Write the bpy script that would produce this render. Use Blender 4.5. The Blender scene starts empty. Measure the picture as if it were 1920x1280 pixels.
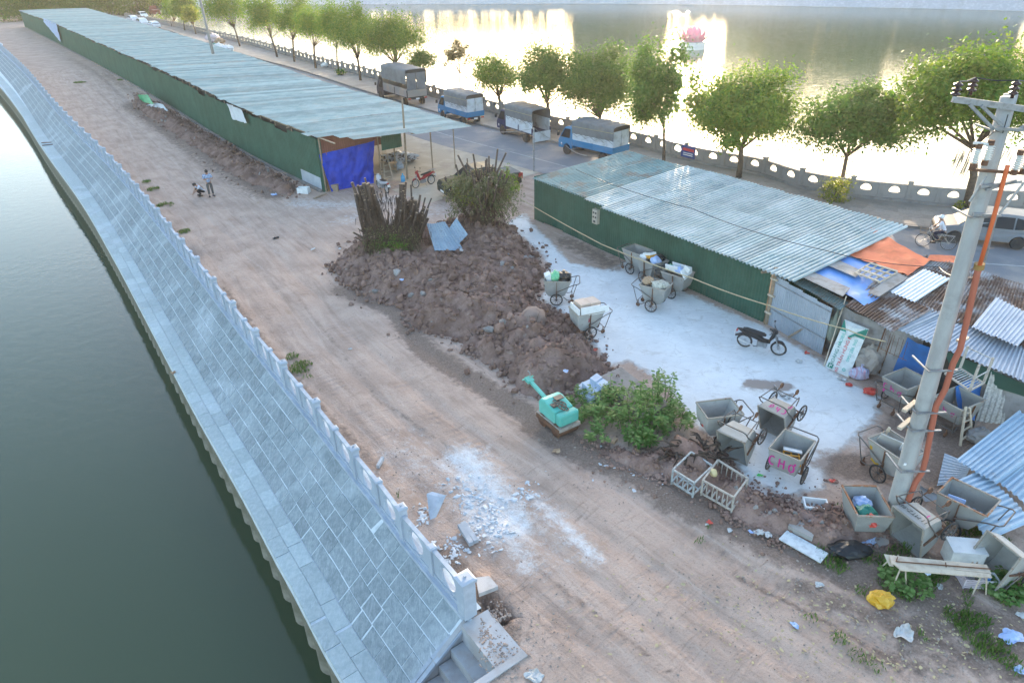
import bpy, math, random
import numpy as np
from mathutils import Vector, Matrix
random.seed(7); RS = np.random.RandomState(11)
SC = bpy.context.scene
COL = SC.collection
pi = math.pi; R = math.radians
# ------------------------------------------------------------------ camera, sky, sun, exposure
CAMH = 13.2; PITCH = R(29.4); ROLL = 0.02; FPX = 1300.0
cam = bpy.data.cameras.new('camera'); camo = bpy.data.objects.new('camera', cam); COL.objects.link(camo)
cam.sensor_width = 36; cam.lens = FPX / 1920 * 36; cam.clip_end = 4000; cam.clip_start = .1
CF = Vector((0, math.cos(PITCH), -math.sin(PITCH))); r0 = Vector((1, 0, 0)); u0 = r0.cross(CF)
CR = r0 * math.cos(ROLL) - u0 * math.sin(ROLL); CU = u0 * math.cos(ROLL) + r0 * math.sin(ROLL)
CP = Vector((0, 0, CAMH))
mw = Matrix((CR, CU, -CF)).transposed().to_4x4(); mw.translation = CP
camo.matrix_world = mw
SC.camera = camo
SUN_AZ = R(13.2); SUN_EL = R(7.5)
w = bpy.data.worlds.new('World'); SC.world = w; w.use_nodes = True
nt = w.node_tree; bg = nt.nodes['Background']
sky = nt.nodes.new('ShaderNodeTexSky'); sky.sky_type = 'NISHITA'; sky.sun_disc = False
sky.sun_elevation = SUN_EL; sky.sun_rotation = SUN_AZ; sky.dust_density = 1.6; sky.air_density = 0.85; sky.ozone_density = 1.0
nt.links.new(sky.outputs[0], bg.inputs[0]); bg.inputs[1].default_value = 0.15
sl = bpy.data.lights.new('sun', 'SUN'); sl.energy = 2.2; sl.angle = R(.6); sl.color = (1, .80, .58)
so = bpy.data.objects.new('sun', sl); COL.objects.link(so)
SDIR = Vector((math.sin(SUN_AZ) * math.cos(SUN_EL), math.cos(SUN_AZ) * math.cos(SUN_EL), math.sin(SUN_EL)))
so.rotation_euler = SDIR.to_track_quat('Z', 'Y').to_euler(); so.location = (0, 60, 60)
SC.view_settings.view_transform = 'Standard'; SC.view_settings.look = 'None'
SC.view_settings.exposure = 2.75; SC.view_settings.gamma = 1.0
SC.render.engine = 'CYCLES'
SC.cycles.use_denoising = True
SC.cycles.max_bounces = 6; SC.cycles.transparent_max_bounces = 8

# ------------------------------------------------------------------ survey of the site
def ray(x, y): return CR * ((x - 960) / FPX) - CU * ((y - 640) / FPX) + CF
def P(x, y, z=0.0):            # the point of the site at height z seen in that direction
    d = ray(x, y); return CP + d * ((z - CAMH) / d.z)
def PY(x, y, Y):               # the point at depth Y seen in that direction
    d = ray(x, y); return CP + d * (Y / d.y)
def zc(p): return (Vector(p) - CP).dot(CF)
def ppm(p): return FPX / zc(p)
def yaw_px(b, dx, dy, z=0.0):  # ground bearing of a picture direction at b
    a = P(b[0], b[1], z); c = P(b[0] + dx, b[1] + dy, z); return math.atan2(c.y - a.y, c.x - a.x)

def vnoise(x, y, s=0):
    x = np.asarray(x, float); y = np.asarray(y, float)
    xi = np.floor(x).astype(np.int64); yi = np.floor(y).astype(np.int64); xf = x - xi; yf = y - yi
    def h(a, b):
        n = (a * 374761393 + b * 668265263 + s * 974711) & 0x7fffffff
        n = ((n ^ (n >> 13)) * 1274126177) & 0x7fffffff
        return ((n ^ (n >> 16)) & 0xffff) / 65535.0
    u = xf * xf * (3 - 2 * xf); v = yf * yf * (3 - 2 * yf)
    return (h(xi, yi) * (1 - u) + h(xi + 1, yi) * u) * (1 - v) + (h(xi, yi + 1) * (1 - u) + h(xi + 1, yi + 1) * u) * v
def fbm(x, y, s=0, o=4):
    r = 0; a = .5
    for i in range(o): r = r + a * vnoise(x * 2 ** i, y * 2 ** i, s + i * 7); a *= .5
    return r
def seg_dist(x, y, poly, closed=True):
    x = np.asarray(x, float); y = np.asarray(y, float)
    d = np.full(x.shape, 1e9); inside = np.zeros(x.shape, bool); n = len(poly)
    for i in range(n if closed else n - 1):
        ax, ay = poly[i][:2]; bx, by = poly[(i + 1) % n][:2]
        dx, dy = bx - ax, by - ay; L = dx * dx + dy * dy + 1e-12
        t = np.clip(((x - ax) * dx + (y - ay) * dy) / L, 0, 1)
        d = np.minimum(d, np.hypot(x - ax - t * dx, y - ay - t * dy))
        c = ((ay > y) != (by > y)) & (x < (bx - ax) * (y - ay) / (by - ay + 1e-12) + ax); inside ^= c
    return np.where(inside, d, -d) if closed else d

# ------------------------------------------------------------------ mesh builder
class MB:
    def __init__(s): s.v = []; s.f = []; s.mi = []; s.cur = 0
    def add(s, vs, fs):
        o = len(s.v); s.v += [tuple(p) for p in vs]
        s.f += [tuple(i + o for i in f) for f in fs]; s.mi += [s.cur] * len(fs); return s
    def m(s, i): s.cur = i; return s
    def obox(s, o, ax, ay, az):
        o, ax, ay, az = Vector(o), Vector(ax), Vector(ay), Vector(az)
        vs = [o + ax * i + ay * j + az * k for k in (0, 1) for j in (0, 1) for i in (0, 1)]
        return s.add(vs, [(0, 2, 3, 1), (4, 5, 7, 6), (0, 1, 5, 4), (1, 3, 7, 5), (3, 2, 6, 7), (2, 0, 4, 6)])
    def box(s, c, d, rz=0, M=None):
        M = (M or Matrix.Rotation(rz, 3, 'Z')); ax, ay, az = M @ Vector((d[0], 0, 0)), M @ Vector((0, d[1], 0)), M @ Vector((0, 0, d[2]))
        return s.obox(Vector(c) - (ax + ay + az) / 2, ax, ay, az)
    def bar(s, p, q, a, b=None, up=(0, 0, 1)):
        p, q = Vector(p), Vector(q); d = q - p; b = b or a
        u = Vector(up)
        if abs(d.normalized().dot(u)) > .98: u = Vector((1, 0, 0))
        x = d.cross(u).normalized() * a; y = x.cross(d).normalized() * b
        return s.obox(p - x / 2 - y / 2, x, y, d)
    def tube(s, pts, r, n=8, r1=None, caps=True):
        pts = [Vector(p) for p in pts]; k = len(pts); rings = []
        prev = None
        for i, p in enumerate(pts):
            d = (pts[min(i + 1, k - 1)] - pts[max(i - 1, 0)]).normalized()
            if prev is None:
                u = Vector((0, 0, 1)) if abs(d.z) < .9 else Vector((1, 0, 0)); x = d.cross(u).normalized()
            else:
                x = (prev - d * prev.dot(d)).normalized()
            prev = x; y = d.cross(x)
            rr = r[i] if isinstance(r, (list, tuple)) else (r if r1 is None else r + (r1 - r) * i / max(1, k - 1))
            rings.append([p + (x * math.cos(2 * pi * j / n) + y * math.sin(2 * pi * j / n)) * rr for j in range(n)])
        return s.loft(rings, caps)
    def loft(s, rings, caps=True):
        n = len(rings[0]); vs = [p for r_ in rings for p in r_]; fs = []
        for i in range(len(rings) - 1):
            for j in range(n):
                a = i * n + j; b = i * n + (j + 1) % n; fs.append((a, b, b + n, a + n))
        if caps: fs.append(tuple(range(n - 1, -1, -1))); fs.append(tuple((len(rings) - 1) * n + j for j in range(n)))
        return s.add(vs, fs)
    def cyl(s, p, q, r, r1=None, n=12): return s.tube([p, q], r, n, r if r1 is None else r1)
    def lathe(s, prof, n=16, c=(0, 0, 0), M=None):
        c = Vector(c); rings = []
        for r_, z in prof:
            ring = [Vector((max(r_, 1e-4) * math.cos(2 * pi * j / n), max(r_, 1e-4) * math.sin(2 * pi * j / n), z)) for j in range(n)]
            rings.append([c + (M @ p if M else p) for p in ring])
        return s.loft(rings, True)
    def torus(s, c, axis, R1, r, n=20, m=6):
        c = Vector(c); a = Vector(axis).normalized(); u = a.cross(Vector((0, 0, 1)))
        if u.length < .1: u = Vector((1, 0, 0))
        u.normalize(); v = a.cross(u); vs = []; fs = []
        for i in range(n):
            d = u * math.cos(2 * pi * i / n) + v * math.sin(2 * pi * i / n)
            for j in range(m):
                t = 2 * pi * j / m; vs.append(c + d * (R1 + r * math.cos(t)) + a * r * math.sin(t))
        for i in range(n):
            for j in range(m):
                fs.append((i * m + j, ((i + 1) % n) * m + j, ((i + 1) % n) * m + (j + 1) % m, i * m + (j + 1) % m))
        return s.add(vs, fs)
    def grid(s, fn, nu, nv):
        vs = [fn(i / nu, j / nv) for j in range(nv + 1) for i in range(nu + 1)]
        return s.add(vs, [(j * (nu + 1) + i, j * (nu + 1) + i + 1, (j + 1) * (nu + 1) + i + 1, (j + 1) * (nu + 1) + i) for j in range(nv) for i in range(nu)])
    def prism(s, poly, z0, z1):
        n = len(poly); vs = [(p[0], p[1], z0) for p in poly] + [(p[0], p[1], z1) for p in poly]
        return s.add(vs, [tuple(range(n - 1, -1, -1)), tuple(range(n, 2 * n))] + [(i, (i + 1) % n, n + (i + 1) % n, n + i) for i in range(n)])
    def profile(s, poly, wf, y0=0.0):   # side outline (x, z) given width by wf(z), symmetric in y
        n = len(poly); vs = [(x, -wf(x, z), z) for x, z in poly] + [(x, wf(x, z), z) for x, z in poly]
        return s.add(vs, [tuple(range(n)), tuple(range(2 * n - 1, n - 1, -1))] + [(i, n + i, n + (i + 1) % n, (i + 1) % n) for i in range(n)])
    def corr(s, o, U, V, nrm, pitch=.2, amp=.018, nv=1, sag=0.0, fine=False):
        o, U, V, nrm = Vector(o), Vector(U), Vector(V), Vector(nrm).normalized()
        k = max(1, round(U.length / pitch)); pat = [(0, -1), (.35, -1), (.5, 1), (.85, 1)] if fine else [(0, -1), (.5, 1)]
        us = [(i + a) / k for i in range(k) for a, b in pat] + [1.0]; hs = [b for i in range(k) for a, b in pat] + [pat[0][1]]
        vs = []; m_ = len(us)
        for j in range(nv + 1):
            for u, h in zip(us, hs): vs.append(o + U * u + V * (j / nv) + nrm * (h * amp + sag * math.sin(pi * j / nv)))
        return s.add(vs, [(j * m_ + i, j * m_ + i + 1, (j + 1) * m_ + i + 1, (j + 1) * m_ + i) for j in range(nv) for i in range(m_ - 1)])
    def ico(s, c, r, jit=.2, sub=1, sc=(1, 1, 1), rnd=random):
        vs, fs = ICO[sub]; c = Vector(c); M = Matrix.Rotation(rnd.uniform(0, 6.28), 3, 'Z') @ Matrix.Rotation(rnd.uniform(-.6, .6), 3, 'X')
        out = []
        for p in vs:
            q = Vector(p) * (r * (1 + rnd.uniform(-jit, jit))); q = Vector((q.x * sc[0], q.y * sc[1], q.z * sc[2])); out.append(c + M @ q)
        return s.add(out, fs)
    def merge(s, o, M=None):
        k = len(s.v); s.v += [tuple(M @ Vector(p)) if M else p for p in o.v]; s.f += [tuple(i + k for i in f) for f in o.f]; s.mi += o.mi; return s
    def mesh(s, name, mats, smooth=False, org=None):
        me = bpy.data.meshes.new(name)
        vs = s.v if org is None else [(p[0] - org[0], p[1] - org[1], p[2] - org[2]) for p in s.v]
        me.from_pydata(vs, [], s.f)
        for mt in (mats if isinstance(mats, (list, tuple)) else [mats]): me.materials.append(mt)
        if max(s.mi, default=0): me.polygons.foreach_set('material_index', s.mi)
        if smooth: me.polygons.foreach_set('use_smooth', [True] * len(s.f))
        me.update(); return me
    def build(s, name, mats, parent=None, smooth=False, world=False, **k):
        org = parent.location if (world and parent) else None
        o = bpy.data.objects.new(name, s.mesh(name, mats, smooth, org)); COL.objects.link(o)
        if parent: o.parent = parent
        for a, b in k.items(): o[a] = b
        return o
def _ico():
    out = {}
    import bmesh
    for sub in (1, 2, 3):
        bm = bmesh.new(); bmesh.ops.create_icosphere(bm, subdivisions=sub, radius=1)
        out[sub] = ([tuple(v.co) for v in bm.verts], [tuple(v.index for v in f.verts) for f in bm.faces]); bm.free()
    return out
ICO = _ico()

def tag(o, label=None, cat=None, group=None, kind=None):
    if label: o['label'] = label
    if cat: o['category'] = cat
    if group: o['group'] = group
    if kind: o['kind'] = kind
    return o
def thing(name, label, cat, loc=(0, 0, 0), rz=0, group=None, kind=None):
    o = bpy.data.objects.new(name, None); COL.objects.link(o); o.location = loc; o.rotation_euler = (0, 0, rz)
    o.empty_display_size = .2
    return tag(o, label, cat, group, kind)
def single(name, mb, mats, label, cat, group=None, kind=None, smooth=False, loc=None, rz=0):
    o = mb.build(name, mats, None, smooth)
    if loc is not None: o.location = loc; o.rotation_euler = (0, 0, rz)
    return tag(o, label, cat, group, kind)
def inst(o, loc=(0, 0, 0), rz=0, parent=None, name=None, scale=None):   # one object, sharing its mesh
    c = bpy.data.objects.new(name or o.name.split('.')[0], o.data if hasattr(o, 'data') else o); COL.objects.link(c)
    c.location = loc; c.rotation_euler = (0, 0, rz) if not isinstance(rz, (tuple, list)) else rz
    if scale: c.scale = scale
    if parent: c.parent = parent
    return c
def copy_tree(o, parent=None):
    c = o.copy(); COL.objects.link(c)
    if parent is not None: c.parent = parent
    for ch in list(o.children): copy_tree(ch, c)
    return c
def place(o, loc, rz=0, label=None, tilt=None, scale=None):
    o.location = loc; o.rotation_euler = (tilt[0], tilt[1], rz) if tilt else (0, 0, rz)
    if label: o['label'] = label
    if scale: o.scale = (scale,) * 3
    return o

# ------------------------------------------------------------------ materials
def lin(c):
    if isinstance(c, str):
        c = tuple(int(c[i:i + 2], 16) / 255 for i in (0, 2, 4)); return tuple(x / 12.92 if x <= .04045 else ((x + .055) / 1.055) ** 2.4 for x in c) + (1,)
    return tuple(c)[:3] + (1,)
class NT:
    def __init__(s, name):
        s.mat = bpy.data.materials.new(name); s.mat.use_nodes = True; s.t = s.mat.node_tree
        s.b = s.t.nodes['Principled BSDF']; s.tc = None
    def n(s, ty, **k):
        x = s.t.nodes.new('ShaderNode' + ty)
        for a, b in k.items(): setattr(x, a, b)
        return x
    def l(s, a, b): s.t.links.new(a, b)
    def val(s, sock, v):
        if hasattr(v, 'is_linked') or isinstance(v, bpy.types.NodeSocket): s.l(v, sock)
        else: sock.default_value = v
    def coord(s, kind='Object'):
        if s.tc is None: s.tc = s.n('TexCoord')
        return s.tc.outputs[kind]
    def noise(s, scale, detail=5, rough=.55, dist=0, vec=None, stretch=None):
        x = s.n('TexNoise'); x.inputs['Scale'].default_value = scale; x.inputs['Detail'].default_value = detail
        x.inputs['Roughness'].default_value = rough; x.inputs['Distortion'].default_value = dist
        v = vec or s.coord()
        if stretch:
            mp = s.n('Mapping'); mp.inputs['Scale'].default_value = stretch; s.l(v, mp.inputs[0]); v = mp.outputs[0]
        s.l(v, x.inputs['Vector']); return x.outputs['Fac']
    def ramp(s, v, lo, hi):
        x = s.n('MapRange'); x.interpolation_type = 'SMOOTHSTEP'; s.l(v, x.inputs[0])
        x.inputs[1].default_value = lo; x.inputs[2].default_value = hi; return x.outputs[0]
    def math(s, op, a, b=0.0):
        x = s.n('Math', operation=op); s.val(x.inputs[0], a); s.val(x.inputs[1], b); return x.outputs[0]
    def mix(s, f, a, b, mode='MIX'):
        x = s.n('Mix', data_type='RGBA', blend_type=mode); s.val(x.inputs[0], f); s.val(x.inputs[6], a if not isinstance(a, (tuple, str)) else lin(a))
        s.val(x.inputs[7], b if not isinstance(b, (tuple, str)) else lin(b)); return x.outputs[2]
    def attr(s, name): return s.n('Attribute', attribute_name=name).outputs['Fac']
    def randv(s, c, amt, isl=False):
        r_ = s.n('NewGeometry').outputs['Random Per Island'] if isl else s.n('ObjectInfo').outputs['Random']
        v = s.math('ADD', s.math('MULTIPLY', r_, 2 * amt), 1 - amt)
        h = s.n('HueSaturation'); s.l(v, h.inputs['Value']); s.val(h.inputs['Color'], c); return h.outputs[0]
    def bump(s, h, st=.4, d=.02):
        x = s.n('Bump'); x.inputs['Strength'].default_value = st; x.inputs['Distance'].default_value = d; s.l(h, x.inputs['Height']); s.l(x.outputs[0], s.b.inputs['Normal'])
    def out(s, c, rough=.8, metal=0.0, spec=None):
        s.val(s.b.inputs['Base Color'], lin(c) if isinstance(c, (tuple, str)) else c); s.val(s.b.inputs['Roughness'], rough); s.val(s.b.inputs['Metallic'], metal)
        if spec is not None: s.b.inputs['Specular IOR Level'].default_value = spec
        return s.mat
def mat(name, c, rough=.75, metal=0.0, c2=None, scale=3, lo=.45, hi=.65, dirt=None, dscale=1.2, bump=0.0, bscale=30, rnd=.06, spec=None, stretch=None, isl=False):
    t = NT(name)
    col = lin(c)
    base = t.mix(t.ramp(t.noise(scale, 6, .6, stretch=stretch), lo, hi), c, c2) if c2 else t.mix(t.noise(scale, 5, .6, stretch=stretch), tuple(x * .86 for x in col[:3]), tuple(min(1, x * 1.12) for x in col[:3]))
    if dirt: base = t.mix(t.math('MULTIPLY', t.ramp(t.noise(dscale, 6, .65), .5, .72), .75), base, dirt)
    if rnd: base = t.randv(base, rnd, isl)
    if bump: t.bump(t.noise(bscale, 4), bump)
    return t.out(base, rough, metal, spec)
HAZE = .00022
# ------------------------------------------------------------------ site lines
def catmull(pts, step):
    pts = [Vector(p[:2]) for p in pts]; out = []
    for i in range(len(pts) - 1):
        p0, p1, p2, p3 = pts[max(i - 1, 0)], pts[i], pts[i + 1], pts[min(i + 2, len(pts) - 1)]
        n = max(2, int((p2 - p1).length / step) + 1)
        for k in range(n):
            t = k / n
            out.append(((p1 * 2) + (p2 - p0) * t + (p0 * 2 - p1 * 5 + p2 * 4 - p3) * t * t + (p1 * 3 - p0 - p2 * 3 + p3) * t ** 3) * .5)
    out.append(pts[-1]); return out
class Line:
    def __init__(s, pts, step=.5):
        s.p = catmull(pts, step); s.s = [0.0]
        for a, b in zip(s.p, s.p[1:]): s.s.append(s.s[-1] + (b - a).length)
        s.len = s.s[-1]
    def at(s, d):
        import bisect
        i = min(max(bisect.bisect_right(s.s, d) - 1, 0), len(s.p) - 2); L = s.s[i + 1] - s.s[i]
        t = (d - s.s[i]) / L; a, b = s.p[i], s.p[i + 1]; i0 = max(i - 1, 0); i1 = min(i + 2, len(s.p) - 1)
        tg = (s.p[i1] - s.p[i0]).normalized()
        return a + (b - a) * t, tg
BANK_PX = [(879, 1156), (842, 1111), (767, 1022), (722, 960), (675, 902), (602, 807), (540, 730), (480, 656), (407, 561), (345, 480), (292, 412), (217, 322), (140, 244), (100, 200), (50, 140), (0, 92)]
bankpts = [P(*p) for p in BANK_PX]
d_ = (bankpts[-1] - bankpts[-2]).normalized(); bankpts += [bankpts[-1] + d_ * 14, bankpts[-1] + Vector((-34, 32, 0)), bankpts[-1] + Vector((-110, 75, 0))]
BANK = Line(bankpts)
FENCE_PX = [(310, 47), (390, 66), (475, 86), (597, 121), (700, 147), (825, 185), (902, 205), (1032, 240), (1185, 272), (1305, 304), (1417, 325), (1497, 350), (1594, 367), (1699, 378), (1820, 388)]
fpts = [Vector((-110, 210, 0))] + [P(*p, .15) for p in FENCE_PX] + [Vector((34, 36.2, 0)), Vector((46, 34.6, 0)), Vector((70, 32.5, 0))]
FENCE = Line(fpts)
kpts = [(-108, 200, 0), (-72.5, 160.1, 0), (-58.1, 139.1, 0), (-37.4, 110.3, 0), (-27.1, 96.8, 0), (-15.35, 79.6, 0), (-2.3, 61.75, 0), (4.2, 54.3, 0), (10.2, 47.4, 0), (15.4, 40.9, 0), (19.6, 36.0, 0), (22.2, 34.5, 0), (26, 33.4, 0), (34, 32, 0), (46, 30.4, 0), (70, 28.3, 0)]
KERB = Line([Vector(p) for p in kpts])
def left_of(y):
    pts = BANK.p; 
    return np.interp(y, [p.y for p in pts], [p.x for p in pts])
def fence_at(y):
    q = list(reversed(FENCE.p)); return np.interp(y, [p.y for p in q], [p.x for p in q])
TRACK_PX = [(150, 130), (300, 275), (440, 400), (560, 510), (680, 630), (800, 735), (950, 850), (1120, 970), (1300, 1100), (1500, 1240), (1640, 1330)]
TRACK = Line([P(*p) for p in TRACK_PX], 1.0)
YARD = [P(*p) for p in [(945, 420), (1015, 478), (1030, 530), (1005, 560), (1080, 605), (1110, 650), (1140, 692), (1180, 680), (1250, 730), (1290, 790), (1345, 835), (1400, 905), (1470, 935), (1545, 925), (1572, 860), (1605, 826), (1650, 786), (1662, 745), (1590, 712), (1540, 672), (1437, 612), (1290, 548), (1180, 486), (1130, 503), (1070, 490), (1040, 455), (1000, 420), (985, 395)]]
MOUND_PX = [(628, 492), (640, 525), (700, 560), (765, 575), (775, 615), (870, 645), (930, 690), (985, 742), (1060, 742), (1100, 712), (1137, 690), (1112, 652), (1062, 600), (1008, 560), (1022, 512), (960, 432), (900, 412), (800, 432), (690, 440)]
MOUND = [P(*p) for p in MOUND_PX]
def strokes(x, y, lst):
    r = np.zeros_like(x)
    for px, wdt, st in lst:
        d = -seg_dist(x, y, [P(*p) for p in px], closed=False)
        r = np.maximum(r, st * np.exp(-(d / wdt) ** 2))
    return r
POWDER = [([(760, 850), (900, 955), (1010, 1040)], 1.5, .40), ([(870, 860), (920, 930), (960, 985)], .85, 1.0), ([(905, 960), (930, 1000)], .6, .9), ([(1000, 930), (1060, 985), (1115, 1045)], .34, .80), ([(1040, 970), (1080, 1010)], .5, .62),
          ([(960, 1010), (990, 1060)], .4, .75), ([(830, 870), (900, 880)], .5, .7), ([(560, 380), (640, 385), (735, 375)], 1.1, .62), ([(640, 415), (680, 400)], 1.0, .5), ([(740, 390), (850, 400)], 1.6, .4),
          ([(1395, 900), (1440, 925)], .3, .8), ([(880, 930), (890, 985)], .35, .9), ([(1560, 790), (1600, 830)], .5, .6)]
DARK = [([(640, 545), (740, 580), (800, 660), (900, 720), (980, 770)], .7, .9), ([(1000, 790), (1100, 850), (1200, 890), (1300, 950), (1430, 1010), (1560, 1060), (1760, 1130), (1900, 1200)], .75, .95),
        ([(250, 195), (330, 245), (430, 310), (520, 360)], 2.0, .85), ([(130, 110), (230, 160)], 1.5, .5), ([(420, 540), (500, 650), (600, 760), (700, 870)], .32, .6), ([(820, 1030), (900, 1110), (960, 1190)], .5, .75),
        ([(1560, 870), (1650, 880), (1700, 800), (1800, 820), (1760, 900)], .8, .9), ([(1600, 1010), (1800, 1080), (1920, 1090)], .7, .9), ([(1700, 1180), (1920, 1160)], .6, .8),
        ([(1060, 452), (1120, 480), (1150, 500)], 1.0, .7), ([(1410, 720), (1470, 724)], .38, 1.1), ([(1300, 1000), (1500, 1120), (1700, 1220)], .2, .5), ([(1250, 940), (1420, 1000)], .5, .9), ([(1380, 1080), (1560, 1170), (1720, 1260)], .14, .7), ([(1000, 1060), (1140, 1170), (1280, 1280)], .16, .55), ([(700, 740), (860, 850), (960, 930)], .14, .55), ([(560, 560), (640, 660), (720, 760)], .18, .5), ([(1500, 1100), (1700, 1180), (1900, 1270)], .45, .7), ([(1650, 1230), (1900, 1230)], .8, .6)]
# ------------------------------------------------------------------ base ground, terrain sheet
def m_ground():
    t = NT('dirt_ground'); t.coord('Object')
    pw = t.attr('powder'); dk = t.attr('dark'); ta = t.attr('ta'); tb = t.attr('tb'); yd = t.attr('yard')
    n1 = t.noise(.55, 7, .65); n2 = t.noise(3.2, 7, .7); n3 = t.noise(17, 6, .68)
    cx = t.n('CombineXYZ'); t.l(t.math('MULTIPLY', ta, .35), cx.inputs[0]); t.l(t.math('MULTIPLY', tb, 3.2), cx.inputs[1])
    st = t.noise(1.0, 6, .65, .6, vec=cx.outputs[0])
    c = t.mix(t.ramp(n1, .35, .68), (.50, .37, .30), (.385, .28, .225))
    c = t.mix(t.math('MULTIPLY', t.ramp(st,   .49, .74), .55), c, (.235, .165, .13))
    c = t.mix(t.math('MULTIPLY', t.ramp(st, .50, .33), .45), c, (.54, .43, .37))
    cy = t.n('CombineXYZ'); t.l(t.math('MULTIPLY', ta, 7.0), cy.inputs[0]); t.l(t.math('MULTIPLY', tb, .9), cy.inputs[1])
    cl_ = t.noise(1.0, 5, .7, .8, vec=cy.outputs[0]); clm = t.math('MULTIPLY', t.ramp(cl_, .55, .70), t.ramp(t.noise(.4, 4, .6), .40, .60))
    c = t.mix(t.math('MULTIPLY', clm, .55), c, (.21, .15, .115))
    c = t.mix(t.math('MULTIPLY', t.ramp(n2, .52, .72), .5), c, (.48, .385, .33))
    c = t.mix(t.math('MULTIPLY', t.ramp(t.noise(1.1, 6, .7, .4), .60, .72), .55), c, (.36, .245, .165))
    c = t.mix(t.math('MULTIPLY', t.ramp(n3, .56, .70), .6), c, (.15, .10, .08)); c = t.mix(t.math('MULTIPLY', t.ramp(t.noise(70, 3, .6), .60, .70), .45), c, (.13, .09, .07))
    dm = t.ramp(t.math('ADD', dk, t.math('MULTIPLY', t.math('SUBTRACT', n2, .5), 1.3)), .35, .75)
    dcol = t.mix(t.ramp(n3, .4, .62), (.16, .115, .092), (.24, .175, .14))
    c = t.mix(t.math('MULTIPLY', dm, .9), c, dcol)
    pm = t.ramp(t.math('ADD', pw, t.math('ADD', t.math('MULTIPLY', t.math('SUBTRACT', n2, .5), 1.5), t.math('MULTIPLY', t.math('SUBTRACT', n3, .5), 1.1))), .22, 1.25)
    c = t.mix(pm, c, (.66, .66, .67))
    # cement-dusted concrete of the yard
    ym = t.ramp(t.math('ADD', yd, t.math('MULTIPLY', t.math('SUBTRACT', n2, .5), .9)), -.05, .28)
    yc = t.mix(t.ramp(t.noise(.35, 7, .7), .36, .64), (.60, .60, .60), (.72, .72, .715))
    yc = t.mix(t.math('MULTIPLY', t.ramp(n3, .58, .74), .35), yc, (.40, .40, .40))
    yc = t.mix(t.math('MULTIPLY', t.ramp(t.noise(1.4, 8, .78, .8), .53, .68), .65), yc, (.45, .42, .385))
    vo = t.n('TexVoronoi', feature='DISTANCE_TO_EDGE'); vo.inputs['Scale'].default_value = .42; wv_ = t.n('VectorMath', operation='ADD'); t.l(t.coord(), wv_.inputs[0]); nz_ = t.n('TexNoise'); nz_.inputs['Scale'].default_value = 1.6; t.l(t.coord(), nz_.inputs['Vector']); t.l(nz_.outputs['Color'], wv_.inputs[1]); t.l(wv_.outputs[0], vo.inputs['Vector'])
    yc = t.mix(t.math('MULTIPLY', t.ramp(vo.outputs['Distance'],   .010, .002), .18), yc, (.30, .28, .26))
    yc = t.mix(t.math('MULTIPLY', t.ramp(t.noise(.9, 3, .5, 2.5, stretch=(1, 5, 1)), .58, .70), .4), yc, (.44, .43, .42))
    yc = t.mix(t.math('MULTIPLY', t.ramp(t.noise(60, 3, .6), .66, .74), .5), yc, (.22, .2, .18))
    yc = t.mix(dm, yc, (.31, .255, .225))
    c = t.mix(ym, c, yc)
    # tyre lugs along the ruts
    wv = t.math('SINE', t.math('MULTIPLY', ta, 21.0))
    lug = t.math('MULTIPLY', wv, t.math('MULTIPLY', t.ramp(t.math('SINE', t.math('MULTIPLY', tb, 3.4)), .35, .8), t.ramp(n1, .45, .6)))
    h = t.math('ADD', t.math('ADD', t.math('MULTIPLY', n3, .35), t.math('MULTIPLY', n2, 1.1)), t.math('MULTIPLY', lug, .22))
    h = t.math('ADD', t.math('ADD', h, t.math('MULTIPLY', st, .7)), t.math('MULTIPLY', cl_, .7)); t.bump(t.math('MULTIPLY', h, t.math('SUBTRACT', 1.0, t.math('MULTIPLY', ym, .85))), .9, .07)
    return t.out(c, .95, 0, .2)
M_GROUND = m_ground()
M_BASE = mat('soil', (.2, .16, .12), .95, c2=(.13, .12, .08), scale=.05)
MB().add([(-1500, -800, -7), (1500, -800, -7), (1500, 2600, -7), (-1500, 2600, -7)], [(0, 1, 2, 3)]).build('ground', M_BASE, kind='structure')

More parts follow.
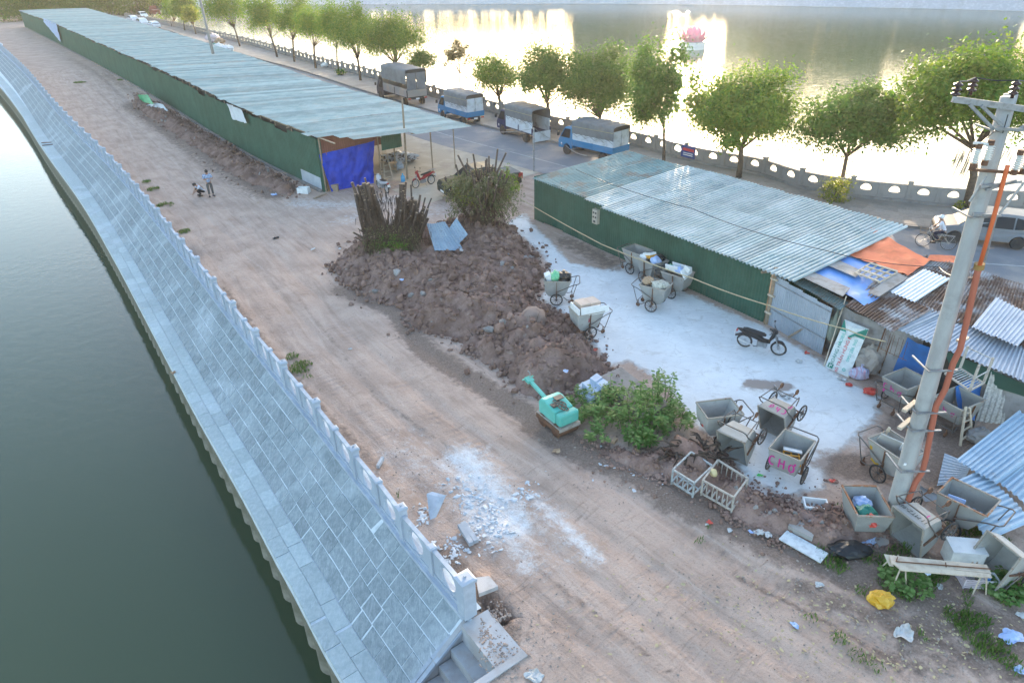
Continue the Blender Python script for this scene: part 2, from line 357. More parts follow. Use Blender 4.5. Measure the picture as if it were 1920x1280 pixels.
def ground_z(x, y):
    x = np.asarray(x, float); y = np.asarray(y, float)
    h = .10 * (fbm(x * .25, y * .25, 3) - .47) + .05 * (fbm(x * 1.3, y * 1.3, 5, 3) - .43)
    ya = seg_dist(x, y, YARD); f = np.clip((ya + .6) / .9, 0, 1)
    edge = np.clip((x - left_of(y)) / .8, 0, 1)
    return h * (1 - f) * edge
def gz(p): return float(ground_z(np.array([p[0]]), np.array([p[1]]))[0])
def G(x, y, dz=0.0):           # point on the uneven ground
    p = P(x, y, 0); z = gz(p); p = P(x, y, z + dz); return p
def build_terrain():
    ys = np.concatenate([np.arange(3, 9.5, .16), np.arange(9.5, 30, .115), np.arange(30, 60, .3), np.arange(60, 212, 2.0)])
    nu = 230
    u = np.linspace(0, 1, nu)
    L = left_of(ys) ; Rr = np.minimum(fence_at(ys) + .25, 46)
    cut = BANK.p[0].y; p0_, t0_ = BANK.at(0); n0_ = Vector((-t0_.y, t0_.x)); n0_ = n0_ if n0_.x < 0 else -n0_; e0 = p0_ - t0_ * 1.5 - n0_ * .2
    L = np.where(ys < cut, np.where(ys > e0.y, p0_.x + .25 + (cut - ys) / (cut - e0.y) * (e0.x - p0_.x - .25), np.maximum(e0.x + (e0.y - ys) * n0_.x / -n0_.y * 1.0, -6)), L)
    wgt = np.clip((45 - ys) / 25, 0, 1)
    X = np.empty((len(ys), nu)); Y = np.repeat(ys[:, None], nu, 1)
    for i in range(len(ys)):
        uu = u * (1 - .55 * wgt[i]) + .55 * wgt[i] * u ** 3; X[i] = L[i] + (Rr[i] - L[i]) * uu
    x = X.ravel(); y = Y.ravel()
    d = -seg_dist(x, y, TRACK.p, False)
    tp = np.array([(p.x, p.y) for p in TRACK.p]); ss = np.array(TRACK.s)
    ta = np.zeros_like(x); tb = np.zeros_like(x); best = np.full(x.shape, 1e9)
    for i in range(len(tp) - 1):
        a, b = tp[i], tp[i + 1]; dd = b - a; Ln = np.hypot(*dd); dd = dd / Ln
        t = np.clip((x - a[0]) * dd[0] + (y - a[1]) * dd[1], 0, Ln); ds = np.hypot(x - a[0] - dd[0] * t, y - a[1] - dd[1] * t)
        sg = np.sign((x - a[0]) * dd[1] - (y - a[1]) * dd[0]); k = ds < best
        best = np.where(k, ds, best); ta = np.where(k, ss[i] + t, ta); tb = np.where(k, sg * ds, tb)
    z = ground_z(x, y)
    wob = .5 * (fbm(ta * .15, ta * 0 + 3, 9) - .47)
    yard = seg_dist(x, y, YARD)
    rut = 0
    for c0, wd, dp in [(-1.5, .28, .07), (.2, .28, .075), (1.5, .22, .06), (2.9, .25, .05), (-2.7, .2, .05)]:
        rut = rut + dp * np.exp(-((tb - c0 - wob) / wd) ** 2)
    z = z - np.where(yard < -.3, rut, 0)
    hole = strokes(x, y, [([(918, 1122), (938, 1150)], .22, .42), ([(355, 470), (362, 478)], .4, .4)]); z = z - hole * np.clip((x - L.repeat(nu)) / .3, 0, 1)
    off = (x - p0_.x) * n0_.x + (y - p0_.y) * n0_.y; al = -((x - p0_.x) * t0_.x + (y - p0_.y) * t0_.y) - 1.58
    me = bpy.data.meshes.new('dirt_ground'); n = len(x)
    me.vertices.add(n); me.vertices.foreach_set('co', np.stack([x, y, z], 1).ravel())
    ii = np.arange(len(ys) - 1)[:, None] * nu + np.arange(nu - 1)[None, :]; ii = ii.ravel()
    q = np.stack([ii, ii + 1, ii + nu + 1, ii + nu], 1).ravel()
    me.loops.add(len(q)); me.loops.foreach_set('vertex_index', q); me.polygons.add(len(ii)); me.polygons.foreach_set('loop_start', np.arange(0, len(q), 4)); me.polygons.foreach_set('loop_total', np.full(len(ii), 4))
    me.polygons.foreach_set('use_smooth', np.ones(len(ii), bool))
    me.update(); me.validate()
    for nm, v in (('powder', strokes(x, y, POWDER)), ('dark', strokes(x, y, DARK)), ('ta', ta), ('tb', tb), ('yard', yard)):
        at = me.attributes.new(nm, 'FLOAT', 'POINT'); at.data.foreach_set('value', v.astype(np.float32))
    me.materials.append(M_GROUND)
    o = bpy.data.objects.new('dirt_track', me); COL.objects.link(o); tag(o, kind='structure')
build_terrain()
# ------------------------------------------------------------------ lakes
def m_water(name, c, bs, bd, rough, sc):
    t = NT(name); n1 = t.noise(bs, 3, .5, stretch=sc); n2 = t.noise(bs * 4.2, 2, .5, stretch=sc)
    t.bump(t.math('ADD', n1, t.math('MULTIPLY', n2, .35)), 1.0, bd); t.b.inputs['IOR'].default_value = 1.333
    return t.out(t.mix(t.noise(.05, 3), c, tuple(x * 1.25 for x in c)), rough, 0, .5)
wl = [BANK.at(s)[0] for s in (0, 10, 20, 35, 60, 100, 150, 230)]
MB().add([(-600, -60, -3.7), (6, -60, -3.7), (1.5, 8, -3.7)] + [(p.x + .2, p.y, -3.7) for p in wl] + [(-600, wl[-1].y + 200, -3.7)], [tuple(range(12))]).build('canal_water', m_water('canal_water', (.052, .068, .038), 1.6, .010, .04, (1, 1, 1)), kind='structure')
fl = [FENCE.at(FENCE.len * i / 40)[0] for i in range(41)]
MB().add([(p.x + .1, p.y, -2.0) for p in fl] + [(500, 20, -2), (500, 420, -2), (-200, 420, -2)], [tuple(range(44))]).build('lake_water', m_water('lake_water', (.075, .115, .034), 1.1, .028, .06, (.7, 1.6, 1)), kind='structure')
# ------------------------------------------------------------------ road, pavement, kerb
M_ASPH = mat('asphalt', (.22, .22, .235), .9, c2=(.29, .28, .28), scale=.5, dirt=(.36, .31, .27), dscale=.25, bump=.3, bscale=60)
M_PAVE = mat('pavement', (.30, .26, .23), .9, c2=(.36, .31, .27), scale=.8, dirt=(.22, .19, .17), dscale=.5, bump=.2)
M_KERB = mat('kerb', (.22, .20, .185), .85, c2=(.15, .14, .13), scale=2)
M_BEIGE = mat('market_paving', (.43, .36, .28), .9, c2=(.50, .43, .34), scale=.7, dirt=(.33, .27, .22), dscale=.5)
def strip(a, b, z):
    mb = MB(); n = len(a); mb.add([(p[0], p[1], z) for p in a] + [(p[0], p[1], z) for p in b], [(i, i + 1, n + i + 1, n + i) for i in range(n - 1)]); return mb
NS = 150
ks = [KERB.at(KERB.len * i / NS) for i in range(NS + 1)]
def nl(tg): return Vector((tg.y, -tg.x))      # towards the near side of the road
kn = [p + nl(t) * .0 for p, t in ks]; roadl = [p + nl(t) * 6.6 for p, t in ks]
fs_ = [FENCE.at(FENCE.len * i / NS)[0] for i in range(NS + 1)]
strip(roadl, kn, .03).build('road', M_ASPH, kind='structure')
shedr = [p + nl(t) * 16 for p, t in ks[40:110]]
strip(shedr, [p + nl(t) * 6.6 for p, t in ks[40:110]], .024).build('market_paving', M_BEIGE, kind='structure')
def near_fence(p):
    return min(FENCE.p, key=lambda q: (q - p).length)
pv = strip(kn, [near_fence(p) for p in kn], .15)
pvo = pv.build('pavement', M_PAVE, kind='structure')
ko = thing('kerb', None, None, kind='structure')
M_LINE = mat('road_paint', (.42, .42, .41), .9, c2=(.27, .27, .27), scale=3)
strip([p + nl(t) * 4.25 for p, t in ks[60:150]], [p + nl(t) * 4.36 for p, t in ks[60:150]], .036).build('road_marking', M_LINE, kind='structure')
kb = MB().box((0, 0, 0), (1, 1, 1)).mesh('kerb_stone', M_KERB)
sk = 40.0; far = MB(); cnt = 0
while sk < KERB.len - 3:
    p, t = KERB.at(sk)
    L = 1.0
    if p.y < 100 and cnt < 240:
        k = inst(kb, (p.x + nl(t).x * .09, p.y + nl(t).y * .09, .085), math.atan2(t.y, t.x), ko, 'kerb_stone', (L - .02, .18, .17)); cnt += 1
    else: far.box((p.x + nl(t).x * .09, p.y + nl(t).y * .09, .085), (L - .02, .18, .17), math.atan2(t.y, t.x))
    sk += L
o = far.build('far_kerb_stones', M_KERB, ko, kind='stuff')
# pavement slabs that can be told apart near the parked cars
tl = MB().box((0, 0, 0), (1, 1, 1)).mesh('paving_slab', mat('paving_slab', (.31, .27, .24), .9, c2=(.25, .22, .19), scale=2, rnd=.12)); cnt = 0
d = KERB.len - 60
while d < KERB.len - 22 and cnt < 290:
    p, t = KERB.at(d); rz = math.atan2(t.y, t.x); wd = (near_fence(p) - p).length
    k = int((wd - .5) / .62)
    for j in range(k):
        q = p - nl(t) * (.1 + .62 * (j + .5)); inst(tl, (q.x, q.y, .142 + random.uniform(0, .006)), rz, pvo, 'paving_slab', (.6, .6, .03)); cnt += 1
    d += .62
# ------------------------------------------------------------------ embankment of the canal
def m_stone(name, a, b, pw):
    t = NT(name); pos = t.n('NewGeometry').outputs['Position']
    c = t.mix(t.ramp(t.noise(7, 6, .7, vec=pos), .35, .65), a, b); c = t.randv(c, .13)
    s = t.ramp(t.noise(.40, 6, .62, .4, vec=pos), .44, .72); s2 = t.ramp(t.noise(9, 5, .75, 1.5, vec=pos, stretch=(1.2, .25, .4)), .45, .66)
    c = t.mix(t.math('MULTIPLY', t.math('MAXIMUM', t.math('MULTIPLY', s, t.math('ADD', .35, t.math('MULTIPLY', s2, .65))), t.math('MULTIPLY', s2, .30)), pw), c, (.62, .66, .70))
    t.bump(t.noise(25, 5, .6, vec=pos), .35, .02); return t.out(c, .8, 0, .3)
M_SLATE = m_stone('slate', (.185, .22, .235), (.265, .30, .315), .8)
M_CAPST = m_stone('coping_stone', (.36, .42, .42), (.45, .50, .49), .9)
M_GROUT = mat('grout', (.60, .64, .67), .9, c2=(.48, .52, .55), scale=3)
M_PILE = mat('sheet_pile_concrete', (.27, .245, .20), .9, c2=(.20, .18, .145), scale=2, dirt=(.12, .11, .07), dscale=.8, bump=.3)
M_BAL = mat('balustrade_stone', (.36, .40, .46), .7, c2=(.44, .48, .54), scale=2.5, dirt=(.30, .33, .38), dscale=3, bump=.15, bscale=50)
SO, SZ, EO, EZ, WZ = 1.87, -1.45, 2.72, -1.47, -3.7
def bank_pt(s, off, z):
    p, t = BANK.at(s); n = Vector((-t.y, t.x)); off *= 1 + max(0, s - 85) / 60 * .45; q = p + n * off; return Vector((q.x, q.y, z))
p_, t_ = BANK.at(1); n_ = Vector((-t_.y, t_.x)); SGN = 1 if n_.x < 0 else -1
if SGN < 0:
    def bank_pt(s, off, z):
        p, t = BANK.at(s); n = Vector((t.y, -t.x)); off *= 1 + max(0, s - 85) / 60 * .45; q = p + n * off; return Vector((q.x, q.y, z))
emb = MB(); S = [0] + [i * 1.2 for i in range(1, 180)]
prof = [(-.35, -.3), (-.35, .05), (.12, .05), (.12, .012), (SO, SZ + .018), (EO - .02, EZ + .010), (EO, EZ - .30), (EO - .45, EZ - .32), (EO - .45, -5)]
emb.loft([[bank_pt(s, o, z) for o, z in prof] for s in S], False)
# drop the closing strip of the ring
emb_o = emb.build('embankment', M_GROUT, kind='structure')
cube = MB().box((0, 0, 0), (1, 1, 1))
st_me = cube.mesh('paving_stone', M_SLATE); cp_me = cube.mesh('coping_stone', M_CAPST)
def frame(s, off0, z0, off1, z1):      # matrix for a slab spanning off0..off1 at s
    a = bank_pt(s, off0, z0); b = bank_pt(s, off1, z1); y = (b - a).normalized(); t = BANK.at(s)[1]; x = Vector((t.x, t.y, 0)); zz = x.cross(y).normalized()
    if zz.z < 0: zz = -zz; x = -x
    return a, y, x.normalized(), zz
far = MB(); farc = MB(); n_st = 0
slope_len = math.hypot(SO - .14, SZ + .02); rows = 5
plan = []
for r_ in range(rows):
    s = .06 + random.uniform(0, .05)
    while s < 175:
        L = random.uniform(.42, .78); plan.append((s, r_, L)); s += L + .032
plan.sort()
for s, r_, L in plan:
    a, y, x, zz = frame(s + L / 2, .14, -.02, SO, SZ)
    rl = slope_len / rows; c = a + y * (rl * (r_ + .5)) + zz * random.uniform(-.006, .008)
    wv = rl - random.uniform(.02, .045)
    if n_st < 295:
        o = inst(st_me, c, 0, emb_o, 'paving_stone'); o.matrix_world = Matrix((x, y, zz)).transposed().to_4x4() @ Matrix.Diagonal((L, wv, .05, 1)); o.matrix_world.translation = c
        m4 = Matrix((x * L, y * wv, zz * .05)).transposed().to_4x4(); m4.translation = c; o.matrix_world = m4; n_st += 1
    else: far.obox(c - x * L / 2 - y * wv / 2 - zz * .025, x * L, y * wv, zz * .05)
far.build('far_paving_stones', M_SLATE, emb_o, kind='stuff')
n_cp = 0
for r_ in range(2):
    s = .15 + r_ * .3
    while s < 175:
        L = random.uniform(.75, .95); a, y, x, zz = frame(s + L / 2, SO + .01, SZ - .005, EO + .03, EZ - .005)
        wv = .40; c = a + y * (.215 + r_ * .415) + zz * .012
        if n_cp < 120 and s < 50:
            o = inst(cp_me, c, 0, emb_o, 'coping_stone'); m4 = Matrix((x * L, y * wv, zz * .06)).transposed().to_4x4(); m4.translation = c; o.matrix_world = m4; n_cp += 1
        else: farc.obox(c - x * L / 2 - y * wv / 2 - zz * .03, x * L, y * wv, zz * .06)
        s += L + .012
farc.build('far_coping_stones', M_CAPST, emb_o, kind='stuff')
# scalloped concrete sheet piles under the ledge
sp = MB(); prof2 = []
for i in range(9):
    t = i / 8; prof2.append((-.5 + t, .06 + .36 * math.sin(pi * t) ** .8))
sp.loft([[Vector((x, 0, 0)) + Vector((0, y, 0)) for x, y in prof2] + [Vector((.5, -.1, 0)), Vector((-.5, -.1, 0))], [Vector((x, y, -3.2)) for x, y in prof2] + [Vector((.5, -.1, -3.2)), Vector((-.5, -.1, -3.2))]])
sp_me = sp.mesh('sheet_pile', M_PILE); s = .5; k = 0; farp = MB()
while s < 190:
    c = bank_pt(s, EO - .48, EZ - .28); t = BANK.at(s)[1]; n = (bank_pt(s, 1, 0) - bank_pt(s, 0, 0)); x = Vector((t.x, t.y, 0))
    m4 = Matrix((x, n, Vector((0, 0, 1)))).transposed().to_4x4(); m4.translation = c
    o = inst(sp_me, c, 0, emb_o, 'sheet_pile'); o.matrix_world = m4; s += 1.0
# end wall of the slope with its coping, and the steps beside it
M_CONC = mat('cast_concrete', (.40, .40, .41), .85, c2=(.33, .32, .32), scale=2, dirt=(.36, .31, .28), dscale=1.5, bump=.2)
p0, t0 = BANK.at(0); nn = (bank_pt(0, 1, 0) - bank_pt(0, 0, 0)).normalized(); tt = Vector((t0.x, t0.y, 0))
ew = thing('end_wall', 'grey stone end wall with twin coping rails beside the steps', 'wall', bank_pt(0, 0, 0))
q = lambda off, s, z: bank_pt(0, off, z) + tt * s
wm = MB(); wm.loft([[q(-.1, -.10, -2.8), q(-.1, -.10, .02), q(.15, -.10, .0), q(2.1, -.10, -1.55), q(2.95, -.10, -1.62), q(2.95, -.10, -4.2), q(-.1, -.1, -4.2)], [q(-.1, .02, -2.8), q(-.1, .02, .02), q(.15, .02, .0), q(2.1, .02, -1.55), q(2.95, .02, -1.62), q(2.95, .02, -4.2), q(-.1, .02, -4.2)]])
wm.build('wall', M_CONC, ew, world=True)
for so_ in (-.13, .0):
    for a0, a1 in ((.0, 1.0), (1.02, 2.1)):
        MB().loft([[q(o_, so_, z_ + .1), q(o_, so_ + .10, z_ + .1), q(o_, so_ + .10, z_ + .0), q(o_, so_, z_)] for o_, z_ in ((a0, -.03 - a0 * .74), (a1, -.03 - a1 * .74))]).build('coping_rail', M_BAL, ew, world=True)
sw = thing('canal_steps', 'grey concrete steps going down to the canal past the end wall', 'steps', bank_pt(0, 0, 0) - tt * 1)
for i in range(11):
    o0 = .25 + i * .33; z_ = -.50 - i * .30
    MB().obox(q(o0, -1.58, z_ - .5), nn * .36, tt * 1.45, Vector((0, 0, .5))).build('step', M_CONC, sw, world=True)
swm = MB(); swm.loft([[q(-.45, -1.62, z_), q(-.45, -1.45, z_), q(4.2, -1.45, z_), q(4.2, -1.62, z_)] for z_ in (-4.2, .05)]); swm.build('side_wall', M_CONC, sw, world=True); swm = MB(); swm.obox(q(-.45, -1.5, -.5), nn * .72, tt * 1.4, Vector((0, 0, .52))).build('landing', M_CONC, sw, world=True)
# ------------------------------------------------------------------ balustrade along the canal
bal = thing('stone_balustrade', 'long pale stone balustrade with round holes along the top of the canal slope', 'balustrade', bank_pt(0, 0, 0))
def panel_mesh(L, H, th, rx, rz_, cz, n=20, lotus=False):
    mb = MB(); 
    def outer(a):
        c, s_ = math.cos(a), math.sin(a); k = min((L / 2) / max(abs(c), 1e-6), (H / 2) / max(abs(s_), 1e-6)); return (c * k, s_ * k)
    ang = sorted(set([2 * pi * i / n for i in range(n)] + [math.atan2(a * H, b * L) % (2 * pi) for a in (1, -1) for b in (1, -1)]))
    def hole(a, k=1.0):
        c, s_ = math.cos(a), math.sin(a)
        if lotus:
            z = rz_ * s_ if s_ > 0 else rz_ * .30 * s_; return (rx * c * k * (1 if s_ > 0 else 1.0), z * k)
        return (rx * c * k, rz_ * s_ * k)
    for sd in (-1, 1):
        rings = [[(outer(a)[0], sd * th / 2, outer(a)[1] + H / 2) for a in ang], [(hole(a, 1.22)[0], sd * th / 2, hole(a, 1.22)[1] + cz) for a in ang],
                 [(hole(a, 1.16)[0], sd * (th / 2 - .025), hole(a, 1.16)[1] + cz) for a in ang], [(hole(a)[0], sd * (th / 2 - .025), hole(a)[1] + cz) for a in ang]]
        mb.loft([[Vector(p) for p in r_] for r_ in (rings if sd > 0 else [list(r_) for r_ in rings])], False)
    mb.loft([[Vector((hole(a)[0], -(th / 2 - .025), hole(a)[1] + cz)) for a in ang], [Vector((hole(a)[0], th / 2 - .025, hole(a)[1] + cz)) for a in ang]], False)
    mb.loft([[Vector((outer(a)[0], -th / 2, outer(a)[1] + H / 2)) for a in ang], [Vector((outer(a)[0], th / 2, outer(a)[1] + H / 2)) for a in ang]], False)
    mb.box((0, 0, H + .03), (L, th + .02, .06)); mb.box((0, 0, .05), (L, th + .05, .1)); return mb
pan_me = panel_mesh(1.26, .78, .09, .30, .30, .42).mesh('panel', M_BAL)
def post_mb(w, h, cap, nub=True):
    mb = MB(); mb.box((0, 0, h / 2), (w, w, h)); mb.box((0, 0, h + .012), (w * .84, w * .84, .03)); mb.box((0, 0, h + .06), (w * 1.22, w * 1.22, .07))
    mb.loft([[Vector((x * w * .61, y * w * .61, h + .095)) for x, y in ((-1, -1), (1, -1), (1, 1), (-1, 1))], [Vector((x * w * .42, y * w * .42, h + .12)) for x, y in ((-1, -1), (1, -1), (1, 1), (-1, 1))]])
    if nub: mb.box((0, 0, h + .14), (.05, .05, .05))
    return mb
tall_me = post_mb(.21, .98, .1).mesh('post', M_BAL); short_me = post_mb(.17, .80, .1, False).mesh('post', M_BAL); end_me = post_mb(.32, 1.05, .1).mesh('post', M_BAL)
kerbm = MB(); kerbm.loft([[bank_pt(s_, o_, z_) for o_, z_ in ((-.17, -.3), (-.17, .10), (.17, .10), (.17, -.3))] for s_ in [0] + [i * 1.46 for i in range(1, 125)]]); kerbm.build('plinth', M_BAL, bal, world=True)
for k in range(0, 118):
    s_ = .05 + k * 1.46; c = bank_pt(s_, 0, .08); t = BANK.at(s_)[1]; rz = math.atan2(t.y, t.x)
    inst(end_me if k == 0 else (tall_me if k % 2 == 0 else short_me), c - bal.location, rz, bal, 'post')
    c2 = bank_pt(s_ + .73, 0, .10); t = BANK.at(s_ + .73)[1]
    inst(pan_me, c2 - bal.location, math.atan2(t.y, t.x), bal, 'panel')
# ------------------------------------------------------------------ fence along the lake
M_FEN = mat('fence_concrete', (.30, .27, .245), .85, c2=(.24, .215, .195), scale=1.5, dirt=(.17, .15, .14), dscale=1)
fen = thing('lakeside_fence', 'weathered grey concrete fence with lotus shaped holes along the lake pavement', 'fence', (FENCE.at(FENCE.len)[0].x, FENCE.at(FENCE.len)[0].y, .15))
fp_me = panel_mesh(1.30, .80, .12, .30, .30, .42, 20, True).mesh('panel', M_FEN)
ft_me = post_mb(.24, 1.05, .1, False).mesh('post', M_FEN); fs_me = post_mb(.2, .85, .1, False).mesh('post', M_FEN)
s1 = FENCE.len - 30; k = 0; sA = min(range(0, 3000), key=lambda i: (FENCE.at(i * .1)[0] - P(1699, 376, .15).xy).length) * .1
k0 = -int(sA / 1.495); k = k0 + 14
while sA + k * 1.495 < FENCE.len - 2:
    s_ = sA + k * 1.495; p, t = FENCE.at(s_); rz = math.atan2(t.y, t.x) + pi
    inst(ft_me if k % 2 == 0 else fs_me, Vector((p.x, p.y, .17)) - fen.location, rz, fen, 'post')
    p, t = FENCE.at(s_ + .7475); inst(fp_me, Vector((p.x, p.y, .28)) - fen.location, math.atan2(t.y, t.x) + pi, fen, 'panel'); k += 1
plm = MB(); plm.loft([[Vector((p.x - t.y * o_, p.y + t.x * o_, z_)) for o_, z_ in ((-.2, -3), (-.2, .30), (.22, .30), (.22, -3))] for p, t in [FENCE.at(i * FENCE.len / 160) for i in range(161)]]); plm.build('plinth', M_FEN, fen, world=True)
# ------------------------------------------------------------------ far shore
M_BANKST = mat('bank_stone', (.42, .42, .45), .9, c2=(.52, .52, .55), scale=1.5, dirt=(.34, .34, .35), dscale=.3)
FB = Line([Vector(p) for p in [(-420, 330, 0), (-200, 290, 0), (-110, 276, 0), (-56, 265, 0), (-5, 252, 0), (42, 238, 0), (85, 215, 0), (125, 188, 0), (150, 160, 0), (172, 125, 0), (190, 80, 0), (200, 10, 0)]], 5)
fbm_ = MB(); fbm_.loft([[Vector((p.x - t.y * o_, p.y + t.x * o_, z_)) for o_, z_ in ((0, -4), (0, -1.9), (.35, -1.85), (5.5, 2.2), (6.2, 2.3), (200, 2.4), (200, -5), (0, -5))] for p, t in [FB.at(i * FB.len / 60) for i in range(61)]], False)
fbm_.build('far_bank', M_BANKST, kind='structure')
MB().add([(-700, 190, -.05), (-95, 190, -.05), (-104, 205, -.05), (-118, 230, -.05), (-140, 560, -.05), (-700, 560, -.05)], [tuple(range(6))]).build('far_ground', mat('far_ground', (.27, .24, .2), .95), kind='structure')

MB().box((0, 900, 18.5), (3100, 3500, 53)).build('haze', (lambda t: (t.t.nodes.remove(t.b), (lambda v: (v.inputs['Color'].__setattr__('default_value', (1, .96, .90, 1)), v.inputs['Density'].__setattr__('default_value', HAZE), v.inputs['Anisotropy'].__setattr__('default_value', .55), t.l(v.outputs[0], t.t.nodes['Material Output'].inputs['Volume'])))(t.n('VolumePrincipled')), t.mat)[2])(NT('haze')), kind='stuff')
# ------------------------------------------------------------------ sheet metal and cloth materials
def m_sheet(name, c, c2, rust=(.20, .10, .055), rl=.62, rh=.72, rough=.45, metal=.0, rscale=1.2, rnd=.05, streak=(3, .3, 3), spec=.22):
    t = NT(name); pos = t.n('NewGeometry').outputs['Position']; rough = rough + .15
    b = t.mix(t.ramp(t.noise(.9, 6, .65, vec=pos), .38, .64), c, c2)
    b = t.mix(t.math('MULTIPLY', t.ramp(t.noise(2.2, 6, .7, vec=pos, stretch=streak), .52, .75), .5), b, tuple(x * .72 for x in c))
    if rust: b = t.mix(t.math('MULTIPLY', t.ramp(t.noise(rscale, 7, .72, vec=pos), rl, rh), .9), b, rust)
    b = t.randv(b, rnd); return t.out(b, rough, metal, spec)
M_GREEN = m_sheet('green_sheet', (.030, .092, .066), (.040, .112, .082), (.14, .10, .06), .70, .80, .5)
M_TEAL = m_sheet('pale_teal_sheet', (.265, .335, .315), (.355, .415, .39), (.40, .37, .31), .50, .70, .45, rscale=.5, rnd=.22)
M_TEAL2 = m_sheet('worn_teal_sheet', (.16, .25, .25), (.22, .31, .30), (.22, .19, .155), .50, .64, .5, rscale=.7, rnd=.08)
M_ZINC = m_sheet('pale_zinc_sheet', (.33, .39, .385), (.44, .485, .48), (.22, .31, .32), .54, .66, .42, .1, rnd=.14)
M_GREYS = m_sheet('grey_sheet', (.34, .38, .43), (.42, .46, .51), (.30, .30, .31), .6, .75, .4, .2)
M_RUSTS = m_sheet('rusty_sheet', (.34, .36, .38), (.22, .15, .115), (.105, .055, .035), .42, .54, .6, .1, rscale=1.0, rnd=.16, streak=(1, 1, 1))
M_BLUES = m_sheet('blue_sheet', (.36, .40, .455), (.44, .47, .52), (.16, .09, .06), .64, .72, .35, .15, rscale=1.6, rnd=.12)
M_BLUEL = m_sheet('light_blue_sheet', (.33, .44, .54), (.42, .52, .60), (.30, .33, .36), .58, .74, .38, .1, rnd=.07)
M_BRNS = m_sheet('brown_sheet', (.20, .085, .06), (.25, .11, .08), None, rough=.55)
M_WOOD = mat('weathered_wood', (.30, .23, .16), .85, c2=(.20, .15, .11), scale=6, stretch=(1, 1, 8), rnd=.12)
M_PALE = mat('pale_wood', (.52, .44, .34), .8, c2=(.42, .34, .26), scale=5, rnd=.1)
M_PLANK = mat('grey_board', (.33, .31, .29), .85, c2=(.25, .22, .2), scale=3, dirt=(.2, .17, .14), dscale=2)
M_DARK = mat('dark_inside', (.045, .042, .04), .9)  # near-black: shade in openings put into colour; also meter dials and hatch
M_STEEL = mat('grey_steel', (.30, .31, .32), .5, .5, c2=(.22, .22, .22), scale=8)
M_RUST = mat('rusted_steel', (.17, .085, .05), .85, .2, c2=(.10, .055, .038), scale=9, bump=.2)
M_BLACK = mat('black_rubber', (.022, .022, .023), .75)
M_WHITE = mat('white_plastic', (.70, .71, .72), .5, c2=(.60, .61, .62), scale=4)
M_FOAM = mat('white_foam', (.74, .74, .73), .8, c2=(.66, .66, .65), scale=5)
def m_cloth(name, c, rough=.6, k=.8, spec=.4): return mat(name, c, rough, c2=tuple(x * k for x in c), scale=1.5, bump=.25, bscale=7, spec=spec)
M_TBLUE = m_cloth('blue_tarp', (.010, .055, .44), .55, .7, .15); M_TBLUE2 = m_cloth('faded_blue_tarp', (.13, .32, .70), .5); M_TBLUE3 = m_cloth('mid_blue_tarp', (.03, .15, .42), .45)
M_TOR = m_cloth('orange_tarp', (.80, .20, .085), .7); M_CLWH = m_cloth('white_cloth', (.62, .66, .70), .8); M_TGRN = m_cloth('green_tarp', (.04, .32, .14), .6)
M_TGREY = m_cloth('grey_canvas', (.115, .12, .125), .75)
def cloth(pts, nu, nv, amp=.05, seed=0, sag=0.0, nrm=None, freq=2.5, pin=True):
    a, b, c, d = [Vector(p) for p in pts]; n = Vector(nrm) if nrm else (b - a).cross(d - a).normalized(); mb = MB()
    U = (b - a).length; V = (d - a).length
    def fn(u, v):
        p = a * (1 - u) * (1 - v) + b * u * (1 - v) + c * u * v + d * (1 - u) * v
        w = float(fbm(np.array([u * U * freq + v * V]), np.array([v * V * freq * .6]), seed, 4)[0]) - .47
        r_ = abs(float(vnoise(np.array([u * U * 1.1 + v * V * .9]), np.array([v * V * .8 - u * U * .5]), seed + 5)[0]) - .5)
        return p + n * (amp * (w * 2 + (r_ - .25)) - sag * math.sin(pi * u) * math.sin(pi * v))
    return mb.grid(fn, nu, nv)
# ------------------------------------------------------------------ long green shed
LB = Line([P(607, 360), P(480, 297), P(400, 250), P(325, 203), P(240, 153), P(150, 104), P(47, 51)], .5)
ls = thing('market_shed', 'very long dark green sheet metal shed with pale teal corrugated roof beside the dirt track', 'shed', (LB.p[0].x, LB.p[0].y, 0))
nw = int(LB.len / 1.05); NWL = Vector((0, 0, 0))
wall_pan = {}
for i in range(nw):
    s_ = i * 1.05; p, t = LB.at(s_); p2, _ = LB.at(s_ + 1.05); d = (p2 - p); U = Vector((d.x, d.y, 0)); nr = Vector((-t.y, t.x, 0))
    ht = 3.22 + random.uniform(-.04, .04) - (.20 if (i % 17) in (4, 5) else 0) + (.14 if i < 3 or i > 75 else 0)
    m_ = MB().corr((p.x + nr.x * (.012 * (i % 2)), p.y + nr.y * (.012 * (i % 2)), -.1), U * 1.03, (0, 0, ht + .1), nr, .21, .016, 1, fine=(i < 25))
    m_.build('wall_sheet', M_GREEN, ls, world=True)
zl = lambda s_: 3.52 + .10 * math.sin(s_ * .07) + .04 * math.sin(s_ * .31)
def rdir(s_):
    p, t = LB.at(s_); return Vector((t.y, -t.x, 0))
def wid(s_): return np.interp(s_, [-3, 8, 24, 44, 95, 132, 160], [9.6, 10.5, 10.3, 11.0, 12.2, 12.8, 13.4])
nr_ = int((LB.len + 4) / .88)
front_off = [0, 1.0, 2.2, 2.9, 3.3]
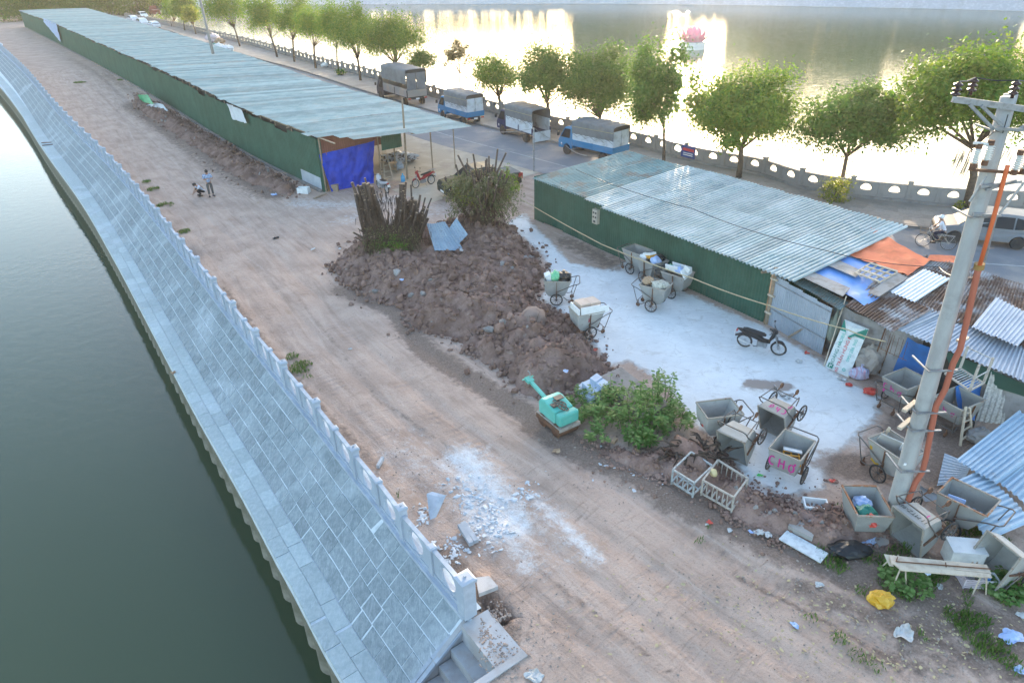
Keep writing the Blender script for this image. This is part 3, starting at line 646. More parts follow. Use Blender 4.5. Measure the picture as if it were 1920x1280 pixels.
for i in range(nr_):
    s_ = -3.2 + i * .88; p, t = LB.at(max(0, s_)); 
    if s_ < 0: p = p + t * s_
    rd = rdir(max(0, s_)); T = Vector((t.x, t.y, 0))
    l0 = -.12 + random.uniform(-.07, .07) + (-.2 if i % 9 == 4 else 0)
    if s_ < -2.4: l0 = 5.2
    elif s_ < -1.5: l0 = 1.35
    elif s_ < -.6: l0 = .9
    W = wid(s_) + random.uniform(-.06, .06); z0 = zl(max(s_, 0)); sl_ = (3.15 - z0) / W
    a = Vector((p.x, p.y, 0)) + rd * l0; a.z = z0 + sl_ * l0 + random.uniform(-.02, .02) + (.012 if i % 2 else 0)
    b = Vector((p.x, p.y, 0)) + rd * W; b.z = 3.15 + random.uniform(-.03, .03)
    V = b - a
    MB().corr(a, T * .93, V, (0, 0, 1), .22, .026, 3, random.uniform(-.03, .03)).build('roof_sheet', M_TEAL, ls, world=True)
# far end wall, front gable of brown and green sheets, posts and purlins
fp, ft = LB.at(0); FPT = Vector((fp.x, fp.y, 0)); RD = rdir(0); TD = Vector((ft.x, ft.y, 0))
ep, et = LB.at(LB.len); ERD = rdir(LB.len)
MB().corr((ep.x, ep.y, -.1), ERD * 12.5, (0, 0, 3.3), (et.x, et.y, 0), .21, .016, 1).build('end_wall', M_GREEN, ls, world=True)
zroof = lambda off: 3.52 + (3.15 - 3.52) / 9.8 * off
for i in range(6):
    o_ = .25 + i * .86; MB().corr(FPT + RD * o_ + Vector((0, 0, 2.25)) - TD * (.02 + .012 * (i % 2)), RD * .9, (0, 0, zroof(o_) - 2.33), TD, .15, .012).build('gable_sheet', M_BRNS, ls, world=True)
for i in range(2):
    o_ = 4.25 + i * .75; MB().corr(FPT + RD * o_ + Vector((0, 0, 1.95)) - TD * (.40 + .012 * i), RD * .78, (0, 0, zroof(o_) - 2.1), TD, .15, .012).build('gable_sheet', M_GREEN, ls, world=True, label='green gable sheet beside the brown ones')
MB().corr(FPT + Vector((0, 0, -.1)) - TD * .06 - RD * .05, RD * .3, (0, 0, 3.4), TD, .15, .012).build('wall_sheet', M_GREEN, ls, world=True)
MB().corr(FPT + Vector((0, 0, -.05)) - RD * .05 + TD * .1, TD * 2.9, (0, 0, .95), -RD, .15, .012).build('skirt_sheet', M_GREYS, ls, world=True)
pm = [(.12, -.15, 0, 3.55, .05), (4.25, 0, 0, 3.3, .05), (5.1, 3.0, 0, 3.3, .05), (5.75, .6, 0, 3.25, .05), (7.7, -1.0, 0, 3.2, .045), (9.3, -1.4, 0, 3.15, .035), (9.2, 8, 0, 3.12, .05), (9.6, 18, 0, 3.1, .05), (9.8, 28, 0, 3.1, .05), (5.2, 10, 0, 3.3, .05)]
for o_, al, z0, z1, r_ in pm:
    MB().cyl(FPT + RD * o_ + TD * al + Vector((0, 0, z0)), FPT + RD * o_ + TD * al + Vector((0, 0, z1)), r_, n=8).build('post', M_WOOD, ls, world=True)
for o_ in (.1, 3.2, 6.4, 9.3):
    a = FPT + RD * o_ - TD * 2.4 + Vector((0, 0, zroof(o_) - .07)); MB().bar(a, a + TD * 14, .07).build('purlin', M_WOOD, ls, world=True)
MB().bar(FPT + RD * 5.3 - TD * 2.5 + Vector((0, 0, zroof(5.3) - .1)), FPT + RD * 9.5 - TD * 2.5 + Vector((0, 0, zroof(9.5) - .1)), .09, .07).build('front_beam', M_WOOD, ls, world=True)
MB().bar(Vector((fp.x, fp.y, 0)) - RD * .06, Vector((fp.x, fp.y, 0)) - RD * .06 + TD * .1, .1).v
pl = MB()
for i in range(int(LB.len / 3)):
    a, t = LB.at(i * 3); b, _ = LB.at(i * 3 + 3); n_ = Vector((t.y, -t.x)) * -.16
    pl.bar((a.x + n_.x, a.y + n_.y, .07), (b.x + n_.x, b.y + n_.y, .07), .16, .2)
pl.build('footing', M_KERB, ls, world=True)
rf = MB()
for i in range(60):
    s_ = 1 + i * 2.6; p, t = LB.at(s_); rd = rdir(s_); a = Vector((p.x, p.y, zl(s_) - .09)) - rd * .25; rf.bar(a, a + rd * 1.2, .06)
    if i < 14: rf.bar(a + rd * .3 + Vector((0, 0, -.35)), a + rd * .3, .05)
rf.build('rafter_ends', M_WOOD, ls, world=True)
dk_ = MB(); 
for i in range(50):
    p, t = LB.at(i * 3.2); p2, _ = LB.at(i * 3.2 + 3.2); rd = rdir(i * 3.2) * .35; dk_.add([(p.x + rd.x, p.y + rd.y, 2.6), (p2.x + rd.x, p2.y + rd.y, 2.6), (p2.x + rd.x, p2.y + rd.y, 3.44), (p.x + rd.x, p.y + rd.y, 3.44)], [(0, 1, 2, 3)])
dk_.build('eave_gap_shade', M_DARK, ls, world=True)  # near-black strip: shade under the eave put into colour, no real lining
# cloths on the shed
def shed_cloth(name, s0, s1, z0, z1, m, label, cat, seed, flare=.25):
    (a, t), (b, _) = LB.at(s0), LB.at(s1); n_ = Vector((-t.y, t.x, 0)); z = lambda v, q, f: Vector((v.x, v.y, q)) + n_ * f
    single(name, cloth([z(a, z0 + .1, .28), z(b, z0 - .15, .22), z(b, z1, .45), z(a, z1, .45)], 18, 14, .09, seed), m, label, cat, smooth=True)
shed_cloth('hanging_sheet', 10.9, 14.2, 2.55, 3.62, M_CLWH, 'white sheet hanging from the eave of the long green shed', 'cloth', 3)
_a, _t = LB.at(107); _b, _ = LB.at(123); n_ = Vector((-_t.y, _t.x, 0))
tb = cloth([Vector((_a.x, _a.y, .9)) + n_ * .4, Vector((_b.x, _b.y, 3.2)) + n_ * .3, Vector((_b.x, _b.y, 3.8)) + n_ * .1, Vector((_a.x, _a.y, 3.75)) + n_ * .2], 16, 10, .12, 9)
single('hanging_tarp', tb, m_cloth('pale_blue_sheet', (.30, .40, .58), .6), 'blue and white tarp trailing down the far end of the long green shed', 'tarp', smooth=True)
single('hanging_tarp', cloth([FPT + RD * .0 - TD * .12 + Vector((0, 0, 2.38)), FPT + RD * 3.95 - TD * .15 + Vector((0, 0, 2.62)), FPT + RD * 3.3 - TD * .55 + Vector((0, 0, .02)), FPT + RD * .35 - TD * .35 + Vector((0, 0, .02))], 44, 30, .20, 21, .12), M_TBLUE, 'bright blue tarp hung across the front of the long green shed', 'tarp', smooth=True)
# ------------------------------------------------------------------ small green shed
SA = P(1002, 411); SB = P(1435, 606); SD = (SB - SA).normalized(); SL = (SB - SA).length; SN = Vector((-SD.y, SD.x, 0))
if SN.x < 0: SN = -SN
ss = thing('market_shed', 'small dark green sheet metal shed with pale striped roof beside the white yard', 'shed', SA)
k = int(SL / .86)
for i in range(k + 1):
    L = min(.89, SL - i * .86)
    if L < .2: break
    zb = -.05 + (.12 if i in (1, 2) else 0)
    MB().corr(SA + SD * (i * .86) + Vector((0, 0, zb)) - SN * (.01 * (i % 2)), SD * L, (0, 0, 2.35 + .02 * (i % 3) - zb), SN, .14, .013, fine=True).build('wall_sheet', M_GREEN, ss, world=True)
MB().corr(SA + Vector((0, 0, -.05)), SN * 6.6, (0, 0, 2.5), SD, .15, .013).build('wall_sheet', M_GREEN, ss, world=True)
MB().corr(SB + Vector((0, 0, -.05)), SN * 6.6, (0, 0, 2.4), SD, .15, .013).build('wall_sheet', M_GREEN, ss, world=True)
def roofz(o): return 2.34 + .06 * o
i = 0; d = -.12
while d < SL + .35:
    seg = 0 if d < 3.9 else (1 if d < 5.5 else 2)
    l0 = (-.10, -.28, -.50)[seg] + random.uniform(-.03, .03); W = (6.9, 7.0, 7.1)[seg] + random.uniform(-.04, .04); zz = (0, .05, .07)[seg] + (.012 if i % 2 else 0)
    a = SA + SD * d + SN * l0 + Vector((0, 0, roofz(l0) + zz)); b = SA + SD * d + SN * W + Vector((0, 0, roofz(W) + zz)); V = b - a
    m_ = M_TEAL2 if seg == 0 else M_ZINC
    half = V * .52
    MB().corr(a, SD * .80, half + V * .02, (0, 0, 1), .20, .034, 2, random.uniform(-.02, .02), fine=True).build('roof_sheet', m_, ss, world=True)
    MB().corr(a + half - Vector((0, 0, .02)), SD * .80, V - half, (0, 0, 1), .20, .034, 2, random.uniform(-.02, .02), fine=True).build('roof_sheet', m_, ss, world=True)
    d += .765; i += 1
d -= .765
for j in range(2):
    a = SA + SD * (SL + .30 + j * .12) + SN * (-.42 + j * .25) + Vector((0, 0, 2.30 - .07 * j)); MB().corr(a, SD * .45, SN * (7.3 - j * .3) + Vector((0, 0, .42)), (0, 0, 1), .125, .016, 2, 0, fine=True).build('roof_sheet', M_TEAL, ss, world=True)
for o_ in (-.05,):
    MB().bar(SB + SD * .06 - SN * .05, SB + SD * .06 - SN * .05 + Vector((0, 0, 2.45)), .11).build('corner_post', M_WOOD, ss, world=True)
for z_ in (.55, 1.3, 2.0): MB().bar(SB - SN * .1 + SD * -.05 + Vector((0, 0, z_)), SB - SN * .12 + SD * .25 + Vector((0, 0, z_)), .07).build('batten', M_PALE, ss, world=True)
MB().bar(SB - SN * .35 - SD * .35 + Vector((0, 0, 2.2)), SB + SN * .4 + SD * .1 + Vector((0, 0, 2.25)), .09).build('beam', M_WOOD, ss, world=True)
# meter box on the wall
mbx = thing('meter_box', 'beige electricity meter box with round dials high on the small green shed wall', 'meter box', SA + SD * 5.3 - SN * .03 + Vector((0, 0, 1.65)), math.atan2(SD.y, SD.x))
M_BEI = mat('beige_plastic', (.46, .40, .33), .6)
MB().box((0, -.09, 0), (.36, .18, .72)).build('case', M_BEI, mbx)
for a, b in ((-.08, .2), (.08, .2), (-.08, -.02), (.08, -.02)): MB().cyl((a, -.17, b), (a, -.2, b), .05, n=10).build('dial', M_DARK, mbx)
MB().box((0, -.185, -.24), (.14, .02, .1)).build('hatch', M_DARK, mbx)
# ------------------------------------------------------------------ shanty beside the yard
gp = [P(1437, 607), P(1540, 664)]; GD = (gp[1] - gp[0]); gl = GD.length; GD.normalize(); GN = Vector((-GD.y, GD.x, 0)); GN = GN if GN.x > 0 else -GN
gs = thing('sheet_fence', 'pale grey corrugated sheet fence at the corner of the small green shed', 'fence', gp[0])
for i in range(4): MB().corr(gp[0] + GD * (gl / 4 * i) + Vector((0, 0, -.03)), GD * (gl / 4 + .02), (0, 0, 2.12 - .06 * i), GN, .105, .013, fine=True).build('sheet', M_GREYS, gs, world=True)
for z_ in (.75, 1.85): MB().bar(gp[0] - GN * .03 + Vector((0, 0, z_)), gp[1] - GN * .03 + Vector((0, 0, z_ - .1)), .035).build('rail', M_STEEL, gs, world=True)
single('prop_pole', MB().cyl(P(1478, 632, .1), P(1574, 576, 1.7), .045, .04, 8), M_WOOD, 'wooden pole leaning across the grey corrugated sheet fence', 'pole')
def px_roof(name, pts, z, m, pitch, dirn, amp=.02, n=6, parent=None, part='roof_sheet', tilt=0.0):
    """roof sheets side by side over the quad pts (near left, near right, far right, far left)"""
    zz = z if isinstance(z, (list, tuple)) else [z] * 4
    a, b, c, d = [P(p[0], p[1], q) for p, q in zip(pts, zz)]
    for i in range(n):
        u0_, u1_ = i / n, (i + 1.04) / n
        p0_ = a + (b - a) * u0_; p1_ = a + (b - a) * u1_; q0 = d + (c - d) * u0_; q1 = d + (c - d) * u1_; mb = MB()
        k = max(2, round((p1_ - p0_).length / pitch)); lift = .014 * (i % 2); us = []; hs = []
        for j in range(k):
            for a_, h_ in ((0, -1), (.35, -1), (.5, 1), (.85, 1)): us.append((j + a_) / k); hs.append(h_)
        us.append(1.); hs.append(-1); vs = []
        jj = [random.uniform(-.012, .012) for _ in range(2)]
        for v in (0, .5, 1):
            for u, h_ in zip(us, hs):
                e = p0_ + (p1_ - p0_) * u; f = q0 + (q1 - q0) * u; vs.append(e + (f - e) * (v + (jj[0] if v == 0 else jj[1] if v == 1 else 0)) + Vector((0, 0, h_ * amp + lift)))
        w_ = len(us); mb.add(vs, [(r_ * w_ + j, r_ * w_ + j + 1, (r_ + 1) * w_ + j + 1, (r_ + 1) * w_ + j) for r_ in range(2) for j in range(w_ - 1)])
        mb.build(part, m, parent, world=True)
sh = thing('shack', 'low market shack under rusty and blue corrugated roof sheets behind the utility pole', 'shack', P(1740, 745))
px_roof('r', [(1478, 524), (1574, 580), (1590, 566), (1492, 514)], 2.05, M_TEAL2, .12, 0, .014, 3, sh)
px_roof('r', [(1592, 575), (1690, 622), (1764, 588), (1668, 543)], [2.12, 2.1, 2.3, 2.32], M_BLUES, .13, 0, .02, 4, sh)
px_roof('r', [(1640, 600), (1935, 722), (1945, 655), (1730, 572)], [2.1, 2.0, 2.2, 2.28], M_BLUES, .13, 0, .02, 9, sh)
px_roof('r', [(1585, 572), (1672, 622), (1745, 580), (1640, 525)], [2.16, 2.14, 2.36, 2.40], M_RUSTS, .13, 0, .02, 3, sh)
px_roof('r', [(1640, 545), (1950, 662), (1960, 545), (1735, 478)], [2.32, 2.24, 2.62, 2.66], M_RUSTS, .13, 0, .022, 9, sh)
px_roof('r', [(1822, 612), (1905, 650), (1950, 600), (1868, 556)], [2.42, 2.38, 2.5, 2.53], M_BLUES, .13, 0, .02, 2, sh)
px_roof('r', [(1666, 545), (1713, 565), (1779, 522), (1731, 504)], [2.42, 2.42, 2.6, 2.6], mat('bare_zinc', (.58, .63, .70), .3, .3, c2=(.5, .55, .63), scale=2), .15, 0, .02, 1, sh)
# walls of the shack
BL = [P(1540, 664), P(1575, 690), P(1640, 718), P(1700, 742), P(1800, 785), P(1880, 815), P(1960, 850)]
BLi = [p + Vector((.35, .5, 0)) for p in BL]
M_MESHW = mat('grimy_board', (.30, .29, .285), .9, c2=(.22, .21, .20), scale=2.5, dirt=(.14, .12, .11), dscale=1.5)
for i in range(6):
    a, b = BLi[i], BLi[i + 1]; U = b - a; k = max(1, int(U.length / .8))
    for j in range(k):
        MB().obox(a + U * (j / k) + Vector((0, 0, -.05)), U * (1 / k) * .985, (-.02, .03, 0), (0, 0, 1.98)).build('wall_board', M_MESHW if i != 3 else M_DARK, sh, world=True)  # one stretch near-black: shade of the shack interior painted on boards
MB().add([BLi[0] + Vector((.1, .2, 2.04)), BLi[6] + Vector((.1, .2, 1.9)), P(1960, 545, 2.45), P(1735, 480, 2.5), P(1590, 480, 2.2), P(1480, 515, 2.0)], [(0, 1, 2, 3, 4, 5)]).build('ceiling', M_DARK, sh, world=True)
back = [P(1640, 432, 2.5), P(1735, 484, 2.5), P(1955, 552, 2.5)]
for p in back: p.z = 0
for i in range(2):
    U = back[i + 1] - back[i]; MB().obox(back[i], U, (0, .03, 0), (0, 0, 2.2)).build('back_wall', M_MESHW, sh, world=True)
for px, py in ((1648, 640), (1662, 668), (1622, 655)): pass
for (x0, y0, x1, y1) in ((1630, 700, 1642, 603), (1648, 700, 1660, 612)):
    a = P(x0, y0, .1); MB().bar(a, Vector((a.x + .12, a.y - .02, 2.05)), .035).build('door_bar', M_RUST, sh, world=True)
gm = MB()
for i in range(6):
    a = P(1652 + i * 8, 655 + i * 4, 1.2); gm.bar(a, a + Vector((.0, .0, .7)), .012)
for z_ in (1.25, 1.5, 1.75): gm.bar(P(1650, 653, z_), P(1700, 676, z_), .012)
gm.build('window_grille', M_RUST, sh, world=True)
single('wire_mesh_panel', MB().corr(P(1830, 790, .0), P(1912, 800, 0) - P(1830, 790, 0), Vector((.10, .25, 1.75)), (0, -1, 0), .16, .02, 1, fine=True), mat('whitewashed_mesh', (.50, .49, .47), .8, c2=(.36, .35, .33), scale=14, lo=.45, hi=.55), 'whitish wire mesh panel leaning on the shack right of the metal rack', 'panel')
# ------------------------------------------------------------------ tarps and boards on the shack roof
tr = cloth([P(1500, 506, 2.3), P(1622, 572, 2.25), P(1716, 530, 2.42), P(1580, 462, 2.45)], 26, 18, .05, 31, 0, (0, 0, 1))
single('roof_tarp', tr, M_TBLUE2, 'faded blue tarp spread flat over the shack roof', 'tarp', smooth=True)
tr = cloth([P(1556, 466, 2.45), P(1702, 516, 2.52), P(1745, 488, 2.72), P(1628, 424, 2.72)], 30, 18, .09, 33, 0, (0, 0, 1))
single('roof_tarp', tr, M_TOR, 'large orange tarp over the back of the shack roof', 'tarp', smooth=True)
single('roof_tarp', cloth([P(1738, 486, 2.72), P(1800, 494, 2.66), P(1812, 480, 2.7), P(1744, 477, 2.78)], 10, 5, .05, 34, 0, (0, 0, 1)), M_TOR, 'narrow orange tarp strip trailing behind the utility pole', 'tarp', smooth=True)
single('roof_tarp', cloth([P(1628, 428, 2.55), P(1650, 436, 2.5), P(1675, 446, 1.9), P(1640, 424, 2.0)], 6, 4, .04, 36, 0, (0, 0, 1)), M_TGREY, 'dark grey tarp corner behind the orange tarp', 'tarp', smooth=True)
def board(name, pts, z, m, label, th=.03):
    zz = z if isinstance(z, (list, tuple)) else [z] * 4
    q = [P(p[0], p[1], h) for p, h in zip(pts, zz)]; mb = MB(); mb.add(q + [p + Vector((0, 0, th)) for p in q], [(3, 2, 1, 0), (4, 5, 6, 7), (0, 1, 5, 4), (1, 2, 6, 5), (2, 3, 7, 6), (3, 0, 4, 7)])
    return single(name, mb, m, label, 'board')
board('roof_board', [(1490, 513), (1580, 556), (1594, 541), (1498, 499)], 2.36, M_PLANK, 'long grey board on the front edge of the faded blue tarp')
board('roof_board', [(1534, 490), (1604, 520), (1616, 509), (1552, 479)], 2.44, M_PLANK, 'grey board between the faded blue tarp and the orange tarp')
board('roof_board', [(1628, 549), (1648, 557), (1702, 522), (1682, 512)], [2.42, 2.42, 2.56, 2.56], M_PLANK, 'grey board beside the bare zinc sheet on the shack roof')
board('roof_board', [(1444, 514), (1484, 524), (1488, 512), (1450, 502)], 2.16, M_PALE, 'short pale board at the corner of the small green shed roof')
pal = thing('pallet', 'pale wooden pallet frame lying on the faded blue tarp', 'pallet', P(1642, 520, 2.5))
qa, qb, qc, qd = P(1602, 513, 2.52), P(1648, 530, 2.52), P(1682, 511, 2.6), P(1630, 495, 2.6)
for i in range(5):
    u = i / 4; MB().bar(qa + (qb - qa) * u, qd + (qc - qd) * u, .07, .045).build('slat', M_PALE, pal, world=True)
for i in range(4):
    v = i / 3; MB().bar(qa + (qd - qa) * v + Vector((0, 0, .05)), qb + (qc - qb) * v + Vector((0, 0, .05)), .07, .04).build('slat', M_PALE, pal, world=True)
single('hanging_tarp', cloth([P(1702, 632, 1.85), P(1752, 655, 1.85), P(1752, 735, .1), P(1672, 700, .25)], 20, 20, .10, 41), M_TBLUE3, 'dark blue tarp curtain on the shack left of the utility pole', 'tarp', smooth=True)
single('hanging_tarp', cloth([P(1790, 725, 1.1), P(1846, 700, 1.4), P(1826, 790, .1), P(1800, 795, .1)], 14, 16, .08, 43), M_TBLUE3, 'dark blue tarp on the shack right of the utility pole', 'tarp', smooth=True)
single('hanging_tarp', cloth([P(1768, 655, 1.75), P(1925, 722, 1.75), P(1925, 745, 1.2), P(1790, 700, 1.2)], 16, 8, .08, 45), mat('dark_green_net', (.03, .09, .07), .8), 'dark green net under the blue shack eave behind the metal rack', 'net', smooth=True)
# ------------------------------------------------------------------ foliage
def m_leaf(name, a, b, c, tr=.35):
    t = NT(name); r_ = t.n('NewGeometry').outputs['Random Per Island']
    k = t.mix(t.ramp(r_, .1, .7), a, b); k = t.mix(t.ramp(r_, .72, .98), k, c); k = t.randv(k, .10)
    pos = t.n('NewGeometry').outputs['Position']; k = t.mix(t.math('MULTIPLY', t.ramp(t.noise(.9, 3, vec=pos), .4, .65), .45), k, c)
    t.out(k, .6, 0, .3); tl_ = t.n('BsdfTranslucent'); t.l(k, tl_.inputs[0]); mx = t.n('MixShader'); mx.inputs[0].default_value = tr
    t.l(t.b.outputs[0], mx.inputs[1]); t.l(tl_.outputs[0], mx.inputs[2]); t.l(mx.outputs[0], t.t.nodes['Material Output'].inputs[0]); return t.mat
L_FIC = m_leaf('ficus_leaf', (.08, .185, .02), (.12, .23, .024), (.23, .30, .028), .42)
L_DRK = m_leaf('dark_leaf', (.06, .15, .025), (.09, .185, .03), (.15, .235, .036), .38)
L_OLV = m_leaf('olive_leaf', (.105, .125, .052), (.15, .165, .075), (.22, .20, .11), .3)
L_YEL = m_leaf('yellow_leaf', (.15, .21, .03), (.24, .28, .04), (.36, .36, .05), .5)
L_BSH = m_leaf('bush_leaf', (.08, .19, .035), (.13, .26, .055), (.26, .36, .14), .4)
L_FAR = m_leaf('far_leaf', (.07, .10, .03), (.09, .125, .035), (.11, .14, .045), .4)
L_GRS = m_leaf('grass_blade', (.06, .14, .02), (.09, .18, .03), (.16, .22, .06), .3)
M_BARK = mat('bark', (.13, .095, .07), .95, c2=(.08, .06, .045), scale=8, bump=.4)
M_ROOT = mat('root_wood', (.085, .058, .043), .95, c2=(.045, .031, .025), scale=7, bump=.5, rnd=.15)
M_CUT = mat('cut_wood', (.30, .22, .15), .9, c2=(.22, .16, .11), scale=9)
def leaf_mesh(name, pos, nrm, tan, size, wd, m):
    n = len(pos); bt = np.cross(nrm, tan); bt /= np.linalg.norm(bt, axis=1)[:, None] + 1e-9
    s_ = size[:, None]
    v = np.stack([pos - tan * s_ * .5, pos + bt * s_ * wd * .5 + tan * s_ * .05, pos + tan * s_ * .5, pos - bt * s_ * wd * .5 + tan * s_ * .05], 1).reshape(-1, 3)
    me = bpy.data.meshes.new(name); me.vertices.add(4 * n); me.vertices.foreach_set('co', v.ravel().astype(np.float32))
    me.loops.add(4 * n); me.loops.foreach_set('vertex_index', np.arange(4 * n)); me.polygons.add(n); me.polygons.foreach_set('loop_start', np.arange(0, 4 * n, 4)); me.polygons.foreach_set('loop_total', np.full(n, 4))
    me.update(); me.materials.append(m); return me
def unit(a): return a / (np.linalg.norm(a, axis=1)[:, None] + 1e-9)
def crown_mesh(name, c, rad, n, leaf, m, clumps=60, sig=.2, flat=-.55, up=.5, rs=None, wd=.5, hollow=.55, lump=.18):
    rs = rs or RS; c = np.array(c); rad = np.array(rad)
    d = unit(rs.normal(size=(clumps * 3, 3))); d = d[d[:, 2] > flat][:clumps]; r_ = rs.uniform(hollow, 1, len(d)) * (1 + rs.uniform(-lump, lump, len(d)))
    cc = d * r_[:, None]; w_ = rs.uniform(.4, 1.6, len(d)); k = rs.choice(len(d), n, p=w_ / w_.sum())
    off = rs.normal(size=(n, 3)) * sig * rs.uniform(.6, 1.3, len(d))[k][:, None]; stretch = rs.uniform(0, 1.6, n)[:, None] * d[k] * sig * rs.choice([0, 1], n, p=[.6, .4])[:, None]
    q = cc[k] + off + stretch; pos = c + q * rad
    nr = unit(unit(q) * .7 + rs.normal(size=(n, 3)) * .7 + np.array([0, 0, up])); tn = unit(np.cross(nr, rs.normal(size=(n, 3))))
    me = leaf_mesh(name, pos, nr, tn, leaf * rs.uniform(.6, 1.35, n), wd, m); return me, c + cc * rad
def tree(bpx, cpx, rpx, label, m=L_FIC, dens=1.0, leaf=.26, group='trees along the lake pavement', name='street_tree', z=.15, sig=.17, limbs=10, trunk=.13, flat=-.5, depth=1.0, hollow=.35, clumps=120, lean=0):
    b = P(bpx[0], bpx[1], z); c = PY(cpx[0], cpx[1], b.y + lean); k = ppm(c); rx = rpx[0] / k; rz = rpx[1] / k / .95
    t = thing(name, label, 'tree', b, 0, group)
    rx *= .98; rz *= .98; n = min(int(rpx[0] * rpx[1] * 5.6 * dens) + 1200, 34000)
    lf = max(leaf * .8, 3.3 / k)
    me, cl = crown_mesh('crown', c - b, (rx, rx * depth, rz), n, lf, m, clumps, sig, flat, hollow=hollow)
    o = bpy.data.objects.new('crown', me); COL.objects.link(o); o.parent = t
    tk = MB(); top = Vector((c - b)); fork = Vector((top.x * .35, top.y * .35, max(.8, top.z - rz * .95)))
    tk.tube([Vector((0, 0, -.2)), Vector((random.uniform(-.1, .1), 0, fork.z * .5)) + Vector((fork.x * .3, 0, 0)), fork], [trunk * 1.25, trunk, trunk * .85], 8)
    order = np.argsort(cl[:, 2])[:: max(1, len(cl) // limbs)][:limbs]
    for i in order:
        e = Vector(cl[i]); mid = fork.lerp(e, .5) + Vector((random.uniform(-.15, .15), random.uniform(-.15, .15), random.uniform(0, .2))) * rx * .3
        tk.tube([fork - Vector((0, 0, .1)), mid, e], [trunk * .5, trunk * .3, trunk * .12], 5)
    tk.build('trunk', M_BARK, t, smooth=True); return t
tree((322, 50), (330, 20), (22, 20), 'small round tree nearest the white parked cars', dens=1.2)
tree((346, 57), (346, 14), (25, 22), 'second small tree past the white parked cars', dens=1.2)
tree((367, 64), (357, 30), (16, 15), 'thin leaning yellowish tree on the pavement above the long shed', L_YEL, dens=1.0)
tree((450, 87), (425, 20), (40, 30), 'bright green round tree left of the leaning grey pole top', L_FIC)
tree((520, 107), (492, 30), (36, 38), 'bushy green tree, first right of the leaning grey pole', L_FIC)
tree((552, 116), (550, 36), (36, 36), 'bushy green tree, second right of the leaning grey pole', L_FIC)
tree((592, 128), (588, 50), (34, 34), 'tree with a fan of bare limbs under its crown, third right of the leaning pole', L_FIC)
tree((636, 138), (628, 48), (30, 40), 'slim trunked tree with a small shrub at its foot', L_FIC, trunk=.09)
tree((676, 151), (664, 62), (40, 46), 'tree with vase shaped limbs left of the big canvas truck', L_FIC, limbs=16)
tree((745, 168), (738, 74), (62, 42), 'broad umbrella shaped tree behind the big grey canvas truck', L_FIC, limbs=16)
tree((795, 172), (790, 116), (27, 19), 'low dark green tree peeping out behind the big grey canvas truck', L_DRK)
tree((863, 170), (862, 108), (36, 28), 'sparse reddish sapling behind the small blue truck', m_leaf('reddish_leaf', (.10, .085, .03), (.13, .10, .035), (.17, .15, .05)), dens=.28, sig=.12, clumps=40, trunk=.06, leaf=.24)
tree((938, 213), (930, 143), (43, 36), 'light green pollarded tree between the blue truck and the navy truck', L_FIC, dens=.8, trunk=.15, limbs=14)
tree((1031, 248), (1018, 145), (50, 48), 'tree with a knotty trunk beside the open back of the navy truck', L_DRK, limbs=16, trunk=.15)
tree((1125, 256), (1124, 158), (68, 60), 'dense cone shaped tree behind the blue canvas truck', L_DRK, dens=1.1, limbs=18)
tree((1245, 305), (1240, 160), (62, 76), 'tall airy tree with a thin straight trunk beside the blue banner', L_DRK, dens=.62, sig=.15, clumps=60, trunk=.10, flat=-.9, hollow=.3)
tree((1385, 332), (1392, 212), (98, 66), 'wide round tree right of the blue banner on the fence', L_FIC, trunk=.17, clumps=90)
tree((1575, 357), (1597, 236), (88, 56), 'tree with a round yellow green shrub at its foot', L_DRK, dens=.85, sig=.17, trunk=.12, flat=-.35, clumps=60)
tF = tree((1812, 388), (1815, 192), (106, 86), 'big tree with hanging aerial roots behind the silver car', L_FIC, trunk=.2, clumps=90, flat=-.45)
hr = MB(); kF = ppm(tF.location)
for i in range(26):
    x = random.uniform(-42, -20) / kF if i < 16 else random.uniform(-10, 60) / kF; y = random.uniform(-.3, .3); z1 = random.uniform(3.0, 3.4); z0 = random.uniform(1.3, 2.4) if i < 16 else random.uniform(2.2, 2.8)
    hr.tube([Vector((x, y, z1)), Vector((x - .05, y, (z0 + z1) / 2)), Vector((x - random.uniform(.05, .25), y, z0))], [.012, .03, .006], 4)
hr.build('aerial_roots', M_WOOD, tF, kind='stuff')
TL = ['dark tree at the far left behind the end of the long shed', 'dark bushy tree, second from the left beyond the long shed', 'tall dark tree, third from the left beyond the long shed', 'dark spreading tree, fourth from the left beyond the long shed', 'dark green tree beside the two grey posts beyond the long shed', 'dark tree behind the bend of the road', 'shady tree left of the white parked cars', 'shady tree right above the white parked cars']
for (x, y, r_), l in zip([(8, 40, 42), (62, 36, 40), (112, 34, 42), (158, 32, 40), (205, 28, 42), (248, 20, 34), (282, 14, 32), (312, 20, 30)], TL):
    tree((x, y), (x, y - 34), (r_, 32), l, L_DRK if r_ > 33 else L_FIC, .9, .5, 'trees beyond the end of the long shed', 'roadside_tree', 0, trunk=.2, flat=-.9)
def shrub(bpx, rpx, label, m, leaf=.13, z=.15, n=1500, name='shrub'):
    b = P(bpx[0], bpx[1], z); k = ppm(b); r_ = rpx[0] / k; rz = rpx[1] / k
    t = thing(name, label, 'shrub', b); me, cl = crown_mesh('foliage', (0, 0, rz * .95), (r_, r_, rz), n, max(leaf, 3 / k), m, 34, .22, -.9)
    o = bpy.data.objects.new('foliage', me); COL.objects.link(o); o.parent = t; st = MB()
    for i in range(9): st.tube([Vector((0, 0, -.1)), Vector(cl[i * 2])], [.03, .01], 5)
    st.build('stem', M_BARK, t); return t
shrub((1562, 378), (25, 21), 'round yellow green shrub at the foot of a lakeside tree', L_YEL)
shrub((640, 141), (9, 6), 'small dark shrub at the foot of a slim lakeside tree', L_DRK, n=300)
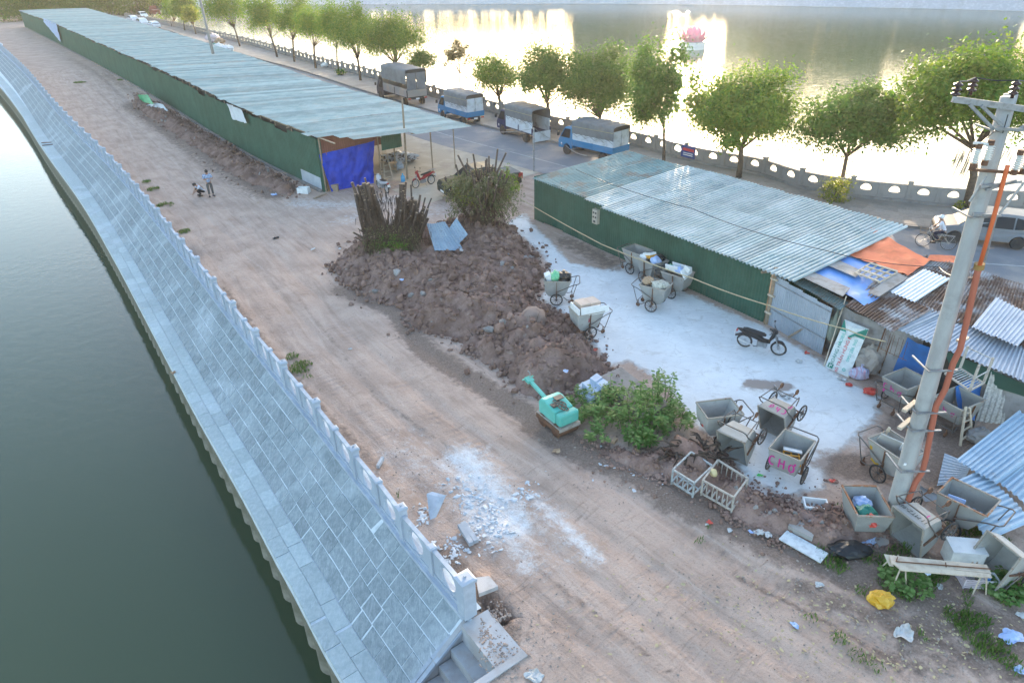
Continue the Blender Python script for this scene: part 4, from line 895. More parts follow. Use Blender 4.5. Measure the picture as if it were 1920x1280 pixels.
shrub((300, 42), (7, 6), 'small green shrub beside the white parked cars', L_FIC, n=200)
shrub((1797, 392), (9, 8), 'tuft of green shoots at the foot of the tree with aerial roots', L_YEL, n=160)
# leafy bush in front of the concrete slab
def big_bush():
    b = P(1165, 822); t = thing('leafy_bush', 'leafy green bush with pale tips beside the turquoise roller', 'bush', b)
    pos = []; nr = []; tn = []; sz = []; st = MB()
    spots = [(1085, 790, .55), (1110, 800, .75), (1140, 800, .95), (1165, 810, 1.05), (1195, 815, 1.15), (1220, 820, 1.2), (1215, 790, 1.5), (1240, 780, 1.2), (1130, 780, .95), (1175, 785, 1.15), (1260, 810, .7), (1278, 800, .75), (1205, 838, .8), (1225, 842, .7), (1150, 760, .9), (1190, 770, 1.1), (1068, 770, .35), (1100, 760, .5), (1240, 765, 1.45), (1255, 790, .8), (1180, 832, .7), (1120, 825, .5)]
    for (x, y, h) in spots:
        for k in range(6):
            q = P(x + random.uniform(-14, 14), y + random.uniform(-12, 8)) - b; hh = h * random.uniform(.6, 1.0); ln = Vector((random.uniform(-.3, .3), random.uniform(-.3, .3), 0))
            pts = [q, q + Vector((0, 0, hh * .6)) + ln * .4, q + Vector((0, 0, hh)) + ln]; st.tube(pts, [.012, .009, .004], 4)
            for j in range(34):
                u = random.uniform(.25, 1) ** .8; p = pts[0].lerp(pts[2], u); a = random.uniform(0, 6.28); o_ = Vector((math.cos(a), math.sin(a), random.uniform(-.35, .25)))
                L = random.uniform(.10, .19); pos.append(p + o_ * L * .7); tn.append(o_); n_ = Vector((random.uniform(-.4, .4), random.uniform(-.4, .4), 1)); nr.append(n_); sz.append(L)
    nr = unit(np.array(nr)); tn = unit(np.array(tn)); nr = unit(nr - tn * (nr * tn).sum(1)[:, None])
    o = bpy.data.objects.new('foliage', leaf_mesh('foliage', np.array(pos), nr, tn, np.array(sz), .48, L_BSH)); COL.objects.link(o); o.parent = t
    st.build('stems', m_cloth('green_stem', (.10, .14, .05)), t, kind='stuff')
big_bush()
# grass, one mass per patch field
def grass(name, spots, n_per, h, m=L_GRS):
    pos = []; nr = []; tn = []; sz = []
    for x, y, r_, k in spots:
        c = P(x, y)
        for i in range(int(n_per * r_ * r_ * k)):
            a = random.uniform(0, 6.28); q = math.sqrt(random.random()) * r_; p = Vector((c.x + math.cos(a) * q, c.y + math.sin(a) * q, 0))
            if vnoise(np.array([p.x * 2.3]), np.array([p.y * 2.3]), 3)[0] < .42: continue
            z = gz(p); L = h * random.uniform(.5, 1.4); t_ = Vector((random.uniform(-.5, .5), random.uniform(-.5, .5), 1)).normalized(); pos.append((p.x, p.y, z + L * .35)); tn.append(t_); nr.append(t_.cross(Vector((random.uniform(-1, 1), random.uniform(-1, 1), .1))).normalized()); sz.append(L)
    o = bpy.data.objects.new(name, leaf_mesh(name, np.array(pos), np.array(nr), np.array(tn), np.array(sz), .16, m)); COL.objects.link(o); tag(o, 'short green grass and weeds growing on bare soil', 'grass', kind='stuff')
grass('grass', [(1840, 1185, .55, 1), (1800, 1160, .35, 1), (1870, 1240, .45, 1), (1690, 1090, .6, 1), (1720, 1060, .7, .9), (1640, 1060, .5, .8), (1560, 1060, .3, 1), (1590, 1050, .35, .9), (1780, 1110, .5, .7), (1890, 1110, .5, .9), (1850, 1090, .4, 1), (1740, 1190, .25, .8), (1575, 1200, .2, .6), (1605, 1230, .2, .6), (1640, 1250, .2, .5), (1620, 1110, .2, .7), (1520, 1160, .15, .5), (1325, 990, .12, .8), (1310, 1015, .15, .4), (566, 690, .45, 1), (548, 670, .25, 1), (575, 712, .25, .5), (345, 435, .35, 1), (310, 385, .5, 1), (288, 356, .4, 1), (275, 342, .3, .8), (605, 735, .15, .7), (745, 905, .2, .4), (756, 930, .2, .4), (1545, 1030, .25, .8), (1570, 955, .15, .4), (1820, 1000, .35, 1), (1770, 990, .25, 1), (150, 155, .7, .8), (230, 150, .6, .8), (1145, 700, .25, .5), (1060, 790, .2, .3), (1420, 1000, .15, .4), (1860, 1010, .4, 1)], 2200, .14)
def weeds(name, label, bpx, n, r_, h, leaf):
    b = G(*bpx); pos = []; nr = []; tn = []; sz = []; st = MB()
    for i in range(n):
        a = random.uniform(0, 6.28); q = r_ * math.sqrt(random.random()); p = Vector((math.cos(a) * q, math.sin(a) * q, 0)); hh = h * random.uniform(.4, 1); st.tube([p, p + Vector((0, 0, hh))], [.008, .004], 4)
        for j in range(8):
            a = random.uniform(0, 6.28); o_ = Vector((math.cos(a), math.sin(a), random.uniform(-.3, .1))); L = leaf * random.uniform(.7, 1.3); pos.append(p + Vector((0, 0, hh * random.uniform(.5, 1))) + o_ * L * .6); tn.append(o_.normalized()); nr.append((random.uniform(-.3, .3), random.uniform(-.3, .3), 1)); sz.append(L)
    t = thing('weed_plant', label, 'plant', b); nr = unit(np.array(nr)); tn = np.array(tn)
    o = bpy.data.objects.new('foliage', leaf_mesh('foliage', np.array(pos), nr, tn, np.array(sz), .7, L_BSH)); COL.objects.link(o); o.parent = t; st.build('stems', M_BARK, t, kind='stuff')
weeds('w', 'broad leaved green weeds growing under the left end of the long bench', (1695, 1095), 60, .55, .3, .12)
weeds('w', 'broad leaved green weeds at the right edge beside the overturned cart', (1885, 1105), 50, .5, .3, .13)
# ------------------------------------------------------------------ uprooted stumps on the soil heap
def stump(label, bpx, z, sticks, name='tree_stump'):
    b = P(bpx[0], bpx[1], z); t = thing(name, label, 'tree stump', b); return t
s1 = stump('uprooted tree stump with two clusters of cut brown stems on the soil heap', (738, 462), .62, 0)
b1 = s1.location; k1 = ppm(b1); sm = MB(); ct = MB()
def stick(mb, mc, p, q, r_):
    q = q + Vector((random.gauss(0, .07), random.gauss(0, .07), 0)); mid = p.lerp(q, .5) + Vector((random.gauss(0, .08), random.gauss(0, .08), 0)); mb.tube([p, mid, q], [r_ * 1.2, r_, r_ * .85], 6); d = (q - mid).normalized(); mc.cyl(q - d * .01, q + d * .012, r_ * .82, n=6)
parts_ = []
def cluster(n, base, bs, top, ts, r0, r1, hmin):
    for i in range(n):
        g = random.gauss(0, 1); g2 = random.gauss(0, 1); p = Vector((base[0] + g * bs, base[1] + g2 * bs, base[2])); u = random.uniform(hmin, 1)
        q = Vector((top[0] + g * ts, top[1] + g2 * ts, base[2])) ; q = p.lerp(Vector((q.x, q.y, top[2])), u); m1, m2 = MB(), MB(); stick(m1, m2, p, q, random.uniform(r0, r1)); parts_.append((m1, m2))
cluster(60, (-.68, 0, .25), .20, (-1.05, 0, 3.3), .24, .045, .10, .5)
cluster(50, (.55, .05, .35), .20, (.80, .1, 3.1), .22, .045, .10, .45)
cluster(36, (.95, .0, .35), .2, (1.6, .0, 2.5), .32, .035, .085, .4)
cluster(26, (-.5, -.2, .25), .22, (-1.35, -.4, 1.15), .35, .025, .06, .5)
cluster(14, (.0, -.3, .5), .4, (.4, -1.0, 1.1), .5, .025, .05, .5)
for x0, y0, z0, x1, y1, z1 in ((-.7, -.5, .95, .75, -.45, 1.05), (.1, -.5, .9, 1.0, -.55, 1.75), (-.9, -.5, .9, -.2, -.6, .75), (.2, -.6, .6, .95, -.4, .85), (-.1, 0, .3, -.05, -.05, 1.75)):
    m1, m2 = MB(), MB(); stick(m1, m2, Vector((x0, y0, z0)), Vector((x1, y1, z1)), .05); parts_.append((m1, m2))
for m1, m2 in parts_:
    o = m1.build('cut_stem', M_ROOT, s1, smooth=True); m2.build('cut_end', M_CUT, o)
sb = MB(); 
for i in range(420):
    a = random.uniform(0, 6.28); r_ = random.uniform(.5, 1.25); p = Vector((math.cos(a) * r_ * .8, math.sin(a) * r_ * .6, random.uniform(.2, 1.0))); q = p + Vector((math.cos(a) * random.uniform(.05, .35), math.sin(a) * random.uniform(0, .3), -random.uniform(.3, .9))); sb.tube([p, p.lerp(q, .5) + Vector((random.uniform(-.1, .1), random.uniform(-.1, .1), .05)), q], [.012, .014, .005], 4)
sb.ico((0, 0, .35), .85, .14, 3, (1.15, .8, .75))
for (x0, x1, z1, r0_, r1_) in ((-.6, -.88, 2.6, .42, .26), (.42, .66, 2.3, .42, .24), (.85, 1.3, 1.7, .30, .16)): sb.tube([Vector((x0 + (x1 - x0) * i / 7 + random.uniform(-.04, .04), random.uniform(-.05, .05), .3 + (z1 - .3) * i / 7)) for i in range(8)], [r0_ + (r1_ - r0_) * i / 7 + random.uniform(-.04, .04) for i in range(8)], 11)
for i in range(700):
    cx_, cz_ = random.choice(((-.7, 3.0), (.5, 2.7), (.95, 2.0))); x = cx_ + random.gauss(0, .34); z = random.uniform(.5, cz_); y = -abs(random.gauss(.25, .2)); sb.tube([(x, y, z), (x + random.uniform(-.06, .06), y - .03, z - random.uniform(.2, .6))], [.022, .006], 3)
sb.build('root_ball', M_ROOT, s1, kind='stuff')
pos = []; tn = []; nr = []; sz = []; tw = MB()
for i in range(330):
    x0 = random.uniform(-1.25, 1.35); p = Vector((x0 * .85, random.uniform(-.55, -.1), random.uniform(.7, 1.5))); q = Vector((x0 * 1.05 + random.uniform(-.3, .3), random.uniform(-1.25, -.5), random.uniform(-.35, .5))); m_ = p.lerp(q, .4) + Vector((0, -.2, random.uniform(.1, .4))); pl_ = [p * (1 - u) ** 2 + m_ * 2 * u * (1 - u) + q * u * u for u in (0, .2, .4, .6, .8, 1)]
    tw.tube(pl_, [.02, .016, .012, .01, .008, .004], 4)
    for j in range(7):
        u = random.uniform(.2, 1); c_ = p * (1 - u) ** 2 + m_ * 2 * u * (1 - u) + q * u * u; pos.append(c_ + Vector((random.gauss(0, .06), -.03, random.gauss(0, .06)))); tn.append((random.gauss(0, .6), random.gauss(0, .6), -.7)); nr.append((random.gauss(0, 1), random.gauss(0, 1), random.gauss(0, 1))); sz.append(random.uniform(.06, .14))
tn = unit(np.array(tn)); nr = unit(np.cross(tn, np.array(nr))); o = bpy.data.objects.new('leaves', leaf_mesh('leaves', np.array(pos), nr, tn, np.array(sz), .4, L_OLV)); COL.objects.link(o); o.parent = s1
tw.build('hanging_roots', M_ROOT, s1, kind='stuff')
me, _ = crown_mesh('leaves', (.1, -1.0, .5), (.9, .3, .4), 520, .10, L_DRK, 22, .2, -2); o = bpy.data.objects.new('leaves', me); COL.objects.link(o); o.parent = s1
s2 = stump('tree stump with bare branches and drooping olive leaves in front of the pickup', (908, 432), .35, 0)
parts_ = []
cluster(34, (0, 0, 1.3), .35, (.1, 0, 3.6), .9, .03, .07, .35); cluster(22, (0, .1, .6), .3, (-.1, 0, 3.0), .7, .04, .09, .5)
for x1, z1 in ((-1.25, 4.0), (-.7, 3.5), (-.35, 4.1), (.35, 3.9), (.8, 4.3), (1.2, 4.0), (.55, 3.4)):
    m1, m2 = MB(), MB(); stick(m1, m2, Vector((x1 * .3, 0, 2.0)), Vector((x1, random.uniform(-.4, .4), z1)), .055); parts_.append((m1, m2))
for m1, m2 in parts_:
    o = m1.build('cut_stem', M_ROOT, s2, smooth=True); m2.build('cut_end', M_CUT, o)
sb = MB(); sb.ico((0, 0, .7), .6, .15, 3, (1, .9, 1.5))
for i in range(260):
    a = random.uniform(0, 6.28); p = Vector((math.cos(a) * .7, math.sin(a) * .6, random.uniform(1.0, 2.6))); q = p * 1.0 + Vector((math.cos(a) * random.uniform(.2, 1.0), math.sin(a) * random.uniform(.1, .7), -random.uniform(.4, 1.5))); sb.tube([p, p.lerp(q, .5) + Vector((0, 0, .25)), q], [.014, .011, .004], 4)
sb.build('root_ball', M_ROOT, s2, kind='stuff')
def droop(name, c, rad, n, L, m, par, cl=40):
    c = np.array(c); rad = np.array(rad); d = unit(RS.normal(size=(cl, 3))); d = d * RS.uniform(.4, 1, (cl, 1)); k = RS.randint(0, cl, n); pos = c + (d[k] + RS.normal(size=(n, 3)) * np.array([.13, .13, .22])) * rad
    tn = unit(RS.normal(size=(n, 3)) * .6 + np.array([0, 0, -.8])); nr = unit(np.cross(tn, RS.normal(size=(n, 3)))); o = bpy.data.objects.new(name, leaf_mesh(name, pos, nr, tn, L * RS.uniform(.6, 1.4, n), .36, m)); COL.objects.link(o); o.parent = par
pos = []; tn = []; nr = []; sz = []; tw = MB()
for i in range(210):
    a = random.uniform(0, 6.28); r1 = random.uniform(.9, 2.15); p = Vector((math.cos(a) * .45, math.sin(a) * .4, random.uniform(1.6, 3.0))); q = Vector((math.cos(a) * r1, math.sin(a) * r1 * .75, random.uniform(.7, 2.9))); m_ = p.lerp(q, .5) + Vector((0, 0, random.uniform(.2, .7))); prev = None; pl_ = []
    for j in range(30):
        u = j / 29; c_ = p * (1 - u) ** 2 + m_ * 2 * u * (1 - u) + q * u * u; pl_.append(c_)
        for _ in range(2 if u > .2 else 0):
            pos.append(c_ + Vector((random.gauss(0, .07), random.gauss(0, .07), random.gauss(-.04, .07)))); tn.append((random.gauss(0, .6), random.gauss(0, .6), -.7)); nr.append((random.gauss(0, 1), random.gauss(0, 1), random.gauss(0, 1))); sz.append(random.uniform(.08, .19))
    tw.tube(pl_[::6], [.016, .013, .01, .007, .005], 4)
tn = unit(np.array(tn)); nr = unit(np.cross(tn, np.array(nr))); o = bpy.data.objects.new('leaves', leaf_mesh('leaves', np.array(pos), nr, tn, np.array(sz), .4, L_OLV)); COL.objects.link(o); o.parent = s2
tw.build('twigs', M_WOOD, s2, kind='stuff')
droop('leaves', (-.9, -.3, 2.1), (.8, .7, .7), 350, .13, L_YEL, s2, 20); droop('leaves', (1.4, 0, 2.5), (.5, .5, .7), 500, .13, L_FIC, s2, 14)
# ------------------------------------------------------------------ far shore: tree belt and blocks of flats (seen mirrored in the lake)
pos = []; nr = []; tn = []; sz = []
d = 30.0
fb = []
while d < FB.len - 5:
    p, t = FB.at(d); n_ = Vector((-t.y, t.x)); n_ = n_ if n_.y > 0 or n_.x > 0 else -n_
    h = (12 if p.x < 118 else 17) + 4 * vnoise(np.array([d * .08]), np.array([1.0]), 4)[0] if p.x > 66 else 10 + 3 * vnoise(np.array([d * .1]), np.array([1.0]), 4)[0]
    c = p + n_ * random.uniform(10, 16); gap = abs(p.x - 62) < 8
    if gap: h = 7
    m = 900; dd = unit(RS.normal(size=(m, 3))) * RS.uniform(.5, 1, (m, 1)); pos.append(np.array([c.x, c.y, 2.3 + h * .55]) + dd * np.array([4.2, 4.2, h * .48])); nr.append(unit(RS.normal(size=(m, 3)))); sz.append(RS.uniform(.8, 1.9, m)); d += 4.0
pos = np.concatenate(pos); nr = np.concatenate(nr); sz = np.concatenate(sz); tn = unit(np.cross(nr, RS.normal(size=pos.shape)))
o = bpy.data.objects.new('far_tree_belt', leaf_mesh('far_tree_belt', pos, nr, tn, sz, .8, L_FAR)); COL.objects.link(o); tag(o, 'belt of dark trees on the far shore of the lake', 'woods', kind='stuff')
M_BLD = mat('pale_render', (.31, .32, .26), .9, c2=(.26, .27, .22), scale=.2, rnd=.15); M_GLS = mat('window_glass', (.06, .07, .08), .2)
BLK = [((42, 280), 34, 33,  'long pale block of flats on the far shore left of the glare'), ((84, 263), 14, 30, 'grey block of flats on the far shore right of the glare'), ((97, 256), 16, 38, 'tallest grey block of flats on the far shore'), ((114, 246), 22, 33, 'wide grey block of flats on the far shore'), ((136, 228), 32, 23, 'low grey block of flats at the right of the far shore')]
for (x, y), wd, h, l in BLK:
    rz = -math.atan2(x, y); t = thing('block_of_flats', l, 'building', (x, y, 2.3), rz, 'blocks of flats on the far shore'); MB().box((0, 0, h / 2), (wd, 14, h)).build('wall', M_BLD, t); MB().box((0, 0, h + .5), (wd + .6, 14.6, 1)).build('roof', M_BLD, t)
    wm_ = MB().box((0, 0, 0), (1.5, .2, 1.6)).mesh('window', M_GLS)
    for fl_ in range(1, int(h / 3.2), 2):
        for j in range(int(wd / 3.4)): inst(wm_, (-wd / 2 + 2 + j * 3.2, -7.02, fl_ * 3.2 + 1.6), 0, t, 'window')
# ------------------------------------------------------------------ vehicles
M_TYRE = mat('tyre_rubber', (.03, .03, .031), .85, c2=(.05, .047, .043), scale=5)
M_RIM = mat('wheel_metal', (.46, .46, .46), .45, .2)
M_GLASS = mat('dark_glass', (.02, .024, .028), .12, rnd=0, spec=.12)
M_LAMPR = mat('red_lens', (.35, .012, .015), .3); M_LAMPW = mat('clear_lens', (.65, .66, .66), .2); M_PLATE = mat('plate_white', (.7, .7, .7), .5)
M_BLKP = mat('black_plastic', (.03, .03, .032), .5)
def paint(name, c, rough=.42): 
    t = NT(name); return t.out(t.mix(t.ramp(t.noise(2.5, 6, .7), .4, .75), c, tuple(x * .8 + .02 for x in c)), rough, 0, .3)
def wheel(par, c, r, w_, name='wheel', spokes=5):
    wb = MB(); a, b = Vector((0, -w_ / 2, 0)), Vector((0, w_ / 2, 0)); wb.lathe([(0, -w_ * .42), (r * .58, -w_ * .42), (r * .62, -w_ * .3), (r * .62, w_ * .3), (r * .58, w_ * .42), (0, w_ * .42)], 16, (0, 0, 0), Matrix.Rotation(pi / 2, 3, 'X'))
    for i in range(spokes):
        for s_ in (-1, 1): wb.box(Vector((math.cos(2 * pi * i / spokes) * r * .33, s_ * w_ * .44, math.sin(2 * pi * i / spokes) * r * .33)), (r * .5, .02, r * .12), M=Matrix.Rotation(-2 * pi * i / spokes, 3, 'Y'))
    o = wb.build(name, M_RIM, par); o.location = c
    ty = MB().lathe([(r * .62, -w_ / 2), (r * .95, -w_ / 2), (r, -w_ * .35), (r, w_ * .35), (r * .95, w_ / 2), (r * .62, w_ / 2)], 20, (0, 0, 0), Matrix.Rotation(pi / 2, 3, 'X')).build('tyre', M_TYRE, o); return o
def bevel(o, w_=.04, seg=2):
    m = o.modifiers.new('bevel', 'BEVEL'); m.width = w_; m.segments = seg; m.limit_method = 'ANGLE'; m.angle_limit = R(25); return o
def panel_on(wf, poly, m, name, par, side, proud=.006, **k):
    mb = MB(); vs = [(x, side * (wf(x, z) + proud), z) for x, z in poly]; mb.add(vs, [tuple(range(len(vs)))] if side < 0 else [tuple(reversed(range(len(vs))))]); return mb.build(name, m, par, **k)
def arch(cx, r, n=7): return [(cx + r * math.cos(pi - pi * i / (n - 1)), .30 + r * math.sin(pi - pi * i / (n - 1))) for i in range(n)][::-1]
def car(label, loc, rz, L, W, H, m, prof, winside, wheels, rr=.31, group=None, screen=None, rear=None, name='parked_car', cat='car', lights=True, hw=None, bed=None):
    t = thing(name, label, cat, loc, rz, group); belt = hw or H * .58
    wf = lambda x, z: W / 2 * (1 - .05 * max(0, (.5 - z)) / .5) * (1 if z < belt else 1 - .27 * (z - belt) / (H - belt)) * (1 - .10 * max(0, (abs(x) - L * .36) / (L * .14)) ** 2)
    b = MB().profile(prof, wf); bo = bevel(b.build('body', m, t), .05, 2)
    for s_ in (-1, 1):
        for k, pl_ in enumerate(winside): panel_on(wf, pl_, M_GLASS, 'side_window', t, s_)
        for x in wheels: wheel(t, (x, s_ * (W / 2 - .10), rr), rr, .2)
        if lights:
            panel_on(wf, [(L / 2 - .42, belt * .72), (L / 2 - .1, belt * .70), (L / 2 - .16, belt * .86), (L / 2 - .42, belt * .90)], M_LAMPW, 'headlight', t, s_, .004)
            panel_on(wf, [(-L / 2 + .08, belt * .75), (-L / 2 + .3, belt * .78), (-L / 2 + .26, belt * 1.02), (-L / 2 + .10, belt * 1.0)], M_LAMPR, 'tail_light', t, s_, .004)
        MB().box((winside[0][-1][0] - .05, s_ * (W / 2 + .08), belt + .06), (.14, .2, .13)).build('wing_mirror', m, t)
    for nm, (a, bb), sh_ in (('windscreen', screen, .004), ('rear_window', rear, .004)):
        if not a: continue
        d = (Vector((bb[0], 0, bb[1])) - Vector((a[0], 0, a[1]))); n_ = Vector((-d.z, 0, d.x)).normalized() * .012
        if n_.x * (1 if nm == 'windscreen' else -1) < 0: n_ = -n_
        wa, wb_ = wf(a[0], a[1]) * .92, wf(bb[0], bb[1]) * .92
        MB().add([Vector((a[0], -wa, a[1])) + n_, Vector((a[0], wa, a[1])) + n_, Vector((bb[0], wb_, bb[1])) + n_, Vector((bb[0], -wb_, bb[1])) + n_], [(0, 1, 2, 3)]).build(nm, M_GLASS, t)
    MB().box((L / 2 + .004, 0, belt * .45), (.02, .5, .12)).build('licence_plate', M_PLATE, t)
    MB().box((-L / 2 - .004, 0, belt * .55), (.02, .5, .12)).build('licence_plate', M_PLATE, t)
    MB().box((L / 2 - .02, 0, belt * .68), (.06, W * .5, .12)).build('grille', M_BLKP, t)
    return t, wf
def side_prof(L, H, belt, f, wh, r_=.36):     # f: hood start, windscreen top, roof end, rear bottom
    pts = [(L / 2, .28), (L / 2 + .0, belt * .62), (L / 2 - .12, belt * .82), (f[0], belt + .02), (f[1], H - .02), ((f[1] + f[2]) / 2, H), (f[2], H - .04), (f[3], belt + .04), (-L / 2 + .03, belt * .9), (-L / 2, .30)]
    return pts + arch(wh[1], r_)[::-1] + arch(wh[0], r_)[::-1]
SILVER = paint('silver_paint', (.20, .21, .225)); WHITEP = paint('white_paint', (.72, .73, .74)); GREENP = paint('dark_green_paint', (.012, .022, .016), .55)
mp = P(1786, 457); mr = P(1901, 469); dr = (mp - mr).normalized(); mrz = math.atan2(dr.y, dr.x); mc = (mp + mr) / 2 + Vector((-dr.y, dr.x, 0)) * -.8
if Vector((-dr.y, dr.x, 0)).y < 0: mc = (mp + mr) / 2 + Vector((-dr.y, dr.x, 0)) * -.8
L_, W_, H_, B_ = 4.5, 1.76, 1.64, .96
car('silver people carrier parked on the road beside the utility pole', (mc.x, mc.y, .04), mrz, L_, W_, H_, SILVER, side_prof(L_, H_, B_, (1.32, .42, -1.75, -2.12), (1.36, -1.36)),
    [[(1.10, .99), (.54, 1.46), (.02, 1.53), (.02, .99)], [(-.05, .99), (-.05, 1.53), (-.98, 1.52), (-.98, .99)], [(-1.05, .99), (-1.05, 1.52), (-1.70, 1.40), (-1.95, 1.04)]], (1.36, -1.36), .32, screen=((1.30, .99), (.48, 1.57)), rear=((-2.12, 1.02), (-1.80, 1.52)), hw=B_)
# white cars far along the road
for (x, y), rz_, l, h_ in (((268, 37), 1, 'white pickup car, farthest of the parked white cars', 1.75), ((250, 43), 2, 'white car at the left of the parked white cars', 1.5), ((267, 49), 3, 'white car with a dark rear window in the middle of the parked white cars', 1.6), ((289, 54), 4, 'white saloon car, nearest of the parked white cars', 1.45)):
    c = P(x, y); L_, B_ = 4.4, .92; ang = math.atan2(.83, -.55) + .15
    car(l, (c.x, c.y, .03), ang, L_, 1.75, h_, WHITEP, side_prof(L_, h_, B_, (1.1, .35, -1.3, -1.9), (1.35, -1.3)), [[(.95, .97), (.42, h_ - .14), (-.4, h_ - .1), (-.4, .97)], [(-.46, .97), (-.46, h_ - .1), (-1.2, h_ - .14), (-1.62, 1.0)]], (1.35, -1.3), .31, 'white cars parked along the road', ((1.08, .97), (.4, h_ - .1)), ((-1.86, .98), (-1.34, h_ - .1)), hw=B_)
# dark green pickup behind the stump
pa = P(826, 380); pb = P(985, 352); pd = (pa - pb).normalized(); pc = (pa + pb) / 2 + Vector((-pd.y, pd.x, 0)) * -.55
L_, W_, H_, B_ = 5.1, 1.84, 1.74, 1.08
prof = [(2.55, .35), (2.55, .8), (2.42, .98), (1.35, 1.10), (.62, 1.70), (-.1, 1.74), (-.70, 1.68), (-.88, 1.10), (-2.5, 1.08), (-2.55, .45)] + arch(-1.6, .42)[::-1] + arch(1.55, .42)[::-1]
pk, wf = car('dark green pickup truck half hidden behind the leafy tree stump', (pc.x, pc.y, .02), math.atan2(pd.y, pd.x), L_, W_, H_, GREENP, prof, [[(1.12, 1.14), (.56, 1.58), (.0, 1.62), (.0, 1.14)], [(-.06, 1.14), (-.06, 1.62), (-.64, 1.58), (-.76, 1.14)]], (1.55, -1.6), .38, screen=((1.30, 1.14), (.66, 1.66)), rear=((-.86, 1.14), (-.72, 1.64)), name='pickup_truck', cat='pickup', hw=B_)
MB().box((-1.72, 0, 1.10), (1.55, 1.5, .05)).build('bed_cover', mat('bed_cover', (.16, .165, .165), .8, spec=.1), pk)
for s_ in (-1, 1): MB().box((-2.52, s_ * .82, .92), (.1, .14, .34)).build('tail_lamp', M_LAMPR, pk)
red = P(292, 30)
tr_, _ = car('red lorry behind the white parked cars', (red.x, red.y, .03), math.atan2(.83, -.55), 5.5, 2.0, 2.3, paint('red_paint', (.16, .03, .025)), [(2.7, .4), (2.75, 1.2), (2.5, 2.2), (1.2, 2.3), (1.15, 1.5), (-2.7, 1.5), (-2.7, .5)], [[(2.5, 1.3), (2.4, 2.0), (1.4, 2.05), (1.4, 1.3)]], (1.9, -1.8), .42, screen=((2.76, 1.3), (2.52, 2.1)), rear=((1.18, 1.6), (1.2, 2.1)), name='lorry', cat='lorry', hw=1.3)
